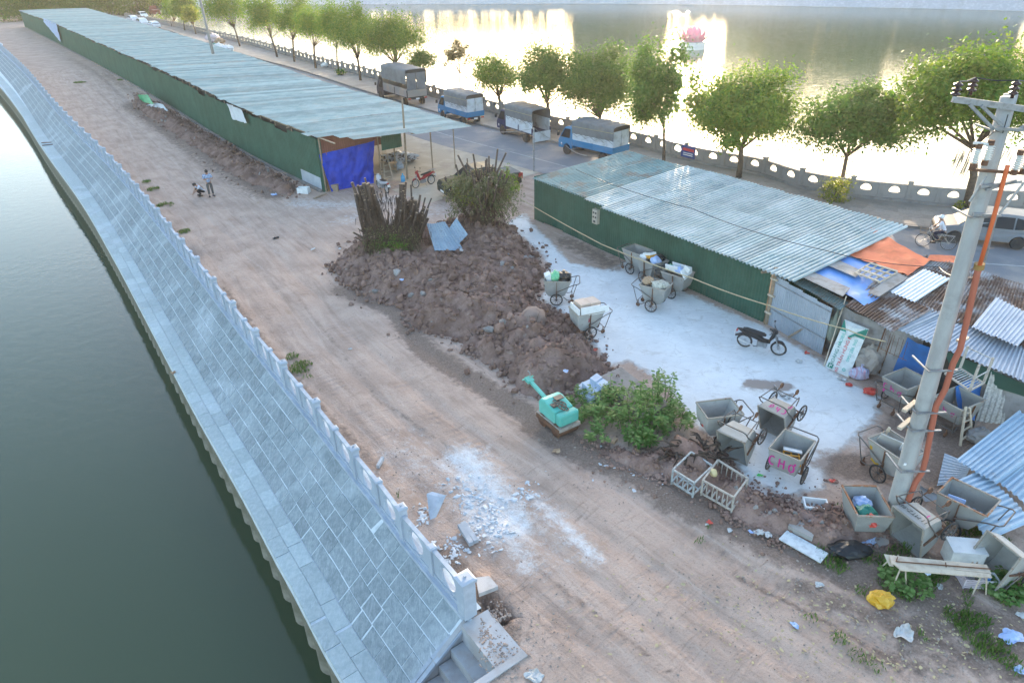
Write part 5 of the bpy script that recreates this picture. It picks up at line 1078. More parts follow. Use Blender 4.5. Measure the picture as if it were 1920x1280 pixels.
# canvas topped trucks
CANV = m_cloth('grey_canvas_cover', (.15, .155, .16), .75, .8)
def truck(label, pf, pr, L, W, Hc, Ht, cabm, sidem, boxm, doors, big=False, opened=False, boards=None, text=None, plate='29C-1', off=-.75, zt=.04):
    a, b = P(*pf), P(*pr); d = (a - b).normalized(); rz = math.atan2(d.y, d.x); nl_ = Vector((-d.y, d.x, 0)); c = (a + b) / 2 + nl_ * off
    t = thing('canvas_truck', label, 'truck', (c.x, c.y, zt), rz, 'canvas topped trucks parked along the kerb'); cl = 1.35 if not big else 1.7; fr = L / 2; rr = .33 if not big else .42; fl_ = .78 if not big else 1.0
    x0 = fr - cl - .08; x1 = -L / 2
    wf = lambda x, z: W * .47 * (1 if z < 1.15 else 1 - .14 * (z - 1.15) / (Hc - 1.15)); pr_ = [(fr - .02, .42), (fr, .95), (fr - .12, 1.16), (fr - .55, Hc - .06), (fr - .75, Hc), (fr - cl, Hc - .02), (fr - cl, .45)] + [(fr - .62 - .42 + .42 * math.cos(q) + 0, .42 + .30 * math.sin(q)) for q in [pi * i / 6 for i in range(6, -1, -1)]][::1]
    pr_ = [(fr - .02, .42), (fr, .95), (fr - .12, 1.16), (fr - .55, Hc - .06), (fr - .75, Hc), (fr - cl, Hc - .02), (fr - cl, .45), (fr - 1.2, .45), (fr - 1.1, .68), (fr - .86, .78), (fr - .62, .68), (fr - .5, .42)]
    bevel(MB().profile(pr_, wf).build('cab', cabm, t), .05)
    for s_ in (-1, 1):
        panel_on(wf, [(fr - .25, 1.20), (fr - .58, Hc - .16), (fr - cl + .22, Hc - .14), (fr - cl + .22, 1.2)], M_GLASS, 'side_window', t, s_, .008)
        panel_on(wf, [(fr - .28, .62), (fr - .40, .62), (fr - .40, .80), (fr - .28, .80)], M_PLATE, 'door_badge', t, s_, .008) if not big else None
        MB().box((fr - .12, s_ * (W * .47 + .12), 1.42), (.08, .18, .28)).build('mirror', M_BLKP, t)
        wheel(t, (fr - .86, s_ * (W * .44), rr), rr, .2)
        for k in ((0,) if not big else (0, .0)): wheel(t, (x1 + .95, s_ * (W * .42), rr), rr, .3)
    MB().add([(fr - .11, -W * .42, 1.2), (fr - .11, W * .42, 1.2), (fr - .53, W * .37, Hc - .10), (fr - .53, -W * .37, Hc - .10)], [(0, 1, 2, 3)]).build('windscreen', M_GLASS, t).location.x = .02
    MB().box(((x0 + x1) / 2, 0, fl_ - .14), (x0 - x1, W * .5, .2)).build('chassis', M_BLKP, t)
    bh = .38 if not big else .62
    for s_ in (-1, 1):
        nb = 1 if not big else 2
        for i in range(nb):
            xa = x1 + (x0 - x1) * i / nb; xb = x1 + (x0 - x1) * (i + 1) / nb; MB().box(((xa + xb) / 2, s_ * (W / 2 - .03), fl_ + bh / 2), (xb - xa - .06, .05, bh)).build('side_board', sidem, t)
        MB().box(((x0 + x1) / 2, s_ * (W / 2 - .05), (fl_ + bh + 1.75) / 2), (x0 - x1 - .04, .04, 1.75 - fl_ - bh)).build('side_panel', boxm, t)
        for xx in [x1 + (x0 - x1) * i / (2 if not big else 2) for i in range(3)]: MB().box((xx, s_ * (W / 2 - .02), fl_ + bh / 2), (.08, .08, bh + .04)).build('stake', cabm, t)
        z_ = 1.45
        mb = MB(); nz = 9
        for i in range(nz): 
            xa = x1 + (x0 - x1) * i / nz; xb = x1 + (x0 - x1) * (i + 1) / nz; mb.bar((xa, s_ * (W / 2 + .005), 1.62 if i % 2 else 1.42), (xb, s_ * (W / 2 + .005), 1.42 if i % 2 else 1.62), .014)
        if not big: mb.build('lacing', M_BLKP, t)
    MB().box(((x0 + x1) / 2, 0, fl_ - .02), (x0 - x1, W, .06)).build('bed_floor', cabm, t)
    MB().box((x0 + .0, 0, (fl_ + Ht) / 2 - .1), (.05, W - .1, Ht - fl_ - .3)).build('front_panel', boxm, t)
    # canvas cover over hoops
    cz = 1.62 if not big else fl_ + bh + .55; nx = 26; ny = 12; vs = []
    sec = [(-1, 0), (-1, .5), (-.995, .82), (-.95, .94), (-.7, .985), (-.35, 1.0), (0, 1.01), (.35, 1.0), (.7, .985), (.95, .94), (.995, .82), (1, .5), (1, 0)]
    for i in range(nx + 1):
        x = x1 - .03 + (x0 - x1 + .06) * i / nx
        hoop = abs(math.sin(pi * 5 * i / nx))
        for y, z in sec:
            n1 = float(vnoise(np.array([x * 3.1 + y * 2]), np.array([z * 3.0]), 77)[0]) - .5
            zz = cz + (Ht - cz) * z - (.05 * (1 - hoop) if z > .9 else 0) * 1.0 + (.05 * n1); 
            if z == 0: zz = cz + .05 * (abs(math.sin(i * 2.2))) - .03
            vs.append((x, y * (W / 2 + .015 + .02 * n1), zz))
    k = len(sec); mb = MB().add(vs, [(i * k + j, (i + 1) * k + j, (i + 1) * k + j + 1, i * k + j + 1) for i in range(nx) for j in range(k - 1)])
    o = mb.build('canvas_cover', CANV, t, smooth=True)
    rp = MB()
    for s_ in (-1, 1): rp.tube([(x1, s_ * (W / 2 + .03), cz + (Ht - cz) * .55), (x0, s_ * (W / 2 + .03), cz + (Ht - cz) * .5)], .014, 5)
    rp.build('rope', mat('yellow_rope', (.38, .33, .17), .9), t) if not big else None
    MB().box((x1 - .01, 0, fl_ + bh / 2), (.05, W - .1, bh)).build('tailboard', sidem if not opened else boxm, t) if not opened else MB().box((x1 - .06, 0, fl_ - .25), (.05, W - .1, .75)).build('tailboard', boxm, t)
    if doors:
        for s_ in (-1, 1): MB().box((x1 + .01, s_ * W * .235, (fl_ + bh + Ht - .38) / 2), (.04, W * .44, Ht - .38 - fl_ - bh)).build('rear_door', doors, t)
        MB().box((x1 + .05, 0, Ht - .24), (.03, W - .1, .3)).build('rear_gap_shade', M_DARK, t)  # solid dark strip, shade above the doors put into its colour
    elif opened: MB().box((x0 - .2, 0, 1.7), (.02, W - .15, 1.6)).build('open_back_shade', M_DARK, t)  # dark sheet added for the shade inside the open back, no real wall
    for s_ in (-1, 1): MB().box((x1 - .03, s_ * W * .40, fl_ - .16), (.06, .26, .12)).build('tail_light', M_LAMPR, t)
    MB().box((x1 - .04, 0, fl_ - .2), (.02, .36, .14)).build('licence_plate', M_PLATE, t)
    return t
CAB_N = paint('navy_paint', (.022, .028, .085)); CAB_B = paint('blue_paint', (.025, .19, .36)); CAB_D = paint('black_blue_paint', (.02, .024, .04)); PANW = mat('white_panel', (.55, .57, .59), .5, c2=(.47, .49, .51), scale=2, dirt=(.36, .33, .29), dscale=2); PANG = mat('steel_panel', (.36, .33, .31), .35, .5, c2=(.45, .36, .29), scale=1.2)
truck('big truck with a high grey canvas cover and a black cab under the trees', (702, 182), (775, 207), 7.2, 2.2, 2.35, 3.55, CAB_D, PANG, PANG, CANV, True, off=-1.0)
truck('small blue truck with white side panels and closed white rear doors', (818, 219), (884, 240), 5.1, 1.74, 1.97, 2.62, CAB_B, CAB_B, PANW, PANW)
truck('navy blue truck with white sides and an open dark back', (933, 249), (1000, 272), 5.2, 1.76, 1.97, 2.6, CAB_N, PANW, PANW, None, opened=True)
truck('bright blue truck with a sagging grey canvas roof, nearest of the four trucks', (1056, 288), (1140, 308), 5.2, 1.78, 1.97, 2.6, CAB_B, CAB_B, PANW, PANW)
# ------------------------------------------------------------------ motorbikes
def motorbike(label, loc, rz, m1, m2, rack=False, lean=.12):
    t = thing('motorbike', label, 'motorbike', loc, rz); t.rotation_euler = (lean, 0, rz)
    for x, nm in ((.62, 'front_wheel'), (-.62, 'rear_wheel')):
        wb = MB().torus((0, 0, 0), (0, 1, 0), .225, .02, 20, 6)
        for i in range(10): a = 2 * pi * i / 10; wb.bar((0, 0, 0), (math.cos(a) * .22, 0, math.sin(a) * .22), .012)
        wb.cyl((0, -.06, 0), (0, .06, 0), .05, n=8); o = wb.build(nm, M_RIM, t); o.location = (x, 0, .29); MB().torus((0, 0, 0), (0, 1, 0), .258, .038, 22, 8).build('tyre', M_TYRE, o)
    fk = MB()
    for s_ in (-1, 1): fk.tube([(.62, s_ * .08, .29), (.50, s_ * .08, .72)], .022, 6)
    fk.tube([(.50, 0, .62), (.42, 0, .98)], .03, 6); fk.build('fork', M_STEEL, t)
    def body(rings, name, m):  # rings of (x, half width, z low, z high)
        mb = MB(); mb.loft([[Vector((x, w_ * math.sin(a), (z0 + z1) / 2 + (z1 - z0) / 2 * math.cos(a))) for a in [2 * pi * i / 10 for i in range(10)]] for x, w_, z0, z1 in rings]); return mb.build(name, m, t, smooth=True)
    body([(.46, .05, .86, 1.02), (.44, .14, .72, 1.02), (.36, .17, .62, .98), (.30, .13, .5, .8), (.24, .09, .40, .6)], 'leg_shield', m1)
    body([(.30, .06, .42, .56), (.05, .09, .40, .58), (-.15, .12, .46, .74), (-.5, .12, .56, .76), (-.8, .08, .68, .80), (-.92, .03, .74, .80)], 'side_cover', m1)
    body([(.12, .07, .70, .74), (.02, .12, .70, .79), (-.3, .135, .73, .82), (-.6, .11, .78, .86), (-.72, .06, .80, .85)], 'seat', M_BLACK)
    body([(.80, .05, .50, .54), (.70, .075, .56, .62), (.55, .075, .56, .62), (.42, .05, .45, .52)], 'front_mudguard', m1)
    body([(-.55, .07, .50, .56), (-.75, .07, .52, .62), (-.98, .05, .40, .48)], 'rear_mudguard', M_BLKP)
    MB().box((.02, 0, .34), (.34, .22, .22)).build('engine', M_STEEL, t)
    MB().tube([(.1, -.13, .28), (-.2, -.14, .24), (-.55, -.16, .34), (-.82, -.16, .42)], [.02, .025, .045, .05], 8).build('exhaust', M_RIM, t)
    hb = MB().tube([(.30, -.34, 1.02), (.40, -.14, 1.02), (.42, 0, .99), (.40, .14, 1.02), (.30, .34, 1.02)], .016, 6); hb.build('handlebar', M_BLKP, t)
    body([(.52, .04, .92, .98), (.48, .09, .88, 1.04), (.36, .10, .92, 1.08), (.28, .05, 1.0, 1.06)], 'headlight_cowl', m1)
    for s_ in (-1, 1):
        MB().tube([(.33, s_ * .22, 1.02), (.30, s_ * .28, 1.2)], .007, 4).ico((.30, s_ * .29, 1.23), .06, .0, 1, (.4, 1, .7)).build('mirror', M_BLKP, t)
    MB().box((-.93, 0, .70), (.05, .14, .07)).build('tail_light', M_LAMPR, t); MB().box((-1.0, 0, .56), (.015, .18, .14)).build('licence_plate', M_PLATE, t)
    sw = MB().tube([(.0, .12, .3), (-.05, .26, .02)], .012, 5).build('side_stand', M_STEEL, t)
    MB().tube([(-.1, -.16, .27), (-.25, -.2, .27)], .014, 5).build('footrest', M_BLKP, t)
    if rack:
        rk = MB()
        for y in (-.12, 0, .12): rk.bar((-.5, y, .90), (-1.0, y, .92), .018)
        for x in (-.5, -.75, -1.0): rk.bar((x, -.14, .91), (x, .14, .91), .018)
        rk.bar((-.7, -.13, .9), (-.62, -.16, .4), .015); rk.build('rack', M_STEEL, t)
    return t
RED = paint('red_bike_paint', (.30, .015, .02)); BLK = paint('black_bike_paint', (.018, .018, .02)); WHB = paint('white_bike_paint', (.5, .5, .53))
def bike_at(pf, pr, label, m1, m2, **k):
    a, b = P(*pf), P(*pr); c = (a + b) / 2; return motorbike(label, (c.x, c.y, .015), math.atan2(a.y - b.y, a.x - b.x), m1, m2, **k)
bike_at((1458, 666), (1394, 650), 'black motorbike with a red tail parked on the white yard', BLK, RED)
bike_at((778, 354), (812, 345), 'red motorbike with a rear rack parked near the long shed', RED, BLK, rack=True)
bike_at((708, 352), (731, 365), 'white and black motorbike in front of the bright blue tarp', WHB, BLK, lean=-.1)
# ------------------------------------------------------------------ people
SKIN = mat('skin', (.36, .20, .13), .6, rnd=0); HAIR = mat('black_hair', (.014, .012, .012), .6, rnd=0)
def skin_mesh(name, pts, edges, rad, m, par, sub=1, root=0):
    me = bpy.data.meshes.new(name); me.from_pydata(pts, edges, []); me.materials.append(m); o = bpy.data.objects.new(name, me); COL.objects.link(o)
    if par: o.parent = par
    sk_ = o.modifiers.new('skin', 'SKIN'); sk_.use_smooth_shade = True
    for i, r_ in enumerate(rad):
        sv = me.skin_vertices[0].data[i]; sv.radius = (r_, r_) if not isinstance(r_, tuple) else r_; sv.use_root = (i == root)
    s_ = o.modifiers.new('sub', 'SUBSURF'); s_.levels = sub; s_.render_levels = sub; return o
def person(label, loc, rz, J, shirt, trousers, shoe=M_BLKP, hat=None, short=True):
    t = thing('person', label, 'person', loc, rz); V = {k: Vector(v) for k, v in J.items()}
    names = ['pelvis', 'belly', 'chest', 'neck', 'head0', 'head1', 'head2']; pts = [V[n] for n in names]; ed = [(0, 1), (1, 2), (2, 3), (3, 4), (4, 5), (5, 6)]; rad = [.12, .12, .13, .055, .075, .098, .085]
    hands = []
    for s_ in 'lr':
        b0 = len(pts); pts += [V['sh' + s_], V['el' + s_], V['wr' + s_]]; ed += [(2, b0), (b0, b0 + 1), (b0 + 1, b0 + 2)]; rad += [.058, .044, .032]
        d = (V['wr' + s_] - V['el' + s_]).normalized(); side = d.cross(Vector((0, 0, 1))); side = side.normalized() if side.length > .1 else Vector((0, 1, 0)); palm = V['wr' + s_] + d * .085; k = len(pts); pts.append(palm); ed.append((b0 + 2, k)); rad.append((.036, .02))
        for j, (o_, L) in enumerate(((-.03, .07), (-.01, .082), (.01, .078), (.03, .06))):
            q = len(pts); pts += [palm + side * o_ + d * .02, palm + side * o_ * 1.15 + d * (.02 + L) - Vector((0, 0, .02))]; ed += [(k, q), (q, q + 1)]; rad += [.009, .007]
        q = len(pts); pts += [V['wr' + s_] + d * .04 - side * .045, V['wr' + s_] + d * .085 - side * .06]; ed += [(b0 + 2, q), (q, q + 1)]; rad += [.011, .008]
    for s_ in 'lr':
        b0 = len(pts); pts += [V['hp' + s_], V['kn' + s_], V['an' + s_]]; ed += [(0, b0), (b0, b0 + 1), (b0 + 1, b0 + 2)]; rad += [.085, .06, .04]
    skin_mesh('body', pts, ed, rad, SKIN, t, 1)
    f = Vector(J.get('face', (1, 0, 0))).normalized(); up = (V['head2'] - V['head0']).normalized(); rt = f.cross(up)
    hc = V['head1']
    MB().ico(hc + f * .098 - up * .015, .022, 0, 1, (1, .8, 1.3)).build('nose', SKIN, t); 
    for s_ in (-1, 1):
        MB().ico(hc + f * .088 + rt * .035 * s_ + up * .015, .012, 0, 1).build('eye', M_BLKP, t); MB().ico(hc + rt * .098 * s_, .026, 0, 1, (.8, .5, 1.2)).build('ear', SKIN, t)
    MB().box(hc + f * .090 - up * .05, (.012, .045, .012), math.atan2(f.y, f.x)).build('mouth', mat('lips', (.22, .08, .07), .6), t)
    hm = MB(); vs, fs = ICO[2]; hm.add([hc + Vector((0, 0, 0)) + (rt * p[0] * .103 + f * p[1] * .108 + up * p[2] * .118) + up * .035 - f * .022 for p in vs], fs); hm.build('hair', hat or HAIR, t, smooth=True)
    if hat: MB().lathe([(.0, 0), (.12, 0), (.15, -.01), (.12, .012), (0, .02)], 14, hc + f * .06 + up * .05).build('cap_brim', hat, t)
    tp = ['pelvis', 'belly', 'chest', 'neck']; pts = [V['pelvis'] + (V['belly'] - V['pelvis']) * .15, V['belly'], V['chest'], V['chest'].lerp(V['neck'], .7)]; ed = [(0, 1), (1, 2), (2, 3)]; rad = [(.165, .125), (.165, .125), (.175, .13), .075]
    for s_ in 'lr':
        b0 = len(pts); pts += [V['sh' + s_], V['sh' + s_].lerp(V['el' + s_], .85 if short else 1)]; ed += [(2, b0), (b0, b0 + 1)]; rad += [.082, .07]
    skin_mesh('shirt', pts, ed, rad, shirt, t, 1, 1)
    pts = [V['pelvis'] + (V['belly'] - V['pelvis']) * .25, V['pelvis']]; ed = [(0, 1)]; rad = [(.15, .12), (.16, .13)]
    for s_ in 'lr':
        b0 = len(pts); pts += [V['hp' + s_], V['kn' + s_], V['an' + s_].lerp(V['kn' + s_], .1)]; ed += [(1, b0), (b0, b0 + 1), (b0 + 1, b0 + 2)]; rad += [.105, .08, .068]
        fd = Vector(J.get('foot' + s_, f)); fd = Vector((fd.x, fd.y, 0)).normalized(); MB().obox(V['an' + s_] + Vector((0, 0, -.085)) - fd * .07 - fd.cross(Vector((0, 0, 1))) * .045, fd * .25, fd.cross(Vector((0, 0, 1))) * .09, (0, 0, .08)).build('shoe', shoe, t)
    skin_mesh('trousers', pts, ed, rad, trousers, t, 1, 1); return t
def m_check():
    t = NT('checked_shirt'); w1 = t.n('TexWave', wave_type='BANDS', bands_direction='X'); w2 = t.n('TexWave', wave_type='BANDS', bands_direction='Z'); w3 = t.n('TexWave', wave_type='BANDS', bands_direction='Y')
    for w_ in (w1, w2, w3): w_.inputs['Scale'].default_value = 3.6; t.l(t.coord(), w_.inputs[0])
    a = t.math('ADD', t.ramp(w2.outputs['Fac'], .4, .6), t.math('MAXIMUM', t.ramp(w3.outputs['Fac'], .4, .6), 0)); return t.out(t.mix(t.math('MULTIPLY', a, .5), (.06, .11, .26), (.50, .58, .70)), .85)
st = dict(pelvis=(0, 0, .90), belly=(0, 0, 1.08), chest=(.0, 0, 1.30), neck=(.02, 0, 1.45), head0=(.04, 0, 1.50), head1=(.06, 0, 1.56), head2=(.06, 0, 1.62), face=(.9, 0, -.45),
          shl=(0, .19, 1.37), ell=(.05, .27, 1.10), wrl=(.25, .14, 1.16), shr=(0, -.19, 1.37), elr=(.05, -.27, 1.10), wrr=(.25, -.10, 1.18), hpl=(0, .10, .86), knl=(.02, .11, .48), anl=(0, .12, .09), hpr=(0, -.10, .86), knr=(.02, -.11, .48), anr=(0, -.12, .09), footl=(1, .2, 0), footr=(1, -.2, 0))
c = G(397, 368); yw = math.atan2(-c.y, -c.x)
person('person standing in a blue and white checked shirt and grey trousers on the dirt track', c, yw + .2, st, m_check(), m_cloth('grey_trousers', (.085, .085, .085), .9))
sq = dict(pelvis=(-.16, 0, .28), belly=(-.12, 0, .43), chest=(.03, 0, .60), neck=(.16, 0, .70), head0=(.21, 0, .72), head1=(.27, 0, .75), head2=(.31, 0, .80), face=(.75, 0, -.65),
          shl=(.05, .18, .66), ell=(.24, .20, .47), wrl=(.40, .08, .30), shr=(.05, -.18, .66), elr=(.24, -.20, .47), wrr=(.42, -.05, .28), hpl=(-.14, .10, .27), knl=(.24, .18, .46), anl=(.02, .14, .09), hpr=(-.14, -.10, .27), knr=(.24, -.18, .46), anr=(.02, -.14, .09), footl=(1, .2, 0), footr=(1, -.2, 0))
c = G(378, 367); person('person squatting in a white printed top beside the standing person', c, yaw_px((378, 367), -10, 2), sq, m_cloth('white_printed_top', (.55, .57, .66), .85, .55), m_cloth('black_trousers', (.02, .02, .022), .9))
# bicycle and rider
ba, bb = P(1726, 463), P(1775, 470); bd = (ba - bb).normalized(); bc = (ba + bb) / 2; brz = math.atan2(bd.y, bd.x)
bk = thing('bicycle', 'old bicycle with a front basket being ridden on the road', 'bicycle', (bc.x, bc.y, .035), brz)
for x, nm in ((.55, 'front_wheel'), (-.55, 'rear_wheel')):
    wb = MB().torus((0, 0, 0), (0, 1, 0), .32, .012, 28, 5)
    for i in range(18): a = 2 * pi * i / 18; wb.bar((0, 0, 0), (math.cos(a) * .32, 0, math.sin(a) * .32), .005)
    o = wb.build(nm, M_RIM, bk); o.location = (x, 0, .345); MB().torus((0, 0, 0), (0, 1, 0), .328, .018, 28, 6).build('tyre', M_TYRE, o)
M_CREAM = mat('cream_paint', (.42, .40, .34), .4)
fr = MB(); HB, SE, BB_, RA, FA = (.40, 0, .86), (-.17, 0, .78), (-.06, 0, .30), (-.55, 0, .345), (.55, 0, .345)
for a, b, r_ in ((HB, BB_, .02), (SE, BB_, .018), (HB, FA, .016), (BB_, RA, .012), (SE, RA, .012), ((.38, 0, .8), (-.1, 0, .5), .016)): fr.tube([a, b], r_, 6)
fr.build('frame', M_CREAM, bk); MB().tube([(.25, -.28, 1.02), (.40, -.1, 1.0), (.42, 0, .95), (.40, .1, 1.0), (.25, .28, 1.02)], .012, 6).tube([(.40, 0, .86), (.42, 0, .95)], .014, 6).build('handlebar', M_RIM, bk)
MB().box((-.2, 0, .84), (.26, .16, .06)).tube([(-.17, 0, .78), (-.2, 0, .84)], .014, 6).build('saddle', M_BLACK, bk)
bs = MB()
for z_ in (.72, .84, .96): bs.bar((.50, -.17, z_), (.50, .17, z_), .008); bs.bar((.78, -.17, z_), (.78, .17, z_), .008); bs.bar((.50, -.17, z_), (.78, -.17, z_), .008); bs.bar((.50, .17, z_), (.78, .17, z_), .008)
for i in range(7): y = -.17 + i * .34 / 6; bs.bar((.78, y, .72), (.78, y, .96), .008); bs.bar((.50, y, .72), (.78, y, .72), .008)
bs.build('basket', M_WOOD, bk); MB().bar((-.06, -.1, .30), (.05, -.14, .2), .02).bar((-.06, .1, .30), (-.17, .14, .4), .02).build('pedals', M_BLKP, bk)
rk = MB(); rk.bar((-.3, -.06, .72), (-.75, -.06, .72), .012); rk.bar((-.3, .06, .72), (-.75, .06, .72), .012); rk.tube([(-.7, .07, .72), (-.55, .07, .35)], .008, 4); rk.build('carrier', M_RIM, bk)
rd_ = dict(pelvis=(-.18, 0, .96), belly=(-.13, 0, 1.12), chest=(-.04, 0, 1.32), neck=(.0, 0, 1.46), head0=(.03, 0, 1.51), head1=(.05, 0, 1.57), head2=(.05, 0, 1.63), face=(1, .1, -.1),
           shl=(-.03, .18, 1.38), ell=(.10, .27, 1.18), wrl=(.24, .26, 1.05), shr=(-.03, -.18, 1.38), elr=(.10, -.27, 1.18), wrr=(.24, -.26, 1.05), hpl=(-.14, .10, .92), knl=(.22, .13, .80), anl=(-.12, .14, .49), hpr=(-.14, -.10, .92), knr=(.20, -.12, .62), anr=(.05, -.14, .29))
person('person riding the bicycle in a white top, dark trousers and a white cap', (bc.x, bc.y, .035), brz, rd_, m_cloth('white_top', (.62, .63, .68), .85), m_cloth('navy_trousers', (.02, .024, .045), .9), hat=M_WHITE)
# ------------------------------------------------------------------ lotus on the lake
lt = P(1298, 92, -2); lo = thing('lotus_fountain', 'giant pink lotus flower sculpture on a white round base in the lake', 'sculpture', lt); kl = ppm(lt)
M_PINK = mat('pink_petal', (.85, .32, .42), .5, c2=(.90, .46, .54), scale=.8); M_LB = mat('lotus_base', (.72, .72, .72), .5)
MB().lathe([(0, -1), (2.05, -1), (2.1, .5), (2.16, .54), (2.16, .6), (2.08, .62), (2.12, 1.15), (2.18, 1.2), (0, 1.2)], 40).build('base', M_LB, lo)
for ring, (n_, tilt, L, r0_) in enumerate(((12, R(26), 1.75, 1.45), (12, R(46), 2.1, 1.2), (10, R(64), 2.3, .85), (7, R(78), 2.35, .45))):
    for i in range(n_):
        a = 2 * pi * (i + .5 * (ring % 2)) / n_; mb = MB(); rows_ = []
        for j in range(7):
            u = j / 6; w_ = .48 * math.sin(pi * (.12 + .88 * (1 - u)) ** 1.15) * (1 if u < .98 else 0) ; w_ = max(.01, .80 * (1 - u) ** .75 * min(1, .5 + 1.3 * u))
            cu = tilt + .35 * u; rr = r0_ + L * u * math.cos(cu); zz = 1.15 + L * u * math.sin(cu); rows_.append([(rr, -w_, zz + .10), (rr + .08, 0, zz), (rr, w_, zz + .10)])
        vs = [Vector((p[0] * math.cos(a) - p[1] * math.sin(a), p[0] * math.sin(a) + p[1] * math.cos(a), p[2])) for r_ in rows_ for p in r_]
        mb.add(vs, [(k * 3 + q, k * 3 + q + 1, k * 3 + q + 4, k * 3 + q + 3) for k in range(6) for q in (0, 1)]); mb.build('petal', M_PINK, lo, smooth=True)
# ------------------------------------------------------------------ soil heap
def m_soil():
    t = NT('heap_soil'); pos = t.n('NewGeometry').outputs['Position']; a = t.noise(1.2, 7, .7, vec=pos); b = t.noise(14, 5, .7, vec=pos)
    c = t.mix(t.ramp(a, .38, .62), (.175, .108, .084), (.28, .185, .15)); c = t.mix(t.math('MULTIPLY', t.ramp(b, .5, .7), .6), c, (.115, .072, .058)); c = t.mix(t.math('MULTIPLY', t.ramp(t.noise(3, 5, vec=pos), .62, .72), .6), c, (.33, .265, .225))
    c = t.randv(c, .16); t.bump(b, .6, .03); return t.out(c, .95, 0, .15)
M_SOIL = m_soil()
M_ROCK = mat('grey_rock', (.27, .25, .24), .9, c2=(.20, .17, .155), scale=4, bump=.3, rnd=.25)
def heap(name, label, poly, hmax, fall, res, seed, n_big, n_small, big=(.09, .28), kind=None, cat='soil heap', smax=.15):
    xs = [p.x for p in poly]; ys = [p.y for p in poly]; nx = int((max(xs) - min(xs) + 1) / res); ny = int((max(ys) - min(ys) + 1) / res)
    gx = np.linspace(min(xs) - .5, max(xs) + .5, nx); gy = np.linspace(min(ys) - .5, max(ys) + .5, ny); X, Y = np.meshgrid(gx, gy); D = seg_dist(X.ravel(), Y.ravel(), poly).reshape(X.shape)
    D = D + (fbm(X * .9, Y * .9, seed, 4) - .47) * .9
    k = np.clip(D / fall, 0, 1); base = hmax * (k * (2 - k)) * (.55 + .9 * fbm(X * .35, Y * .35, seed + 3, 3))
    Z = base + np.clip(D * 2, 0, 1) * ((fbm(X * 2.4, Y * 2.4, seed + 9, 5) - .47) * .62 + np.abs(vnoise(X * 3.7, Y * 3.7, seed + 4) - .5) * .22 + np.abs(vnoise(X * 7.1, Y * 7.1, seed + 5) - .5) * .12)
    Z = np.where(D < 0, np.clip(D, -1, 0) * .8 - .02, Z) + ground_z(X.ravel(), Y.ravel()).reshape(X.shape)
    o = MB().add(np.stack([X.ravel(), Y.ravel(), Z.ravel()], 1).tolist(), [(j * nx + i, j * nx + i + 1, (j + 1) * nx + i + 1, (j + 1) * nx + i) for j in range(ny - 1) for i in range(nx - 1) if max(D[j, i], D[j + 1, i + 1], D[j + 1, i], D[j, i + 1]) > -.6])
    t = o.build(name, M_SOIL, None, True); tag(t, label, cat)
    def zat(x, y):
        i = int((x - gx[0]) / (gx[1] - gx[0])); j = int((y - gy[0]) / (gy[1] - gy[0])); return Z[min(max(j, 0), ny - 1), min(max(i, 0), nx - 1)], D[min(max(j, 0), ny - 1), min(max(i, 0), nx - 1)]
    cm = [MB().ico((0, 0, 0), 1, .22, 2, (1, .85, .7)).mesh('clod', M_SOIL, False) for _ in range(5)] + [MB().ico((0, 0, 0), 1, .2, 1, (1, .8, .7)).mesh('stone', M_ROCK) for _ in range(2)]
    nb = 0; sm_ = MB(); tries = 0
    while nb < n_big and tries < 9000:
        tries += 1; x, y = random.uniform(gx[0], gx[-1]), random.uniform(gy[0], gy[-1]); z, d = zat(x, y)
        if d < -.15: continue
        r_ = big[0] + (big[1] - big[0]) * random.random() ** 2.4; m_ = random.choice(cm[:5] * 3 + cm[5:]); c = inst(m_, (x, y, z + r_ * .25), (random.uniform(0, 6), random.uniform(0, 6), random.uniform(0, 6)), t, m_.name, (r_, r_ * random.uniform(.7, 1.1), r_ * random.uniform(.6, 1))); nb += 1
    n = 0; vs1, fs1 = ICO[1]; base = np.array(vs1); V = []; F = []; 
    while n < n_small:
        x, y = random.uniform(gx[0], gx[-1]), random.uniform(gy[0], gy[-1]); z, d = zat(x, y)
        if d < -1.1 or (d < -.3 and random.random() > .10): continue
        r_ = .022 + smax * random.random() ** 3; V.append(base * (r_ * RS.uniform(.7, 1.3, (len(base), 1))) * RS.uniform(.6, 1.1, 3) + np.array([x, y, max(z, gz((x, y))) + r_ * .2])); n += 1
    V = np.concatenate(V); k = len(base); F = [tuple(a + i * k for a in f) for i in range(n) for f in fs1]
    c = MB(); c.v = V.tolist(); c.f = F; c.mi = [0] * len(F); c.build('small_clods', M_SOIL, t, False, kind='stuff'); return t, zat
hp, hz = heap('soil_heap', 'large heap of dark brown soil clods and rubble in the middle of the yard', MOUND, .80, 2.3, .085, 17, 260, 5200)
RUB = [P(*p) for p in [(250, 175), (300, 200), (390, 250), (470, 300), (560, 350), (545, 368), (500, 352), (440, 330), (380, 285), (320, 245), (255, 200)]]
rb, rz_f = heap('rubble_strip', 'low strip of brown rubble along the foot of the long green shed', RUB, .32, 1.2, .18, 41, 150, 2400, (.06, .2), cat='rubble', smax=.12)
EDG = [P(*p) for p in [(1105, 835), (1200, 850), (1290, 850), (1345, 868), (1420, 930), (1480, 955), (1560, 960), (1620, 985), (1650, 1010), (1560, 1030), (1430, 1000), (1330, 940), (1240, 890), (1150, 865)]]
ed, ez = heap('debris_strip', 'strip of stony soil and small rubble between the track and the carts', EDG, .22, .7, .09, 57, 150, 2200, (.04, .13), cat='rubble', smax=.06)
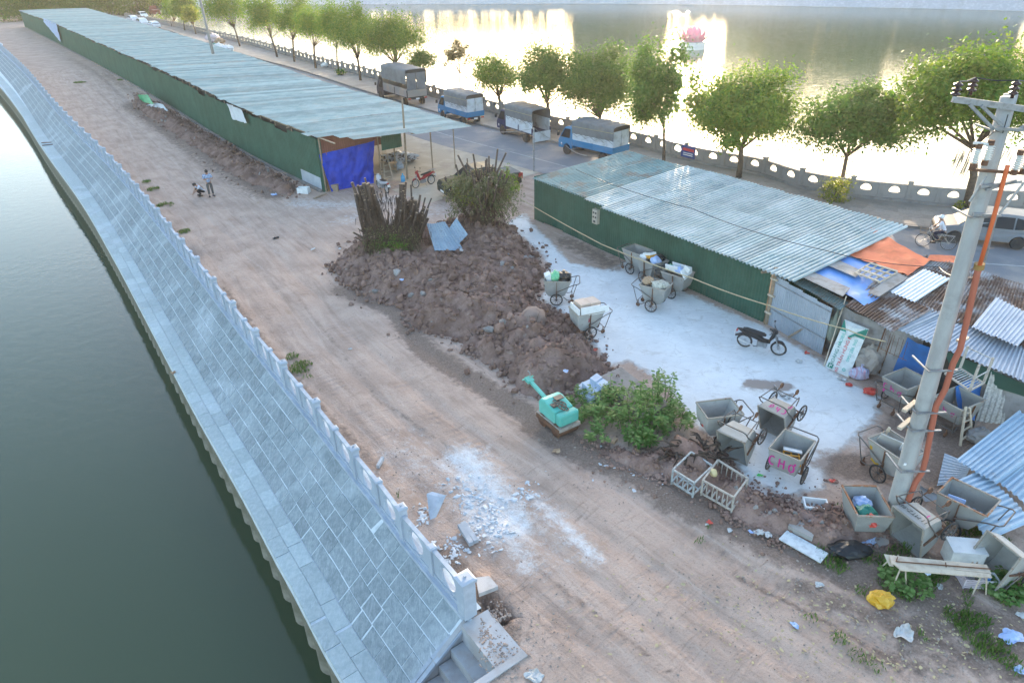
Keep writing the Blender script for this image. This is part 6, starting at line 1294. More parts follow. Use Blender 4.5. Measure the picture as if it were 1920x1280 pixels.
big_rock = MB().ico((0, 0, 0), .62, .1, 3, (1.15, .9, .75)); q = P(998, 622); single('boulder', big_rock, mat('earthy_boulder', (.24, .175, .145), .95, c2=(.17, .12, .10), scale=3, bump=.6), 'big rounded earthy boulder at the yard side of the soil heap', 'boulder', smooth=True, loc=(q.x, q.y, .55))
# roots and sticks sticking out of the heap
rt = MB()
for i in range(130):
    p = P(random.uniform(660, 1120), random.uniform(480, 720)); z, d = hz(p.x, p.y)
    if d < .1: continue
    a = random.uniform(0, 6.28); L = random.uniform(.3, 1.0); dv = Vector((math.cos(a), math.sin(a), random.uniform(-.1, .35))); p0_ = Vector((p.x, p.y, z)); rt.tube([p0_, p0_ + dv * L * .5 + Vector((0, 0, random.uniform(0, .1))), p0_ + dv * L], [.016, .013, .005], 4)
rt.build('loose_roots', M_ROOT, hp, kind='stuff')
# dug up root mass beside the racks
rm = thing('root_mass', 'tangled grey brown tree roots dug up behind the metal racks', 'roots', P(1300, 868)); rb_ = MB(); rb_.ico((0, 0, .22), .55, .22, 3, (1.7, .8, .7)); rb_.build('soil_ball', M_SOIL, rm, True)
for i in range(60):
    a = random.uniform(0, 6.28); p = Vector((math.cos(a) * random.uniform(.2, .95), math.sin(a) * random.uniform(.1, .5), random.uniform(.2, .6))); q = p + Vector((math.cos(a + .8) * random.uniform(.2, .7), math.sin(a + .8) * .3, random.uniform(-.4, .2))); MB().tube([p, p.lerp(q, .5) + Vector((random.uniform(-.12, .12), 0, random.uniform(0, .15))), q], [.04, .03, .008], 5).build('root', M_ROOT, rm, True)
# crumpled blue grey sheet between the stumps
M_SHT = m_sheet('crumpled_blue_sheet', (.24, .31, .38), (.32, .40, .47), (.16, .15, .14), .55, .7, .5)
def crsheet(pts, label):
    q = [P(x, y, z) for x, y, z in pts]; mb = MB(); a, b, c, d = q; nr = (b - a).cross(d - a).normalized()
    def fn(u, v): return a * (1 - u) * (1 - v) + b * u * (1 - v) + c * u * v + d * (1 - u) * v + nr * (.018 * math.sin(u * 50) + .10 * (float(vnoise(np.array([u * 2.5]), np.array([v * 2.5]), 8)[0]) - .5))
    mb.grid(fn, 40, 10); return single('corrugated_sheet', mb, M_SHT, label, 'metal sheet', 'bent sheets between the two stumps')
crsheet([(800, 420, 1.5), (834, 415, 1.6), (870, 470, .7), (815, 470, .8)], 'bent blue grey corrugated sheet lying left between the two stumps')
crsheet([(833, 440, 1.2), (856, 408, 1.7), (877, 440, 1.1), (846, 472, .6)], 'bent blue grey corrugated sheet tilted up right between the two stumps')
# ------------------------------------------------------------------ refuse carts
M_GALV = m_sheet('galvanised_bin', (.30, .295, .275), (.38, .375, .355), (.15, .11, .085), .60, .76, .45, .15, rscale=2.2, rnd=.16)
M_RIMR = m_sheet('rusty_rim', (.36, .32, .28), (.28, .20, .15), (.30, .13, .06), .46, .56, .7, .1, rscale=3, rnd=.1)
M_RIMG = m_sheet('grey_rim', (.36, .33, .29), (.30, .27, .23), (.20, .12, .08), .56, .66, .7, .1, rscale=4, rnd=.12)
M_FRAME = mat('cart_frame', (.13, .125, .12), .6, .4, c2=(.17, .11, .08), scale=9, rnd=.15)
M_PAINTP = mat('magenta_spray', (.50, .02, .22), .7, c2=(.60, .06, .30), scale=12, rnd=0)
bw = lambda z: .33 + .11 * (z - .34) / .74
def cart_proto():
    t = thing('refuse_cart', '', 'refuse cart'); pr_ = [(.56, 1.08), (.53, .70), (.48, .50), (.38, .38), (.22, .33), (-.12, .34), (-.30, .40), (-.42, .66), (-.55, 1.08)]
    mb = MB(); n = len(pr_); vs = [(x, -bw(z), z) for x, z in pr_] + [(x, bw(z), z) for x, z in pr_]; mb.add(vs, [tuple(range(n)), tuple(range(2 * n - 1, n - 1, -1))] + [(i, i + n, i + n + 1, i + 1) for i in range(n - 1)])
    o = mb.build('bin_body', M_GALV, t); s_ = o.modifiers.new('thick', 'SOLIDIFY'); s_.thickness = .012; s_.offset = 0
    W = bw(1.08)
    rim = MB()
    for p, q in (((.57, -W, 1.08), (.57, W, 1.08)), ((-.56, -W, 1.08), (-.56, W, 1.08)), ((-.56, -W, 1.08), (.57, -W, 1.08)), ((-.56, W, 1.08), (.57, W, 1.08))): rim.bar(p, q, .04, .04)
    rim.build('rim', M_RIMG, t)
    for s_ in (-1, 1):
        MB().bar((.04, s_ * (W + .025), 1.06), (.04, s_ * .39, .26), .05, .02, (1, 0, 0)).bar((.04, s_ * .41, .62), (.04, s_ * .41, .28), .07, .05, (1, 0, 0)).build('strap', M_RUST, t)
        wb = MB().torus((0, 0, 0), (0, 1, 0), .235, .015, 22, 6)
        for i in range(10): a = 2 * pi * i / 10; wb.bar((0, 0, 0), (math.cos(a) * .235, 0, math.sin(a) * .235), .013)
        wb.cyl((0, -.05, 0), (0, .05, 0), .045, n=8); o = wb.build('wheel', M_FRAME, t); o.location = (.04, s_ * .50, .275); MB().torus((0, 0, 0), (0, 1, 0), .252, .023, 24, 7).build('tyre', M_TYRE, o)
    MB().cyl((.04, -.52, .275), (.04, .52, .275), .022).build('axle', M_RUST, t)
    h = MB(); Wt = W + .02
    h.tube([(.05, -Wt, .60), (-.62, -Wt, .92), (-.86, -Wt + .02, .98), (-.93, -Wt + .10, 1.0), (-.93, Wt - .10, 1.0), (-.86, Wt - .02, .98), (-.62, Wt, .92), (.05, Wt, .60)], .019, 7)
    for s_ in (-1, 1): h.tube([(-.80, s_ * Wt, .97), (-.66, s_ * (Wt - .05), .45), (-.58, s_ * (Wt - .07), .22), (-.42, s_ * (Wt - .1), .20), (-.25, s_ * (Wt - .12), .33)], .016, 6)
    h.bar((-.62, -Wt + .06, .32), (-.62, Wt - .06, .32), .02); h.build('handle', M_FRAME, t)
    wc = MB().torus((0, 0, 0), (0, 1, 0), .07, .025, 12, 6).cyl((0, -.02, 0), (0, .02, 0), .06, n=8).bar((0, 0, .0), (0, 0, .2), .03); 
    for s_ in (-1, 1): o = wc.build('caster', M_RUST, t) if s_ < 0 else inst(o, (0, 0, 0), 0, t, 'caster'); o.location = (-.62, s_ * .25, .10)
    return t
CART = cart_proto(); n_cart = 0
def cart(label, wpx, fdir, z=0.0, tilt=None, scale=1.0, dx=(0, 0)):
    global n_cart
    t = CART if n_cart == 0 else copy_tree(CART); n_cart += 1
    b = P(wpx[0], wpx[1], 0); rz = yaw_px(wpx, *fdir); f = Vector((math.cos(rz), math.sin(rz), 0)); l = Vector((-f.y, f.x, 0))
    side = -1 if l.y > 0 else 1           # the wheel seen is on the near side
    c = b - l * (.50 * side) - f * .04 if dx == (0, 0) else b
    t.location = (c.x, c.y, z); t.rotation_euler = (0, 0, rz); t.scale = (scale,) * 3; t['label'] = label; t['group'] = 'grey refuse carts around the yard'
    if tilt:                               # tipped forward on to its front edge
        a = tilt; M = Matrix.Rotation(rz, 3, 'Z') @ Matrix.Rotation(a, 3, 'Y'); t.rotation_euler = M.to_euler()
        zs = [(M @ Vector(v)).z for v in ((.57, -.44, 1.08), (.57, .44, 1.08), (.53, .4, .7), (.48, .4, .5), (-.56, .4, 1.08), (.38, .3, .38))]; t.location = (c.x, c.y, -min(zs) + .01)
    bpy.context.view_layer.update() if False else None
    M = Matrix.Translation(t.location) @ t.rotation_euler.to_matrix().to_4x4() @ Matrix.Scale(scale, 4); return t, M
def cart_rust(t, m):
    for ch in t.children:
        if ch.name.startswith('rim'): ch.data = ch.data.copy(); ch.data.materials[0] = m
c1, m1 = cart('upright refuse cart with a black bag and green bag beside the soil heap', (1043, 573), (-290, -5))
c2, m2 = cart('refuse cart piled with bundled card, a red letter on its side', (1107, 636), (-270, 55))
c3, m3 = cart('empty refuse cart, leftmost of those against the green shed wall', (1180, 514), (185, 75))
c4, m4 = cart('refuse cart with a white and orange box in it against the green shed wall', (1203, 530), (-170, -100))
c5, m5 = cart('refuse cart full of white foam boards against the green shed wall', (1256, 560), (380, 125))
c6, m6 = cart('refuse cart holding pale rags in front of the other carts by the green shed', (1219, 585), (350, 85))
c7, m7 = cart('upright open refuse cart with scraps inside beside the leafy bush', (1352, 838), (-350, 45))
c8, m8 = cart('plain refuse cart tipped on its mouth beside the one with magenta letters on top', (1400, 838), (-170, 150), tilt=R(112), dx=(1, 0))
c9, m9 = cart('refuse cart tipped on its mouth with magenta letters on its upturned side', (1475, 795), (-190, 140), tilt=R(112), dx=(1, 0))
c10, m10 = cart('refuse cart with large magenta letters CHO on its front and an orange frame inside', (1473, 890), (-160, 205), dx=(1, 0))
c11, m11 = cart('refuse cart with magenta letters below its handle in front of the blue tarp curtain', (1683, 762), (140, -60), dx=(1, 0))
c12, m12 = cart('refuse cart partly hidden behind the utility pole next to the wooden ladder', (1780, 800), (150, -70), dx=(1, 0))
c13, m13 = cart('refuse cart with white boards inside and yellow paint on its side left of the pole', (1641, 902), (275, 195))
c14, m14 = cart('refuse cart holding green and red plastic bags at the foot of the utility pole', (1612, 985), (150, 290), z=-.22, dx=(1, 0))
c15, m15 = cart('refuse cart tipped over with stencilled lettering on top, right of the pole foot', (1745, 1005), (-220, 90), tilt=R(105), dx=(1, 0))
c16, m16 = cart('empty refuse cart with a bright rusty rim beside the blue metal sheets', (1793, 990), (-380, -195), dx=(1, 0))
c17, m17 = cart('dirty refuse cart lying on its side at the right edge behind the bench', (1905, 1065), (200, -60), tilt=R(-70), dx=(1, 0))
for t in (c14, c16): cart_rust(t, M_RIMR)
for ch in list(c14.children):
    if ch.name.split('.')[0] not in ('bin_body', 'rim'):
        for g in list(ch.children): bpy.data.objects.remove(g)
        bpy.data.objects.remove(ch)
# spray painted letters as strokes on the bins
def ribbon(mb, pts, w_, nrm):
    pts = [Vector(p) for p in pts]; nrm = Vector(nrm); vs = []
    for i, p in enumerate(pts):
        d = (pts[min(i + 1, len(pts) - 1)] - pts[max(i - 1, 0)]).normalized(); s_ = d.cross(nrm).normalized() * w_ * random.uniform(.8, 1.2) / 2; vs += [p - s_, p + s_]
    mb.add(vs, [(2 * i, 2 * i + 1, 2 * i + 3, 2 * i + 2) for i in range(len(pts) - 1)])
def arc(cx, cy, rx, ry, a0, a1, n=9): return [(cx + rx * math.cos(R(a0 + (a1 - a0) * i / n)), cy + ry * math.sin(R(a0 + (a1 - a0) * i / n))) for i in range(n + 1)]
GL = {'C': [arc(.5, .5, .42, .5, 50, 310)], 'H': [[(.1, 0), (.12, 1)], [(.85, 0), (.8, 1)], [(.1, .5), (.85, .52)]], 'O': [arc(.5, .42, .38, .42, 0, 360), [(.75, .8), (.95, .95), (.9, 1.1)], [(.45, -.18), (.52, -.22)]],
      'h': [[(.12, 1.1), (.15, 0)], [(.15, .45)] + arc(.48, .38, .3, .22, 150, 0) + [(.8, 0)]], 'o': [arc(.5, .32, .34, .32, 0, 360), [(.8, .65), (1.0, .8)], [(.45, -.2), (.55, -.24)]], 'P': [[(.15, -.1), (.15, 1), (.7, .95), (.75, .6), (.15, .5)]], 'R': [[(.15, 0), (.15, 1), (.7, .95), (.72, .6), (.15, .5), (.8, 0)]], 'T': [[(.5, 0), (.5, 1)], [(.1, .75), (.95, .8)]]}
def spray(cartt, org, ux, uy, nrm, text, h, step, w_=.035, m=M_PAINTP, name='spray_lettering'):
    org, ux, uy, nrm = Vector(org), Vector(ux), Vector(uy), Vector(nrm).normalized(); mb = MB()
    for i, ch in enumerate(text):
        if ch == ' ': continue
        for st_ in GL[ch]: ribbon(mb, [org + ux * (i * step + x * h * .62) + uy * (y * h) + nrm * .016 for x, y in st_], w_, nrm)
    return mb.build(name, m, cartt)
fn_ = Vector((.9, 0, -.08))
spray(c10, (.545, -.38, .60), (0, 1, 0), (.05, 0, 1), fn_, 'CHO', .30, .27, .045)
spray(c11, (-.505, .34, .72), (0, -1, 0), (-.2, 0, .95), (-1, 0, -.3), 'Cho', .24, .24, .04); spray(c11, (-.47, .34, .58), (0, -1, 0), (-.2, 0, .95), (-1, 0, -.3), 'P', .12, .2, .035)
spray(c12, (-.505, .34, .72), (0, -1, 0), (-.2, 0, .95), (-1, 0, -.3), 'Cho', .2, .24, .03)
spray(c9, (-.47, .34, .78), (0, -1, 0), (-.2, 0, .95), (-1, 0, -.35), 'Cho', .2, .2, .04); spray(c9, (-.38, .34, .5), (0, -1, 0), (-.3, 0, .9), (-1, 0, -.4), 'P', .15, .2, .04)
spray(c2, (.12, .405, .72), (-1, 0, 0), (0, .13, 1), (0, 1, 0), 'R', .17, .2, .025, mat('red_spray', (.45, .03, .06), .7))
spray(c15, (-.46, .25, .6), (0, -1, 0), (-.25, 0, .95), (-1, 0, -.35), 'T', .16, .2, .03)
def stencil(par, text, loc, rot, size, m, name='lettering'):
    cu = bpy.data.curves.new(name, 'FONT'); cu.body = text; cu.size = size; cu.align_x = 'CENTER'; cu.align_y = 'CENTER'; cu.extrude = .001; o = bpy.data.objects.new(name, cu); COL.objects.link(o); me = bpy.data.meshes.new_from_object(o.evaluated_get(bpy.context.evaluated_depsgraph_get())); bpy.data.objects.remove(o); bpy.data.curves.remove(cu)
    me.materials.clear(); me.materials.append(m); o = bpy.data.objects.new(name, me); COL.objects.link(o); o.location = loc; o.rotation_euler = rot; o.parent = par; o['kind'] = 'stuff'; return o
bM = lambda ux, uy: Matrix((Vector(ux).normalized(), Vector(uy).normalized(), Vector(ux).cross(Vector(uy)).normalized())).transposed().to_euler()
M_INK = mat('black_ink', (.03, .03, .035), .8)
stencil(c15, 'MTZ-9F', (-.515, -.12, .86), bM((0, -1, 0), (-.28, 0, .95)), .17, M_INK); stencil(c15, '11', (-.515, .28, .86), bM((0, -1, 0), (-.28, 0, .95)), .17, M_INK)
M_YSP = mat('yellow_spray', (.60, .36, .03), .7)
ym = MB(); ribbon(ym, [(-.35, .375, .5), (-.2, .365, .42), (-.1, .36, .46)], .07, (0, 1, 0)); ribbon(ym, [(-.35, .42, .9), (-.36, .41, .8)], .08, (0, 1, 0)); 
ym2 = MB(); ribbon(ym2, [(-.35, -.375, .5), (-.2, -.365, .42), (-.1, -.36, .46)], .07, (0, -1, 0)); ribbon(ym2, [(-.42, -.42, .92), (-.40, -.41, .8)], .08, (0, -1, 0)); ym2.build('yellow_mark', M_YSP, c13)
# what lies in the carts
def bag(name, label, loc, r_, m, sc=(1, 1, .8), seed=0, cat='bag', jit=.1):
    sd_ = sum(map(ord, label)) % 97; vs, fs = ICO[3]; A = np.array(vs); f1 = np.abs(vnoise(A[:, 0] * 2.6 + A[:, 2] * 2.1 + 9, A[:, 1] * 2.6 - A[:, 2] * 1.7 + 9, sd_) - .5); f2 = np.abs(vnoise(A[:, 0] * 6 + A[:, 2] * 4 + 30, A[:, 1] * 6 - A[:, 2] * 5 + 30, sd_ + 1) - .5); A = A * (r_ * (.78 + (.5 + jit * 2) * f1 + (.22 + jit) * f2))[:, None] * np.array(sc); A[:, 2] = np.maximum(A[:, 2], -r_ * sc[2] * .62); mb = MB().add(A.tolist(), fs); top = Vector((0, 0, r_ * sc[2])); mb.tube([top * .9, top * 1.15, top * 1.3], [r_ * .18, r_ * .06, r_ * .2], 7); return single(name, mb, m, label, cat, smooth=False, loc=loc)
def inb(M, x, y, z): return (M @ Vector((x, y, z)))[:]
M_BAGK = mat('black_bag', (.015, .015, .016), .35, bump=.6, bscale=9); M_BAGG = mat('green_bag', (.16, .48, .26), .4, bump=.5, bscale=9); M_BAGB = mat('blue_bag', (.32, .44, .68), .4, c2=(.5, .56, .7), scale=4, bump=.5, bscale=9); M_BAGT = mat('teal_bag', (.02, .22, .16), .4, bump=.5, bscale=9); M_BAGR = mat('red_bag', (.55, .06, .04), .4, bump=.5, bscale=9); M_CARD = mat('cardboard', (.38, .25, .155), .9, c2=(.46, .32, .21), scale=3); M_YEL = mat('yellow_plastic', (.60, .32, .02), .45, c2=(.68, .42, .06), scale=4, bump=.4, bscale=10); M_ORB = mat('orange_plastic', (.60, .28, .03), .5)
bag('rubbish_bag', 'black rubbish bag in the cart beside the soil heap', inb(m1, -.25, 0, 1.12), .30, M_BAGK); bag('rubbish_bag', 'light green bag in the cart beside the soil heap', inb(m1, .12, .05, 1.14), .24, M_BAGG, (1, 1, 1))
def slab(name, label, M, c, d, m, rot=(0, 0, 0), cat='board'):
    mb = MB().box((0, 0, 0), d); o = mb.build(name, m); tag(o, label, cat); o.matrix_world = M @ Matrix.Translation(c) @ (Matrix.Rotation(rot[2], 4, 'Z') @ Matrix.Rotation(rot[1], 4, 'Y') @ Matrix.Rotation(rot[0], 4, 'X')); bevel(o, .015, 1); return o
slab('foam_board', 'pale foam board standing in the cart beside the soil heap', m1, (.40, 0, 1.12), (.26, .4, .3), M_FOAM, (0, .4, .2))
fb_ = thing('foam_box', 'white foam box in the cart with bundled card', 'box', (0, 0, 0)); fb_.matrix_world = m2 @ Matrix.Translation((0, .05, 1.12))
for c, d in (((.52, 0, .06), (.04, .78, .3)), ((-.30, .38, .05), (.85, .04, .28)), ((.05, .38, .1), (.8, .035, .34)), ((0, -.38, .05), (1.0, .04, .26))): MB().box(c, d).build('side', M_FOAM, fb_)
for i, dx in enumerate((-.25, .18)): slab('card_bundle', 'bundle of flattened cardboard on the foam box, ' + ('handle end' if i == 0 else 'front end'), m2, (dx, -.05, 1.28), (.44, .55, .26), mat('pale_card', (.50, .38, .30), .9, c2=(.58, .46, .38), scale=3, stretch=(1, 1, 9)), (0, 0, .1), 'cardboard')
ob = thing('carton', 'white box with an orange edge in a cart by the green shed wall', 'box', (0, 0, 0)); ob.matrix_world = m4 @ Matrix.Translation((.25, 0, 1.18)) @ Matrix.Rotation(.3, 4, 'Y')
MB().box((0, 0, -.06), (.5, .36, .14)).build('tray', M_ORB, ob); MB().box((0, 0, .06), (.5, .36, .10)).build('carton_body', M_FOAM, ob); MB().box((0, 0, .115), (.36, .12, .012)).build('print', M_INK, ob)
bag('rubbish_bag', 'pale blue rubbish bag in a cart by the green shed wall', inb(m4, -.30, .1, 1.10), .24, M_BAGB); bag('rubbish_bag', 'black rubbish bag at the wall side of a cart by the green shed', inb(m4, -.2, -.25, 1.12), .2, M_BAGK); bag('rubbish_heap', 'heap of mixed pale rubbish beside the white and orange box', inb(m4, .45, .15, 1.02), .22, M_FOAM, (1, 1, .7), cat='rubbish')
for i, (c, d, r_, l) in enumerate((((.0, .36, 1.16), (.95, .05, .34), (.3, 0, 0), 'long white foam board at the near side of the full cart by the green shed'), ((.45, -.1, 1.2), (.05, .7, .42), (0, -.6, .1), 'tilted white foam board at the front of the full cart by the green shed'), ((-.2, -.2, 1.25), (.6, .05, .3), (.2, 0, 0), 'white foam board at the wall side of the full cart by the green shed'), ((.52, -.2, 1.42), (.3, .04, .3), (.4, .5, 0), 'small raised foam board on the full cart by the green shed'), ((-.1, .2, 1.1), (.7, .3, .08), (.5, 0, 0), 'flat white foam lid lying in the full cart by the green shed'))): slab('foam_board', l, m5, c, d, M_FOAM, r_)
bag('rubbish_bag', 'pale blue bag among the foam boards in the full cart', inb(m5, .12, -.05, 1.2), .22, M_BAGB); bag('rubbish_bag', 'bright green bag among the foam boards in the full cart', inb(m5, -.35, -.05, 1.2), .16, M_BAGG)
bag('rag_pile', 'pile of pale cream rags in the front cart by the green shed', inb(m6, .2, 0, 1.08), .36, mat('cream_rag', (.50, .48, .40), .9, c2=(.28, .27, .23), scale=14, bump=.8, bscale=12), (1, .85, .4), cat='rags', jit=.18); bag('card_heap', 'crumpled brown cardboard in the front cart by the green shed', inb(m6, -.38, .1, 1.1), .22, M_CARD, (1, 1, .7), cat='cardboard', jit=.3)
for i, (x, y, m_, l) in enumerate(((.1, .1, M_BAGB, 'blue scrap of plastic in the open cart beside the bush'), (.25, -.05, M_FOAM, 'white scrap in the open cart beside the bush'), (.38, .05, M_BAGR, 'red scrap in the open cart beside the bush'), (-.1, -.1, M_CARD, 'brown scrap in the open cart beside the bush'))): bag('litter', l, inb(m7, x, y, .55), .13, m_, (1, 1, .5), cat='litter', jit=.2)
slab('foam_board', 'pale foam lid leaning in the CHO cart', m10, (-.15, .0, .80), (.5, .5, .06), M_FOAM, (0, -.5, .3))
of = thing('orange_crate', 'orange plastic crate frame in the CHO cart', 'crate', (0, 0, 0)); of.matrix_world = m10 @ Matrix.Translation((.22, .12, .82)) @ Matrix.Rotation(.5, 4, 'Z') @ Matrix.Rotation(.25, 4, 'Y')
for i in range(4): MB().box((-.22 + i * .15, 0, 0), (.04, .42, .04)).build('slat', M_ORB, of)
for y in (-.2, 0, .2): MB().box((0, y, -.03), (.5, .04, .03)).build('slat', M_ORB, of)
slab('foam_board', 'white board lying in the cart before the blue tarp curtain', m11, (.0, -.1, .62), (.4, .34, .03), M_FOAM, (.2, .3, .2))
slab('grey_board', 'large pale grey board standing in the cart left of the pole', m13, (-.25, .05, .95), (.6, .04, .55), mat('grey_card', (.42, .41, .39), .8, c2=(.36, .35, .33), scale=3), (.3, .2, .6)); slab('foam_board', 'white rounded lid standing in the cart left of the pole', m13, (.25, .15, 1.0), (.4, .05, .4), M_FOAM, (.4, .3, .2))
slab('wood_offcut', 'pale wooden offcut at the handle end of the cart left of the pole', m13, (-.5, .25, 1.15), (.08, .05, .35), M_PALE, (.2, .3, 0), 'wood')
bag('rubbish_bag', 'clear blue bag in the cart at the pole foot', inb(m14, -.18, 0, .80), .24, M_BAGB); bag('rubbish_bag', 'dark teal bag in the cart at the pole foot', inb(m14, .1, 0, .78), .26, M_BAGT, (1, 1.1, .7)); bag('rubbish_bag', 'red bag in the cart at the pole foot', inb(m14, .33, 0, .76), .22, M_BAGR, (1, 1.2, .6))
slab('foam_board', 'blue plastic scrap inside the cart with the rusty rim', m16, (.2, .15, .9), (.4, .05, .2), M_BAGB, (.3, 0, .2), 'litter')
# ------------------------------------------------------------------ utility pole by the yard
M_POLE = mat('pole_concrete', (.36, .36, .35), .85, c2=(.29, .29, .285), scale=2, dirt=(.22, .22, .21), dscale=1.2, bump=.15, stretch=(1, 1, .3))
M_BRN = mat('brown_porcelain', (.055, .028, .022), .25); M_PORC = mat('white_porcelain', (.62, .60, .56), .3); M_CDT = mat('orange_conduit', (.62, .13, .04), .5); M_CDT2 = mat('red_brown_conduit', (.42, .12, .07), .6, bump=.2)
pb = P(1669, 985); pt = PY(1890, 182, pb.y)
up = thing('utility_pole', 'tall twin concrete utility pole with insulators and an orange conduit', 'utility pole', pb)
def pole_shaft(off, r0_, r1_): 
    a, b = pb + off + Vector((0, 0, -.3)), pt + off; MB().tube([a.lerp(b, i / 8) for i in range(9)], [r0_ + (r1_ - r0_) * i / 8 for i in range(9)], 16).build('shaft', M_POLE, up, True, True)
pole_shaft(Vector((0, 0, 0)), .20, .125); pole_shaft(Vector((.22, .26, 0)), .19, .12)
UQ = lambda x, y, dy=0.0: PY(x, y, pb.y + dy)
for dy in (-.17, .34): 
    a, b = UQ(1786, 186, dy), UQ(1990, 214, dy); MB().bar(a, b, .05, .11).build('crossarm', M_STEEL, up, world=True)
for x, y in ((1790, 184), (1990, 212)): MB().bar(UQ(x, y, -.2), UQ(x, y, .42), .06, .05).build('arm_tie', M_STEEL, up, world=True)
def insul(x, y, dy, n=3, r=.085, m=M_BRN, h=.24, name='insulator', par=up, rust=False):
    p = UQ(x, y, dy); mb = MB(); prof = [(.03, -.06), (.03, 0)]
    for i in range(n): z = h * i / n; prof += [(r * .45, z), (r, z + .02), (r * .9, z + h / n * .55), (r * .45, z + h / n * .8)]
    prof += [(.03, h), (0, h)]; mb.lathe(prof, 14, p); o = mb.build(name, m, par, True, True)
    if rust:
        MB().cyl(p + Vector((0, 0, -.10)), p + Vector((0, 0, -.01)), .06, n=10).cyl(p + Vector((0, 0, h)), p + Vector((0, 0, h + .09)), .06, n=10).build('end_fitting', M_RUST, o).location = o.location * 0
        o.children[0].matrix_basis = Matrix.Translation(-par.location) @ Matrix.Identity(4)
    return p
tops = [insul(1791, 180, -.17), insul(1821, 172, .34), insul(1899, 178, -.17), insul(1965, 178, .34)]
for a, b in ((0, 1), (1, 2), (2, 3)): 
    p, q = tops[a] + Vector((0, 0, .25)), tops[b] + Vector((0, 0, .25)); MB().tube([p, p.lerp(q, .5) - Vector((0, 0, .03)), q], .012, 5).build('jumper_wire', M_BLKP, up, world=True)
for (x0, y0, x1, y1) in ((1818, 196, 1862, 242), (1840, 198, 1878, 235), (1960, 214, 1905, 246)): MB().bar(UQ(x0, y0, -.2), UQ(x1, y1, -.2), .05, .05).build('brace', M_STEEL, up, world=True)
for (x0, y0, x1, y1, m_) in ((1862, 241, 1930, 244, M_STEEL), (1818, 318, 1930, 326, M_RUST), (1838, 350, 1915, 340, M_STEEL), (1848, 356, 1905, 338, M_STEEL), (1824, 402, 1872, 404, M_STEEL)): MB().bar(UQ(x0, y0, -.22), UQ(x1, y1, -.22), .06, .05).build('bracket', m_, up, world=True)
for (x0, y0, x1, y1) in ((1872, 404, 1920, 342), (1818, 378, 1850, 330), (1868, 405, 1845, 495)): MB().tube([UQ(x0, y0, -.1), UQ(x1, y1, -.1)], .025, 6).build('stay', M_STEEL, up, world=True)
for x, y in ((1826, 306), (1848, 300), (1903, 318), (1920, 316)): insul(x, y, -.25, 7, .09, M_PORC, .28, 'fuse_insulator', up, True)
MB().tube([UQ(1826, 268, -.25), UQ(1862, 272, -.25)], .03, 7).build('fuse_tube', M_PORC, up, world=True); MB().tube([UQ(1840, 268, -.2), UQ(1866, 245, -.2), UQ(1880, 250, -.2), UQ(1890, 215, -.2)], .010, 5).build('jumper_wire', M_BLKP, up, world=True)
MB().tube([UQ(x, y, -.28) for x, y in ((1890, 310), (1887, 319), (1862, 412), (1837, 497))], .042, 10).build('conduit', M_CDT, up, True, True)
cpts = [(1837, 496), (1831, 517), (1812, 605), (1800, 655), (1787, 681), (1772, 730), (1755, 761), (1735, 863), (1729, 885), (1716, 905), (1701, 942), (1694, 960)]
MB().tube([UQ(x, y, -.18) for x, y in cpts], .066, 10).build('conduit', M_CDT2, up, True, True)
MB().cyl(UQ(1837, 494, -.18), UQ(1835, 504, -.18), .10, n=10).build('coupling', mat('ochre_joint', (.30, .17, .05), .7), up, world=True)
for k, (x, y) in enumerate(((1717, 765), (1702, 798), (1782, 686), (1738, 872), (1862, 242), (1829, 402))):
    c = UQ(x, y); cl = MB()
    f = (c.z - pb.z) / (pt.z - pb.z); ax = pb.lerp(pt, f); r_ = .225 - .085 * f; cl.bar((ax.x - r_ - .06, ax.y - r_ - .03, c.z), (ax.x + r_ + .22, ax.y - r_ - .03, c.z + .03), .05, .03); cl.bar((ax.x - r_ - .05, ax.y - r_, c.z), (ax.x - r_ - .05, ax.y + r_ + .3, c.z), .04, .03); cl.build('clamp', M_STEEL, up, world=True)
    if k < 2: MB().bar((ax.x - .50, ax.y - .12, c.z + .02), (ax.x - .05, ax.y + .22, c.z + .04), .10, .07).build('wood_stub', M_PALE, up, world=True)
MB().box(UQ(1697, 870, -.2), (.06, .02, .06)).build('number_tag', M_PLATE, up, world=True)
MB().bar(UQ(1798, 640, -.1), UQ(1812, 632, .2), .12, .05).build('wood_stub', M_PALE, up, world=True)
# ------------------------------------------------------------------ other poles and lines
b = P(401, 101, 3.3); b.z = 0; tp = PY(374, -6, b.y); single('leaning_pole', MB().tube([b, tp], [.19, .13], 12), mat('aged_pole', (.24, .23, .21), .9, c2=(.2, .19, .18), scale=2), 'tall leaning grey pole rising through the roof of the long green shed', 'pole', smooth=True)
for (x0, y0, x1, y1, l) in ((160, 20, 153, -14, 'brown wooden pole left of the two poles beyond the long shed'), (172, 22, 164, -16, 'pale concrete pole right of the two poles beyond the long shed')):
    b = P(x0, y0); single('far_pole', MB().tube([b, PY(x1, y1, b.y)], [.3, .25], 8), M_POLE if 'pale' in l else M_BARK, l, 'pole')
b = P(764, 336); single('wooden_post', MB().tube([b, PY(754, 186, b.y)], [.07, .06], 8), M_WOOD, 'tall wooden post standing through the front roof edge of the long green shed', 'post')
b = P(1001, 322); lp = single('steel_post', MB().tube([b, PY(1001, 240, b.y)], .05, 8), M_STEEL, 'thin grey steel post at the road end of the small green shed', 'post')
def wire(pts, label, r_=.012, m=M_BLKP, name='wire', cat='wire', sag=.15):
    out = []
    for a, b in zip(pts, pts[1:]):
        for i in range(8): u = i / 8; out.append(a.lerp(b, u) - Vector((0, 0, sag * 4 * u * (1 - u))))
    out.append(pts[-1]); return single(name, MB().tube(out, r_, 5), m, label, cat)
M_ROPE = mat('straw_rope', (.42, .35, .22), .95, c2=(.30, .25, .17), scale=20)
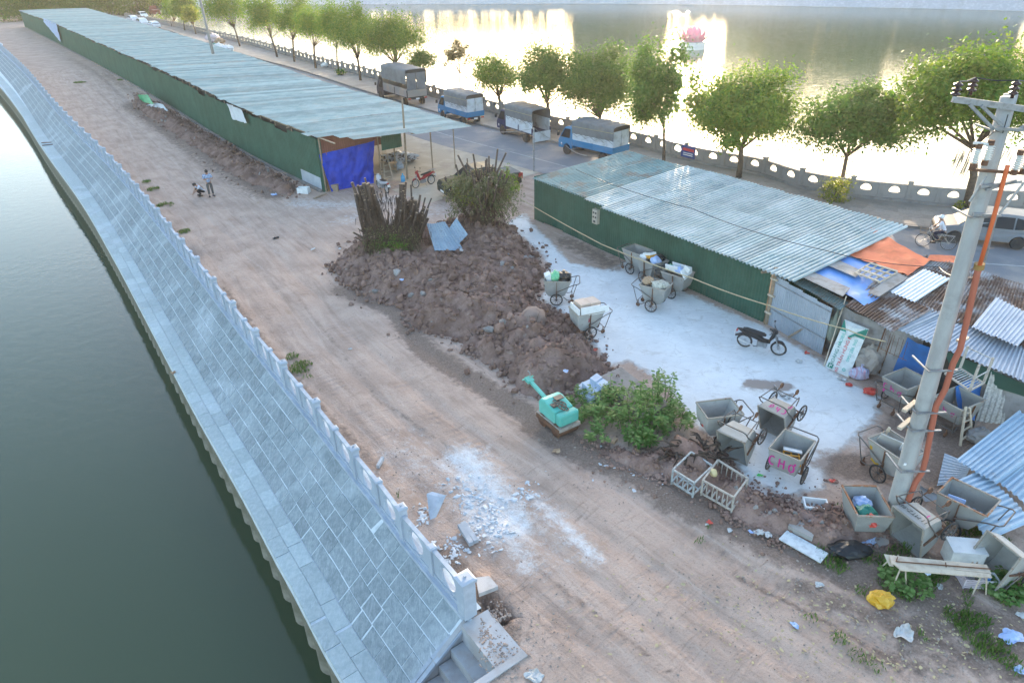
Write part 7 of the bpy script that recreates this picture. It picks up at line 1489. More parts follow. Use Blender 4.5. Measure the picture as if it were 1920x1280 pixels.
wire([P(905, 325, 2.4), P(965, 366, 1.9), P(1128, 458, 1.9), P(1300, 522, 1.8), P(1440, 572, 1.9), P(1590, 618, 2.0), P(1660, 640, 2.1)], 'straw coloured rope strung along the front of the small green shed', .022, M_ROPE, 'rope', 'rope', .05)
wire([P(1001, 240, 2.9), PY(1060, 272, P(1060, 290).y), P(1100, 292, 2.6)], 'pale cable from the thin steel post to the small green shed', .02, M_STEEL)
wire([PY(1001, 241, P(1001, 322).y), PY(905, 246, P(905, 300).y)], 'pale cable from the thin steel post to the long green shed', .018, M_STEEL)
wire([P(1080, 318, 2.7), P(1300, 392, 2.95), P(1550, 470, 2.95), P(1760, 500, 3.2), UQ(1830, 520)], 'thin dark cable lying over the small green shed roof', .014)
# ------------------------------------------------------------------ road roller
M_TURQ = m_sheet('turquoise_paint', (.10, .40, .33), (.15, .47, .40), (.20, .15, .11), .66, .76, .4, rscale=3)
ro_b = P(1046, 800); rr_ = thing('road_roller', 'small turquoise walk behind road roller beside the leafy bush', 'road roller', ro_b, yaw_px((1046, 800), 200, 165))
hull = [(-.55, .42), (-.58, .80), (-.48, .96), (-.28, 1.0), (.30, .86), (.32, .62), (.30, .42)]
bevel(MB().profile(hull, lambda x, z: .36).build('hood', M_TURQ, rr_), .05); bevel(MB().box((.47, 0, .66), (.26, .74, .42)).build('water_tank', M_TURQ, rr_), .07)
MB().box((0, 0, .36), (1.25, .80, .12)).build('frame', mat('muddy_frame', (.33, .29, .25), .8, c2=(.2, .16, .13), scale=5), rr_)
for x in (-.34, .36): MB().lathe([(0, -.38), (.215, -.38), (.225, -.36), (.225, .36), (.215, .38), (0, .38)], 24, (x, 0, .225), Matrix.Rotation(pi / 2, 3, 'X')).build('drum', M_RUST, rr_, True)
for s_ in (-1, 1): MB().box((0, s_ * .405, .30), (1.2, .03, .16)).build('side_plate', mat('rust_plate', (.20, .13, .10), .8) if s_ > 0 else M_RUST, rr_)
hd = MB().bar((-.55, 0, .70), (-1.55, 0, .92), .11, .09).bar((-1.48, 0, .91), (-1.72, 0, .96), .24, .10).bar((-1.68, -.22, .96), (-1.68, .22, .96), .035); hd.build('handle', M_TURQ, rr_); MB().tube([(-1.62, .05, .98), (-1.66, .07, 1.14), (-1.72, .02, 1.22)], .02, 6).build('lever', M_STEEL, rr_)
MB().box((-.15, .12, 1.0), (.22, .3, .02)).box((.05, -.2, .94), (.2, .2, .03)).build('label_plate', M_BLKP, rr_)
tg = MB()
for i in range(5): tg.torus((-.12 + .09 * i + .1, -.05 + .05 * (i % 3), .99 - .02 * i), (random.uniform(-.3, .3), .3, 1), .12, .018, 14, 5)
single('rope_coil', tg, mat('dirty_rope', (.17, .13, .10), .9, c2=(.10, .08, .06), scale=14), 'dirty coil of rope and sticks lying on the turquoise roller', 'rope', loc=ro_b, rz=rr_.rotation_euler.z)
# ------------------------------------------------------------------ slab, stone stack, racks
def px_block(pts, z0, z1, name, m, label=None, cat=None, par=None):
    q = [P(x, y, z1) for x, y in pts]; mb = MB(); n = len(q); mb.add([Vector((p.x, p.y, z0)) for p in q] + q, [tuple(range(n - 1, -1, -1)), tuple(range(n, 2 * n))] + [(i, (i + 1) % n, n + (i + 1) % n, n + i) for i in range(n)])
    if par: return mb.build(name, m, par, world=True)
    return single(name, mb, m, label, cat)
M_SLABC = mat('old_slab', (.25, .225, .205), .9, c2=(.19, .165, .15), scale=2.5, dirt=(.14, .11, .09), dscale=2, bump=.2)
bevel(px_block([(1122, 706), (1164, 687), (1256, 757), (1206, 784)], 0, .42, 'concrete_slab', M_SLABC, 'thick grey brown concrete slab behind the leafy bush', 'slab'), .02)
single('lifting_loop', MB().tube([P(1156, 706, .41), P(1157, 702, .52), P(1160, 702, .52), P(1161, 707, .41)], .016, 6), M_RUST, 'rusty lifting loop on the concrete slab behind the bush', 'loop')
M_BST = mat('cut_blue_stone', (.40, .47, .57), .7, c2=(.35, .41, .50), scale=3, rnd=.05)
for i, (pts, z0, z1, l) in enumerate((([(1080, 727), (1092, 715), (1128, 736), (1113, 752)], .1, .30, 'bottom left cut blue grey stone of the stack by the bush'), ([(1091, 717), (1106, 710), (1130, 727), (1115, 738)], .30, .46, 'long upper cut blue grey stone of the stack by the bush'), ([(1106, 708), (1119, 699), (1130, 707), (1117, 716)], .46, .62, 'topmost square cut blue grey stone of the stack by the bush'), ([(1117, 717), (1131, 709), (1144, 718), (1130, 727)], .42, .58, 'right hand square cut blue grey stone of the stack by the bush'), ([(1100, 745), (1115, 737), (1130, 745), (1113, 758)], .02, .2, 'lowest cut blue grey stone of the stack by the bush'))):
    bevel(px_block(pts, z0, z1, 'cut_stone', M_BST, l, 'stone'), .012)
M_RK = mat('grey_rack', (.36, .39, .39), .6, c2=(.25, .24, .22), scale=7); M_RK2 = mat('tan_rack', (.42, .38, .33), .7, c2=(.30, .26, .22), scale=7)
def rack(label, quad, z0, z1, m, ns, nz):
    lo = [P(x, y, z1) for x, y in quad]; hi = lo; bt = [Vector((p.x, p.y, z0)) for p in lo]; t = thing('metal_rack', label, 'rack', bt[3])
    fr_ = MB()
    for i in range(4): fr_.bar(hi[i], hi[(i + 1) % 4], .045); fr_.bar(bt[i], bt[(i + 1) % 4], .045); fr_.bar(bt[i] - Vector((0, 0, .08)), hi[i], .045)
    fr_.build('frame', m, t, world=True)
    for i in range(1, ns):
        u = i / ns; MB().bar(bt[0].lerp(bt[1], u), bt[3].lerp(bt[2], u), .05, .025).build('slat', m, t, world=True); MB().bar(bt[3].lerp(bt[2], u), hi[3].lerp(hi[2], u + .15 * (-1) ** i / ns), .04, .02).build('slat', m, t, world=True)
        MB().bar(bt[0].lerp(bt[1], u), hi[0].lerp(hi[1], u), .04, .02).build('slat', m, t, world=True)
    for j in range(1, nz): v = j / nz; MB().bar(bt[0].lerp(bt[3], v), bt[1].lerp(bt[2], v), .04, .03).build('slat', m, t, world=True)
    return t
rack('grey blue slatted metal rack left of the tan one at the edge of the track', [(1296, 847), (1336, 873), (1302, 905), (1262, 880)], .12, .55, M_RK, 4, 3)
rack('tan slatted metal rack lying at the edge of the track', [(1346, 862), (1402, 897), (1376, 932), (1318, 900)], .10, .55, M_RK2, 6, 2)
single('cream_lump', MB().ico((0, 0, 0), .12, .1, 2, (1, .8, 1)), mat('cream_cap', (.60, .48, .25), .6), 'cream coloured plastic cap between the two metal racks', 'cap', loc=P(1338, 886, .5), smooth=True)
mr_ = thing('metal_rack', 'rusty grey metal table frame hung on the shack right of the utility pole', 'rack', P(1800, 720))
Q = dict(a=(1772, 700, 1.7), b=(1818, 732, 1.7), c=(1844, 718, 1.75), d=(1800, 690, 1.75)); Q = {k: P(*v) for k, v in Q.items()}
f_ = MB(); f_.bar(Q['a'], Q['b'], .05); f_.bar(Q['b'], Q['c'], .05); f_.bar(Q['c'], Q['d'], .05); f_.bar(Q['d'], Q['a'], .05); f_.build('frame', M_RK2, mr_, world=True)
for k_, h_ in (('b', .85), ('c', .85), ('d', .75)): MB().bar(Q[k_], Q[k_] + Vector((.05, .05, h_)), .055).build('leg', M_RK2, mr_, world=True)
f_ = MB(); f_.bar(Q['c'] + Vector((.05, .05, .8)), Q['d'] + Vector((.05, .05, .7)), .025); f_.bar(Q['b'] + Vector((.03, .03, .4)), Q['c'] + Vector((.03, .03, .4)), .03); f_.build('rail', M_RK, mr_, world=True)
for i in range(9): u = (i + 1) / 10; MB().bar(Q['a'].lerp(Q['b'], u), Q['d'].lerp(Q['c'], u), .03, .02).build('slat', M_RK, mr_, world=True)
ld = thing('ladder', 'short wooden ladder leaning beside the cart behind the utility pole', 'ladder', P(1800, 836)); A0, A1, B0, B1 = P(1800, 836), P(1811, 762, 1.2), P(1822, 818), P(1818, 764, 1.15)
MB().bar(A0, A1, .06, .05).build('rail', M_PALE, ld, world=True); MB().bar(B0, B1, .06, .05).build('rail', M_PALE, ld, world=True)
for i in range(4): u = .15 + i * .23; MB().bar(A0.lerp(A1, u), B0.lerp(B1, u), .04, .04).build('rung', M_PALE, ld, world=True)
# ------------------------------------------------------------------ signboard and sacks by the shack
sg = thing('signboard', 'worn white signboard with green and red lettering leaning on the shack', 'sign', P(1568, 697)); S0, S1 = P(1547, 687), P(1590, 707); S3, S2 = P(1576, 596, 1.72), P(1622, 600, 1.78)
su = (S1 - S0); sv = (S3 - S0); sw_ = su.length; sh_ = sv.length; un = su.normalized(); vn = (sv - un * sv.dot(un)).normalized(); nn_ = un.cross(vn).normalized()
if nn_.dot(CP - S0) < 0: nn_ = -nn_
M_SIGN = mat('sign_white', (.56, .59, .58), .6, c2=(.46, .49, .49), scale=6); M_SG = mat('sign_green', (.02, .19, .14), .6); M_SR = mat('sign_red', (.55, .03, .045), .6); M_ST = mat('sign_teal', (.10, .45, .40), .6)
MB().obox(S0, un * sw_, vn * sh_, nn_ * -.03).build('board', M_SIGN, sg, world=True)
q_ = lambda u, v, n=.006: S0 + un * (sw_ * u) + vn * (sh_ * v) + nn_ * n
MB().add([q_(0, .78), q_(1, .78), q_(1, .985), q_(0, .985)], [(0, 1, 2, 3)]).build('green_header', M_SG, sg, world=True)
fold = MB(); fold.add([q_(.03, .99, .012), q_(.38, .72, .10), q_(.98, .99, .014), q_(.6, .93, .13), q_(.3, .93, .11)], [(0, 1, 4), (1, 3, 4), (1, 2, 3), (0, 4, 2), (4, 3, 2)]); fold.build('torn_fold', M_SIGN, sg, world=True)
MB().add([q_(.42, .73, .11), q_(.52, .72, .11), q_(1.0, .97, .03), q_(.9, .99, .03)], [(0, 1, 2, 3)]).build('folded_strip', M_SG, sg, world=True)
rot = Matrix((vn, -un, nn_)).transposed().to_euler()
if Matrix((vn, -un, nn_)).determinant() < 0: rot = Matrix((vn, un, nn_)).transposed().to_euler()
def stxt(text, u, v, size, m): return stencil(sg, text, q_(u, v, .010) - sg.location, rot, size, m)
stxt('HOÀNG HÀ', .20, .33, .17, M_SG); stxt('MOBILE', .20, .66, .17, M_ST); stxt('960 TRẦN HƯNG ĐẠO', .47, .42, .165, M_SR); stxt('0901286 960', .74, .50, .16, M_ST)
MB().add([q_(.08, .02, .008), q_(.30, .02, .008), q_(.30, .11, .008), q_(.08, .11, .008)], [(0, 1, 2, 3)]).build('logo_square', M_SG, sg, world=True); MB().add([q_(.14, .07, .012), q_(.25, .07, .012), q_(.25, .09, .012), q_(.14, .09, .012)], [(0, 1, 2, 3)]).add([q_(.14, .035, .012), q_(.18, .035, .012), q_(.18, .07, .012), q_(.14, .07, .012)], [(0, 1, 2, 3)]).build('logo_mark', M_SIGN, sg, world=True)
MB().torus(q_(.74, .10, .012), nn_, .05, .012, 14, 4).build('phone_icon', M_ST, sg, world=True)
for a, b in ((S0 - un * .03, P(1587, 555, 2.3)), (S1 + un * .03, P(1637, 562, 2.3))): MB().tube([a + nn_ * .03, b], .02, 6).build('pole', M_PALE, sg, world=True)
bag('sack_bundle', 'big bundle of dusty beige sacks beside the white signboard', P(1628, 676, .5), .55, mat('beige_sack', (.34, .30, .26), .9, c2=(.26, .22, .19), scale=5, bump=.8, bscale=5), (.9, .8, 1.1), cat='sacks', jit=.12)
bag('striped_sack', 'blue and red striped sack at the foot of the beige sacks', P(1613, 700, .2), .30, mat('striped_sack', (.42, .46, .60), .8, c2=(.50, .20, .24), scale=9, stretch=(6, .3, .3), bump=.5, bscale=8), (1.1, .8, .9), cat='sack', jit=.1)
bag('cloth_bundle', 'old grey green cloth roll in the gap beside the grey corrugated fence', P(1562, 618, 1.0), .30, mat('moss_cloth', (.20, .23, .19), .9, bump=.6, bscale=8), (.7, .7, 2.2), cat='cloth', jit=.12)
bag('red_net_bag', 'red net bag on the ground by the cart before the blue tarp curtain', P(1632, 733, .10), .19, M_BAGR, (1.2, 1, .55), cat='bag', jit=.15)
bag('soil_bag', 'grey sack slumped beside the wooden ladder', P(1838, 818, .2), .32, M_MESHW, (1.2, 1, .8), cat='sack', jit=.12)
# ------------------------------------------------------------------ loose blue metal sheets at the right
lm = lambda pts, zz, n, label, m=M_BLUEL: tag((lambda t: (px_roof('x', pts, zz, m, .155, 0, .022, n, t, 'sheet'), t)[1])(thing('metal_sheets', label, 'metal sheets', P(pts[0][0], pts[0][1]))))
lm([(1868, 907), (1793, 862), (1911, 769), (1992, 815)], [.75, .7, 1.15, 1.2], 3, 'light blue corrugated sheet raised over the others at the right edge')
lm([(1852, 1012), (1775, 910), (1842, 880), (1938, 975)], [.5, .55, .65, .55], 4, 'light blue corrugated sheet lying in front behind the rusty rimmed cart')
lm([(1935, 955), (1872, 904), (1925, 862), (1990, 900)], [.62, .68, .85, .8], 3, 'pale blue corrugated sheet at the right edge between two others')
lm([(1757, 909), (1770, 851), (1822, 872), (1806, 900)], [.12, .15, .25, .2], 2, 'small whitish blue corrugated sheet with rust stains on the ground', m_sheet('stained_sheet', (.42, .48, .55), (.50, .55, .60), (.16, .12, .11), .56, .66, .4, rscale=2.5))
single('crumpled_sheet', cloth([P(1722, 905, .05), P(1742, 918, .3), P(1775, 935, .25), P(1735, 940, .03)], 10, 6, .12, 61), M_GREYS, 'crumpled grey plastic sheet at the foot of the conduit', 'sheet', smooth=True)
# ------------------------------------------------------------------ long bench with boxes
bn = thing('long_bench', 'long narrow pale wooden bench on splayed legs at the lower right', 'bench', P(1760, 1085)); z_ = .62
for i, (y0, y1) in enumerate(((0, 16), (18, 36))):
    q = [P(1668, 1040 + y0, z_), P(1850, 1058 + y0, z_), P(1859, 1058 + y1, z_), P(1672, 1040 + y1, z_)] if i == 0 else [P(1676, 1040 + y0 - 2, z_), P(1857, 1058 + y0 - 1, z_), P(1860, 1046 + y1, z_ - .02), P(1690, 1032 + y1, z_ - .02)]
    mb = MB(); mb.add([p - Vector((0, 0, .03)) for p in q] + q, [(3, 2, 1, 0), (4, 5, 6, 7), (0, 1, 5, 4), (1, 2, 6, 5), (2, 3, 7, 6), (3, 0, 4, 7)]); mb.build('plank', M_PALE, bn, world=True)
MB().add([P(1657, 1038, .62), P(1672, 1040, .62), P(1676, 1062, .5), P(1667, 1060, .5)], [(0, 1, 2, 3)]).build('end_board', M_PALE, bn, world=True)
for (x, y) in ((1694, 1062), (1846, 1075)):
    a = P(x, y, .58); 
    for s_ in (-1, 1): MB().bar(a + Vector((s_ * .05, 0, 0)), a + Vector((s_ * .16, -.1, -.58)), .03, .03).build('leg', M_PALE, bn, world=True); MB().bar(a + Vector((s_ * .05, .35, 0)), a + Vector((s_ * .16, .5, -.58)), .03, .03).build('leg', M_PALE, bn, world=True)
MB().bar(P(1680, 1052, .64), P(1858, 1066, .64), .02, .02).bar(P(1680, 1052, .64), P(1683, 1044, .64), .02).bar(P(1773, 1054, .64), P(1774, 1062, .64), .02).build('wire_frame', M_RUST, bn, world=True)
fbx = thing('foam_box', 'closed white foam box behind the long bench', 'box', P(1805, 1050)); c = P(1800, 1052); bevel(MB().box((0, 0, .25), (.75, .5, .5)).build('body', M_FOAM, fbx), .02); fbx.location = c; fbx.rotation_euler.z = -.15; MB().box((0, 0, .52), (.78, .53, .05)).build('lid', M_FOAM, fbx)
def crate(label, loc, d, m, rz=0):
    t = thing('plastic_crate', label, 'crate', loc, rz); X, Y, Z = d; MB().box((0, 0, .015), (X, Y, .03)).build('base', m, t)
    for k in range(5):
        z = .04 + k * (Z - .04) / 4
        for s_ in (-1, 1): MB().box((s_ * X / 2, 0, z), (.015, Y, .03)).box((0, s_ * Y / 2, z), (X, .015, .03)).build('side_band', m, t)
    for x in (-1, 1):
        for y in (-1, 1): MB().box((x * X / 2, y * Y / 2, Z / 2), (.03, .03, Z)).build('corner', m, t)
    return t
M_PKC = mat('pink_crate', (.58, .50, .53), .5); crate('pale pink plastic crate under the right end of the bench', P(1818, 1092), (.46, .34, .26), M_PKC, -.1); crate('white plastic crate with a blue cup under the right end of the bench', P(1851, 1090, .05), (.36, .28, .15), M_WHITE, -.1)
single('blue_cup', MB().lathe([(0, 0), (.05, 0), (.06, .1), (0, .1)], 12), m_cloth('cup_blue', (.06, .24, .55), .4), 'blue cup in the white crate under the bench', 'cup', loc=P(1851, 1088, .12))
bag('hanging_bag', 'small white and blue bag hanging below the middle of the bench', P(1741, 1070, .42), .11, M_BAGB, (.7, .6, 1.3), cat='bag', jit=.12)
# ------------------------------------------------------------------ stone pieces, litter, household things
single('stone_wedge', MB().loft([[P(800, 925, .45), P(826, 932, .40), P(806, 974, .0)], [P(803, 925, .45) + Vector((.1, .08, 0)), P(829, 932, .40) + Vector((.1, .08, 0)), P(810, 974, 0) + Vector((.1, .08, 0))]]), M_BAL, 'pale wedge shaped stone panel leaning on the dirt beside the balustrade', 'stone')
for (x0, y0, x1, y1, w_, l) in ((868, 980, 893, 1015, .14, 'left of two grey stone bars lying on the dirt'), (862, 984, 884, 1020, .13, 'right of two grey stone bars lying on the dirt'), (708, 875, 718, 858, .09, 'small pale stone bar beside the balustrade')):
    a, b = P(x0, y0, .08), P(x1, y1, .08); bevel(single('stone_bar', MB().bar(a, b, w_, .12), mat('stone_bar', (.33, .36, .40), .8, c2=(.42, .44, .47), scale=4), l, 'stone'), .01)
px_block([(892, 1082), (917, 1079), (934, 1098), (898, 1112)], .08, .20, 'broken_slab', M_CONC, 'broken pale concrete slab over the pit behind the corner post', 'slab')
def chips(name, spots, n, rmin, rmax, m, flat=.35):
    mb = MB()
    for x, y, sx, sy, k in spots:
        for i in range(int(n * k)):
            px, py = random.gauss(x, sx), random.gauss(y, sy); p = P(px, py)
            if p.x < float(left_of(p.y)) + .25: continue
            r_ = random.uniform(rmin, rmax); a = random.uniform(0, 3.14); mb.ico((p.x, p.y, gz(p) + r_ * .15), r_ * .8, .4, 1, (random.uniform(.6, 1.7), random.uniform(.5, 1.1), flat))
    o = mb.build(name, m); tag(o, kind='stuff'); return o
tag(chips('stone_chips', [(905, 960, 22, 22, 1), (880, 920, 25, 20, .6), (980, 925, 18, 12, .5), (850, 1035, 18, 15, .6), (800, 965, 12, 10, .4), (925, 1000, 18, 16, .5), (1225, 880, 40, 16, .3)], 110, .02, .085, mat('pale_chip', (.55, .57, .60), .8, c2=(.42, .44, .47), scale=5)), 'pale broken stone chips strewn on the dirt', 'stone chips')
tag(chips('pebbles', [(1100, 880, 120, 40, 1), (1000, 1180, 60, 50, 1.2), (1300, 1120, 200, 80, 1.5), (1600, 1150, 150, 60, 2.5), (900, 700, 120, 60, .6), (1250, 900, 70, 30, 1.5), (700, 620, 60, 60, .5), (760, 900, 40, 60, .7), (450, 330, 60, 40, .8), (1800, 1200, 80, 60, 1.5)], 120, .010, .036, mat('pebble', (.34, .28, .24), .9, c2=(.24, .19, .165), scale=6), .7), 'small stones and clods scattered over the track', 'pebbles')
chips('dry_leaves', [(1650, 1180, 140, 60, 3), (1450, 1150, 90, 60, 1.2), (1820, 1150, 70, 60, 1.5), (1250, 1120, 120, 70, .6)], 110, .02, .05, mat('dry_leaf', (.46, .38, .22), .9, c2=(.32, .24, .14), scale=6), .12)
tag(chips('loose_rubble', [(895, 1172, 10, 8, 1), (915, 1200, 14, 14, 1.2), (945, 1240, 18, 20, 1.2), (930, 1150, 14, 12, .8), (905, 1185, 8, 8, .8)], 130, .010, .05, mat('rubble_stone', (.33, .26, .22), .9, c2=(.22, .165, .135), scale=5), .7), 'loose stones and soil at the top of the canal steps', 'rubble')
LIT = [(1435, 968, .30, 'w', 'crumpled pale plastic sheet behind the small strip of carts'), (1424, 1000, .16, 'w', 'white paper beside the crumpled pale sheet at the track edge'), (1368, 995, .10, 'w', 'white scrap in the stony strip below the tan rack'), (1408, 998, .09, 'b', 'pale blue scrap near the track edge'), (1440, 1003, .14, 'w', 'pale flattened box beside the long white board'), (1330, 980, .10, 'r', 'red scrap at the edge of the track'), (1326, 984, .07, 'w', 'white scrap beside the red scrap at the track edge'), (1403, 940, .18, 'r', 'orange red plastic rag below the tan metal rack'), (1420, 950, .14, 'p', 'purple rag below the tan metal rack'), (1425, 892, .10, 'g', 'bright green plastic piece near the carts'), (1535, 1097, .15, 'w', 'white paper lying on the track below the bench'), (1760, 1100, .12, 'w', 'white lid on the ground under the bench'), (1692, 1186, .28, 'w', 'crumpled grey white sheet at the lower right of the track'), (1895, 1192, .30, 'b', 'blue white bag near the lower right corner'), (1915, 1155, .16, 'w', 'white scrap at the right edge of the frame'), (1916, 1260, .2, 'b', 'pale bag at the bottom right corner'), (1490, 1172, .12, 'b', 'thin clear plastic scrap on the track'), (1002, 1268, .22, 'w', 'crumpled clear plastic at the bottom of the frame'), (657, 655, .10, 'w', 'white scrap alone in the middle of the track'), (588, 468, .18, 'w', 'white paper on the track left of the soil heap'), (518, 447, .22, 'k', 'dark cloth scrap on the track left of the soil heap'), (637, 467, .12, 'w', 'white scrap at the left edge of the soil heap'), (753, 525, .12, 'b', 'pale blue scrap on the soil heap below the stump'), (865, 470, .16, 'w', 'white paper on the soil heap beside the bent sheets'), (1015, 663, .22, 'w', 'pinkish white paper at the front of the soil heap'), (1061, 697, .14, 'b', 'blue scrap at the front of the soil heap'), (1117, 657, .12, 'r', 'red scrap where the soil heap meets the yard'), (1068, 597, .16, 'y', 'yellow bag beside the cart with bundled card'), (1122, 838, .12, 'w', 'white scrap in front of the leafy bush'), (1178, 855, .20, 'w', 'white plastic in front of the leafy bush'), (1043, 846, .20, 'c', 'brown cardboard piece on the track below the roller'), (1152, 828, .14, 'c', 'brown brick in front of the leafy bush'), (1195, 848, .15, 'c', 'orange brown brick in front of the leafy bush'), (570, 310 + 52, .3, 'w', 'white foam tray heap near the corner of the long shed'), (515, 366, .3, 'b', 'blue and white rags by the rubble near the corner of the long shed'), (480, 322, .2, 'p', 'pink scrap on the rubble beside the long shed'), (1498, 678, .18, 'w', 'white paper by the grey corrugated fence'), (1512, 662, .14, 'r', 'red and white scrap by the grey corrugated fence'), (1578, 712, .16, 'w', 'white paper in front of the signboard'), (1592, 722, .16, 'r', 'red and blue wrapper in front of the sacks'), (1562, 902, .14, 'r', 'red scrap on the yard left of the pole'), (1580, 1000, .28, 'p', 'purple cloth in front of the cart at the pole foot'), (1625, 1012, .32, 'b', 'white bag with violet print in front of the cart at the pole foot'), (1475, 745, .2, 'w', 'broken tile on the dirt patch in the yard'), (1560, 955, .14, 'w', 'pale crumpled plastic beside the open foam box'), (326, 700, .16, 'c', 'small brown object on the canal ledge')]
LM = dict(w=mat('dirty_white', (.48, .48, .47), .8, c2=(.36, .35, .33), scale=5), b=M_BAGB, r=M_BAGR, p=m_cloth('violet_rag', (.26, .16, .40), .8), g=m_cloth('lime_plastic', (.06, .52, .12), .5), k=M_BLACK, y=M_YEL, c=M_CARD)
for i, (x, y, r_, m_, l) in enumerate(LIT):
    p = P(x, y, -1.45) if 'ledge' in l else G(x, y); 
    if 'soil heap' in l and ('on the soil' in l or 'front of the soil' in l): p = P(x, y, float(hz(p.x, p.y)[0]))
    mb = MB(); sd = random.randint(0, 999); a = random.uniform(0, 3)
    if 'brick' in l: mb.box((0, 0, .05), (.22, .11, .09), a)
    else:
        def lf_(u, v):
            x, y = (u - .5) * 2, (v - .5) * 2; th = math.atan2(y, x); q = max(abs(x), abs(y)); n_ = float(vnoise(np.array([3 + 1.6 * math.cos(th)]), np.array([3 + 1.6 * math.sin(th)]), sd)[0]); rr = q * r_ * (.45 + .75 * n_); fz = float(vnoise(np.array([u * 3.3]), np.array([v * 3.3]), sd + 2)[0]); return Vector((math.cos(th) * rr, math.sin(th) * rr * .75, .02 + r_ * .55 * abs(fz - .35)))
        mb.grid(lf_, 10, 10)
    single('litter', mb, LM[m_], l, 'litter', loc=p, rz=a)
bag('rubbish_bag', 'black rubbish bag on the grass below the cart at the pole foot', G(1592, 1030, .12), .38, M_BAGK, (1.3, .8, .5)); bag('rubbish_bag', 'crumpled bright yellow bag on the track edge at the lower right', G(1653, 1122, .1), .22, M_YEL, (1.1, 1, .7), jit=.22)
def openbox(label, px, d, rz, m=M_FOAM, z=0):
    t = thing('foam_box', label, 'box', P(px[0], px[1], z), rz); X, Y, Z = d; MB().box((0, 0, .02), (X, Y, .04)).build('base', m, t)
    for s_ in (-1, 1): MB().box((s_ * (X / 2 - .02), 0, Z / 2 + .02), (.04, Y, Z)).build('side', m, t); MB().box((0, s_ * (Y / 2 - .02), Z / 2 + .02), (X - .08, .04, Z)).build('side', m, t)
openbox('open white foam box lying between the carts and the track', (1527, 955), (.62, .42, .22), -.2); openbox('white foam box at the corner of the long green shed', (570, 362), (.7, .45, .35), -.1)
bd_ = P(1508, 1022, .06); a, b = P(1468, 1002, .08), P(1546, 1046, .08); o = single('white_board', MB().bar(a, b, .42, .035), mat('scuffed_white', (.58, .62, .64), .7, c2=(.46, .49, .52), scale=6), 'long white scuffed board lying at the track edge', 'board')
px_block([(1484, 968), (1530, 988), (1524, 1008), (1478, 985)], .05, .22, 'wood_block', M_PLANK, 'grey weathered wooden block above the long white board', 'wood'); px_block([(1640, 1005), (1664, 1000), (1668, 1020), (1640, 1024)], .0, .05, 'wood_sheet', M_PLANK, 'flat grey board under the cart at the pole foot', 'board')
single('tile_frame', MB().bar(P(1452, 722, .05), P(1466, 742, .05), .05).bar(P(1466, 742, .05), P(1488, 738, .05), .05), M_STEEL, 'bent metal strip on the dirt patch in the yard', 'metal strip')
single('iron_rods', MB().tube([P(78, 268, -1.40), P(100, 267, -1.40)], .05, 6).tube([P(79, 273, -1.40), P(101, 271, -1.40)], .05, 6), M_RUST, 'two rusty rods lying on the canal ledge at the far left', 'rods')
# under the long shed roof
def ladder2():
    t = thing('ladder', 'pale folding ladder standing under the open front of the long shed', 'ladder', P(725, 340)); A0, A1, B0, B1 = P(722, 338), P(717, 282, 1.5), P(737, 335), P(723, 282, 1.5)
    MB().bar(A0, A1, .06, .04).build('rail', M_PALE, t, world=True); MB().bar(B0, B1, .06, .04).build('rail', M_PALE, t, world=True)
    for i in range(5): u = .08 + i * .2; MB().bar(A0.lerp(A1, u), B0.lerp(B1, u), .05, .03).build('rung', M_PALE, t, world=True)
ladder2()
jg = thing('water_jug', 'blue water jug beside the red motorbike', 'water jug', P(756, 341)); M_JUG = mat('jug_blue', (.08, .36, .58), .2); MB().lathe([(0, 0), (.13, 0), (.14, .03), (.14, .33), (.10, .42), (.04, .46), (.04, .52), (0, .52)], 16).build('body', M_JUG, jg, True); MB().cyl((0, 0, .52), (0, 0, .56), .045, n=10).build('cap', M_JUG, jg)
bevel(single('carton', MB().box((0, 0, .25), (.6, .45, .5)), M_CARD, 'brown cardboard box under the long shed roof', 'box', loc=P(738, 318), rz=.3), .01)
bag('plastic_bundle', 'clear plastic bag beside the brown cardboard box under the roof', P(748, 312, .25), .32, M_GREYS, (1, 1, .9), cat='bag'); bag('plastic_heap', 'heap of white and dark plastic wrapped goods under the long shed roof', P(748, 296, .3), .9, mat('wrapped_goods', (.50, .50, .52), .4, c2=(.10, .08, .07), scale=4, lo=.48, hi=.56, bump=.6, bscale=6), (1.5, .6, .45), cat='goods', jit=.14)
single('green_cover', cloth([P(262, 190, .1), P(287, 196, .9), P(278, 178, 1.2), P(258, 178, .9)], 12, 10, .12, 71), M_TGRN, 'bright green tarp over a small stall beside the long shed wall', 'tarp', smooth=True)
single('white_cover', cloth([P(274, 198, .3), P(318, 212, .2), P(306, 196, .9), P(290, 192, .8)], 14, 10, .15, 73), M_CLWH, 'white cloth heap beside the green tarp at the long shed wall', 'cloth', smooth=True)
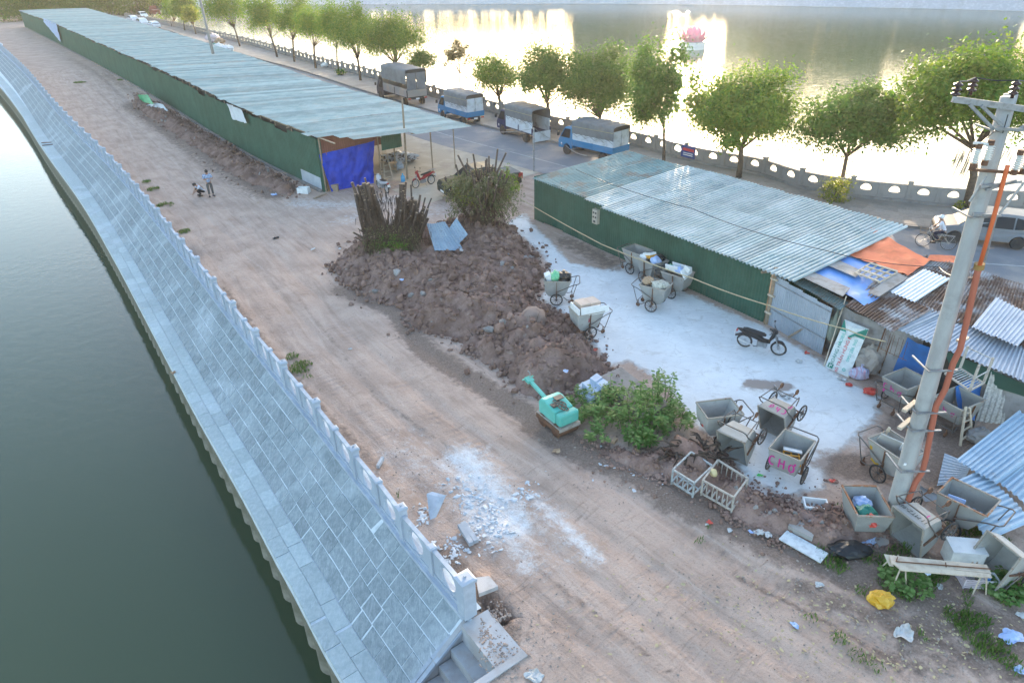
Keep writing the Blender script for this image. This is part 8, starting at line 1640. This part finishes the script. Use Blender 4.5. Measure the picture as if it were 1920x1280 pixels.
wc_ = thing('wooden_box', 'small dark wooden box at the foot of the bright blue tarp', 'box', P(628, 358)); MB().box((0, 0, .2), (.5, .35, .4)).build('body', M_WOOD, wc_); MB().box((0, 0, .42), (.54, .39, .04)).build('lid', M_WOOD, wc_)
single('planks', MB().bar(P(588, 372, .05), P(612, 362, .1), .14, .05), M_WOOD, 'short wooden plank on the ground by the corner of the long shed', 'plank')
for i, (x, y, r_, m_, l) in enumerate(((412, 88, .9, M_FOAM, 'white wrapped goods beside the kerb above the long shed'), (425, 92, .9, M_FOAM, 'second white sack at the kerb above the long shed'), (400, 72, 1.2, mat('pink_wrap', (.52, .42, .42), .6), 'pinkish wrapped stall goods on the pavement above the long shed'), (412, 78, .8, M_CARD, 'brown cartons on the pavement above the long shed'), (403, 86, .6, M_BAGT, 'dark green bags at the kerb above the long shed'), (610, 122, .5, M_FOAM, 'white bag on the pavement between two lakeside trees'))): bag('street_goods', l, P(x, y, .15 + r_ * .5), r_, m_, (1, 1, .6), cat='goods', jit=.2)
# banner on the fence
fp_ = [P(1276, 272, .95), P(1300, 280, .95)]; a = P(1279, 293, .35); b = P(1302, 299, .35); fdir = (b - a).normalized(); ctr = (a + b) / 2 
p_, t_ = min(((FENCE.at(i * .1)[0], FENCE.at(i * .1)[1]) for i in range(int(FENCE.len * 10))), key=lambda q: (q[0] - ctr.xy).length); tv = Vector((t_.x, t_.y, 0)); nv_ = Vector((-t_.y, t_.x, 0)); nv_ = nv_ if nv_.dot(CP - ctr) > 0 else -nv_
bnr = thing('banner', 'blue banner with red and white lines of lettering on the lakeside fence', 'banner', (p_.x + nv_.x * .16, p_.y + nv_.y * .16, .35)); 
MB().obox(-tv * .62, tv * 1.24, (0, 0, .85), nv_ * .015).build('sheet', m_cloth('banner_blue', (.04, .08, .26), .6), bnr)
MB().obox(-tv * .5 + Vector((0, 0, .45)) + nv_ * .017, tv * 1.0, (0, 0, .2), nv_ * .004).build('red_line', M_SR, bnr)
for z in (.28, .15): MB().obox(-tv * .42 + Vector((0, 0, z)) + nv_ * .017, tv * .84, (0, 0, .06), nv_ * .004).build('white_line', M_PLATE, bnr)
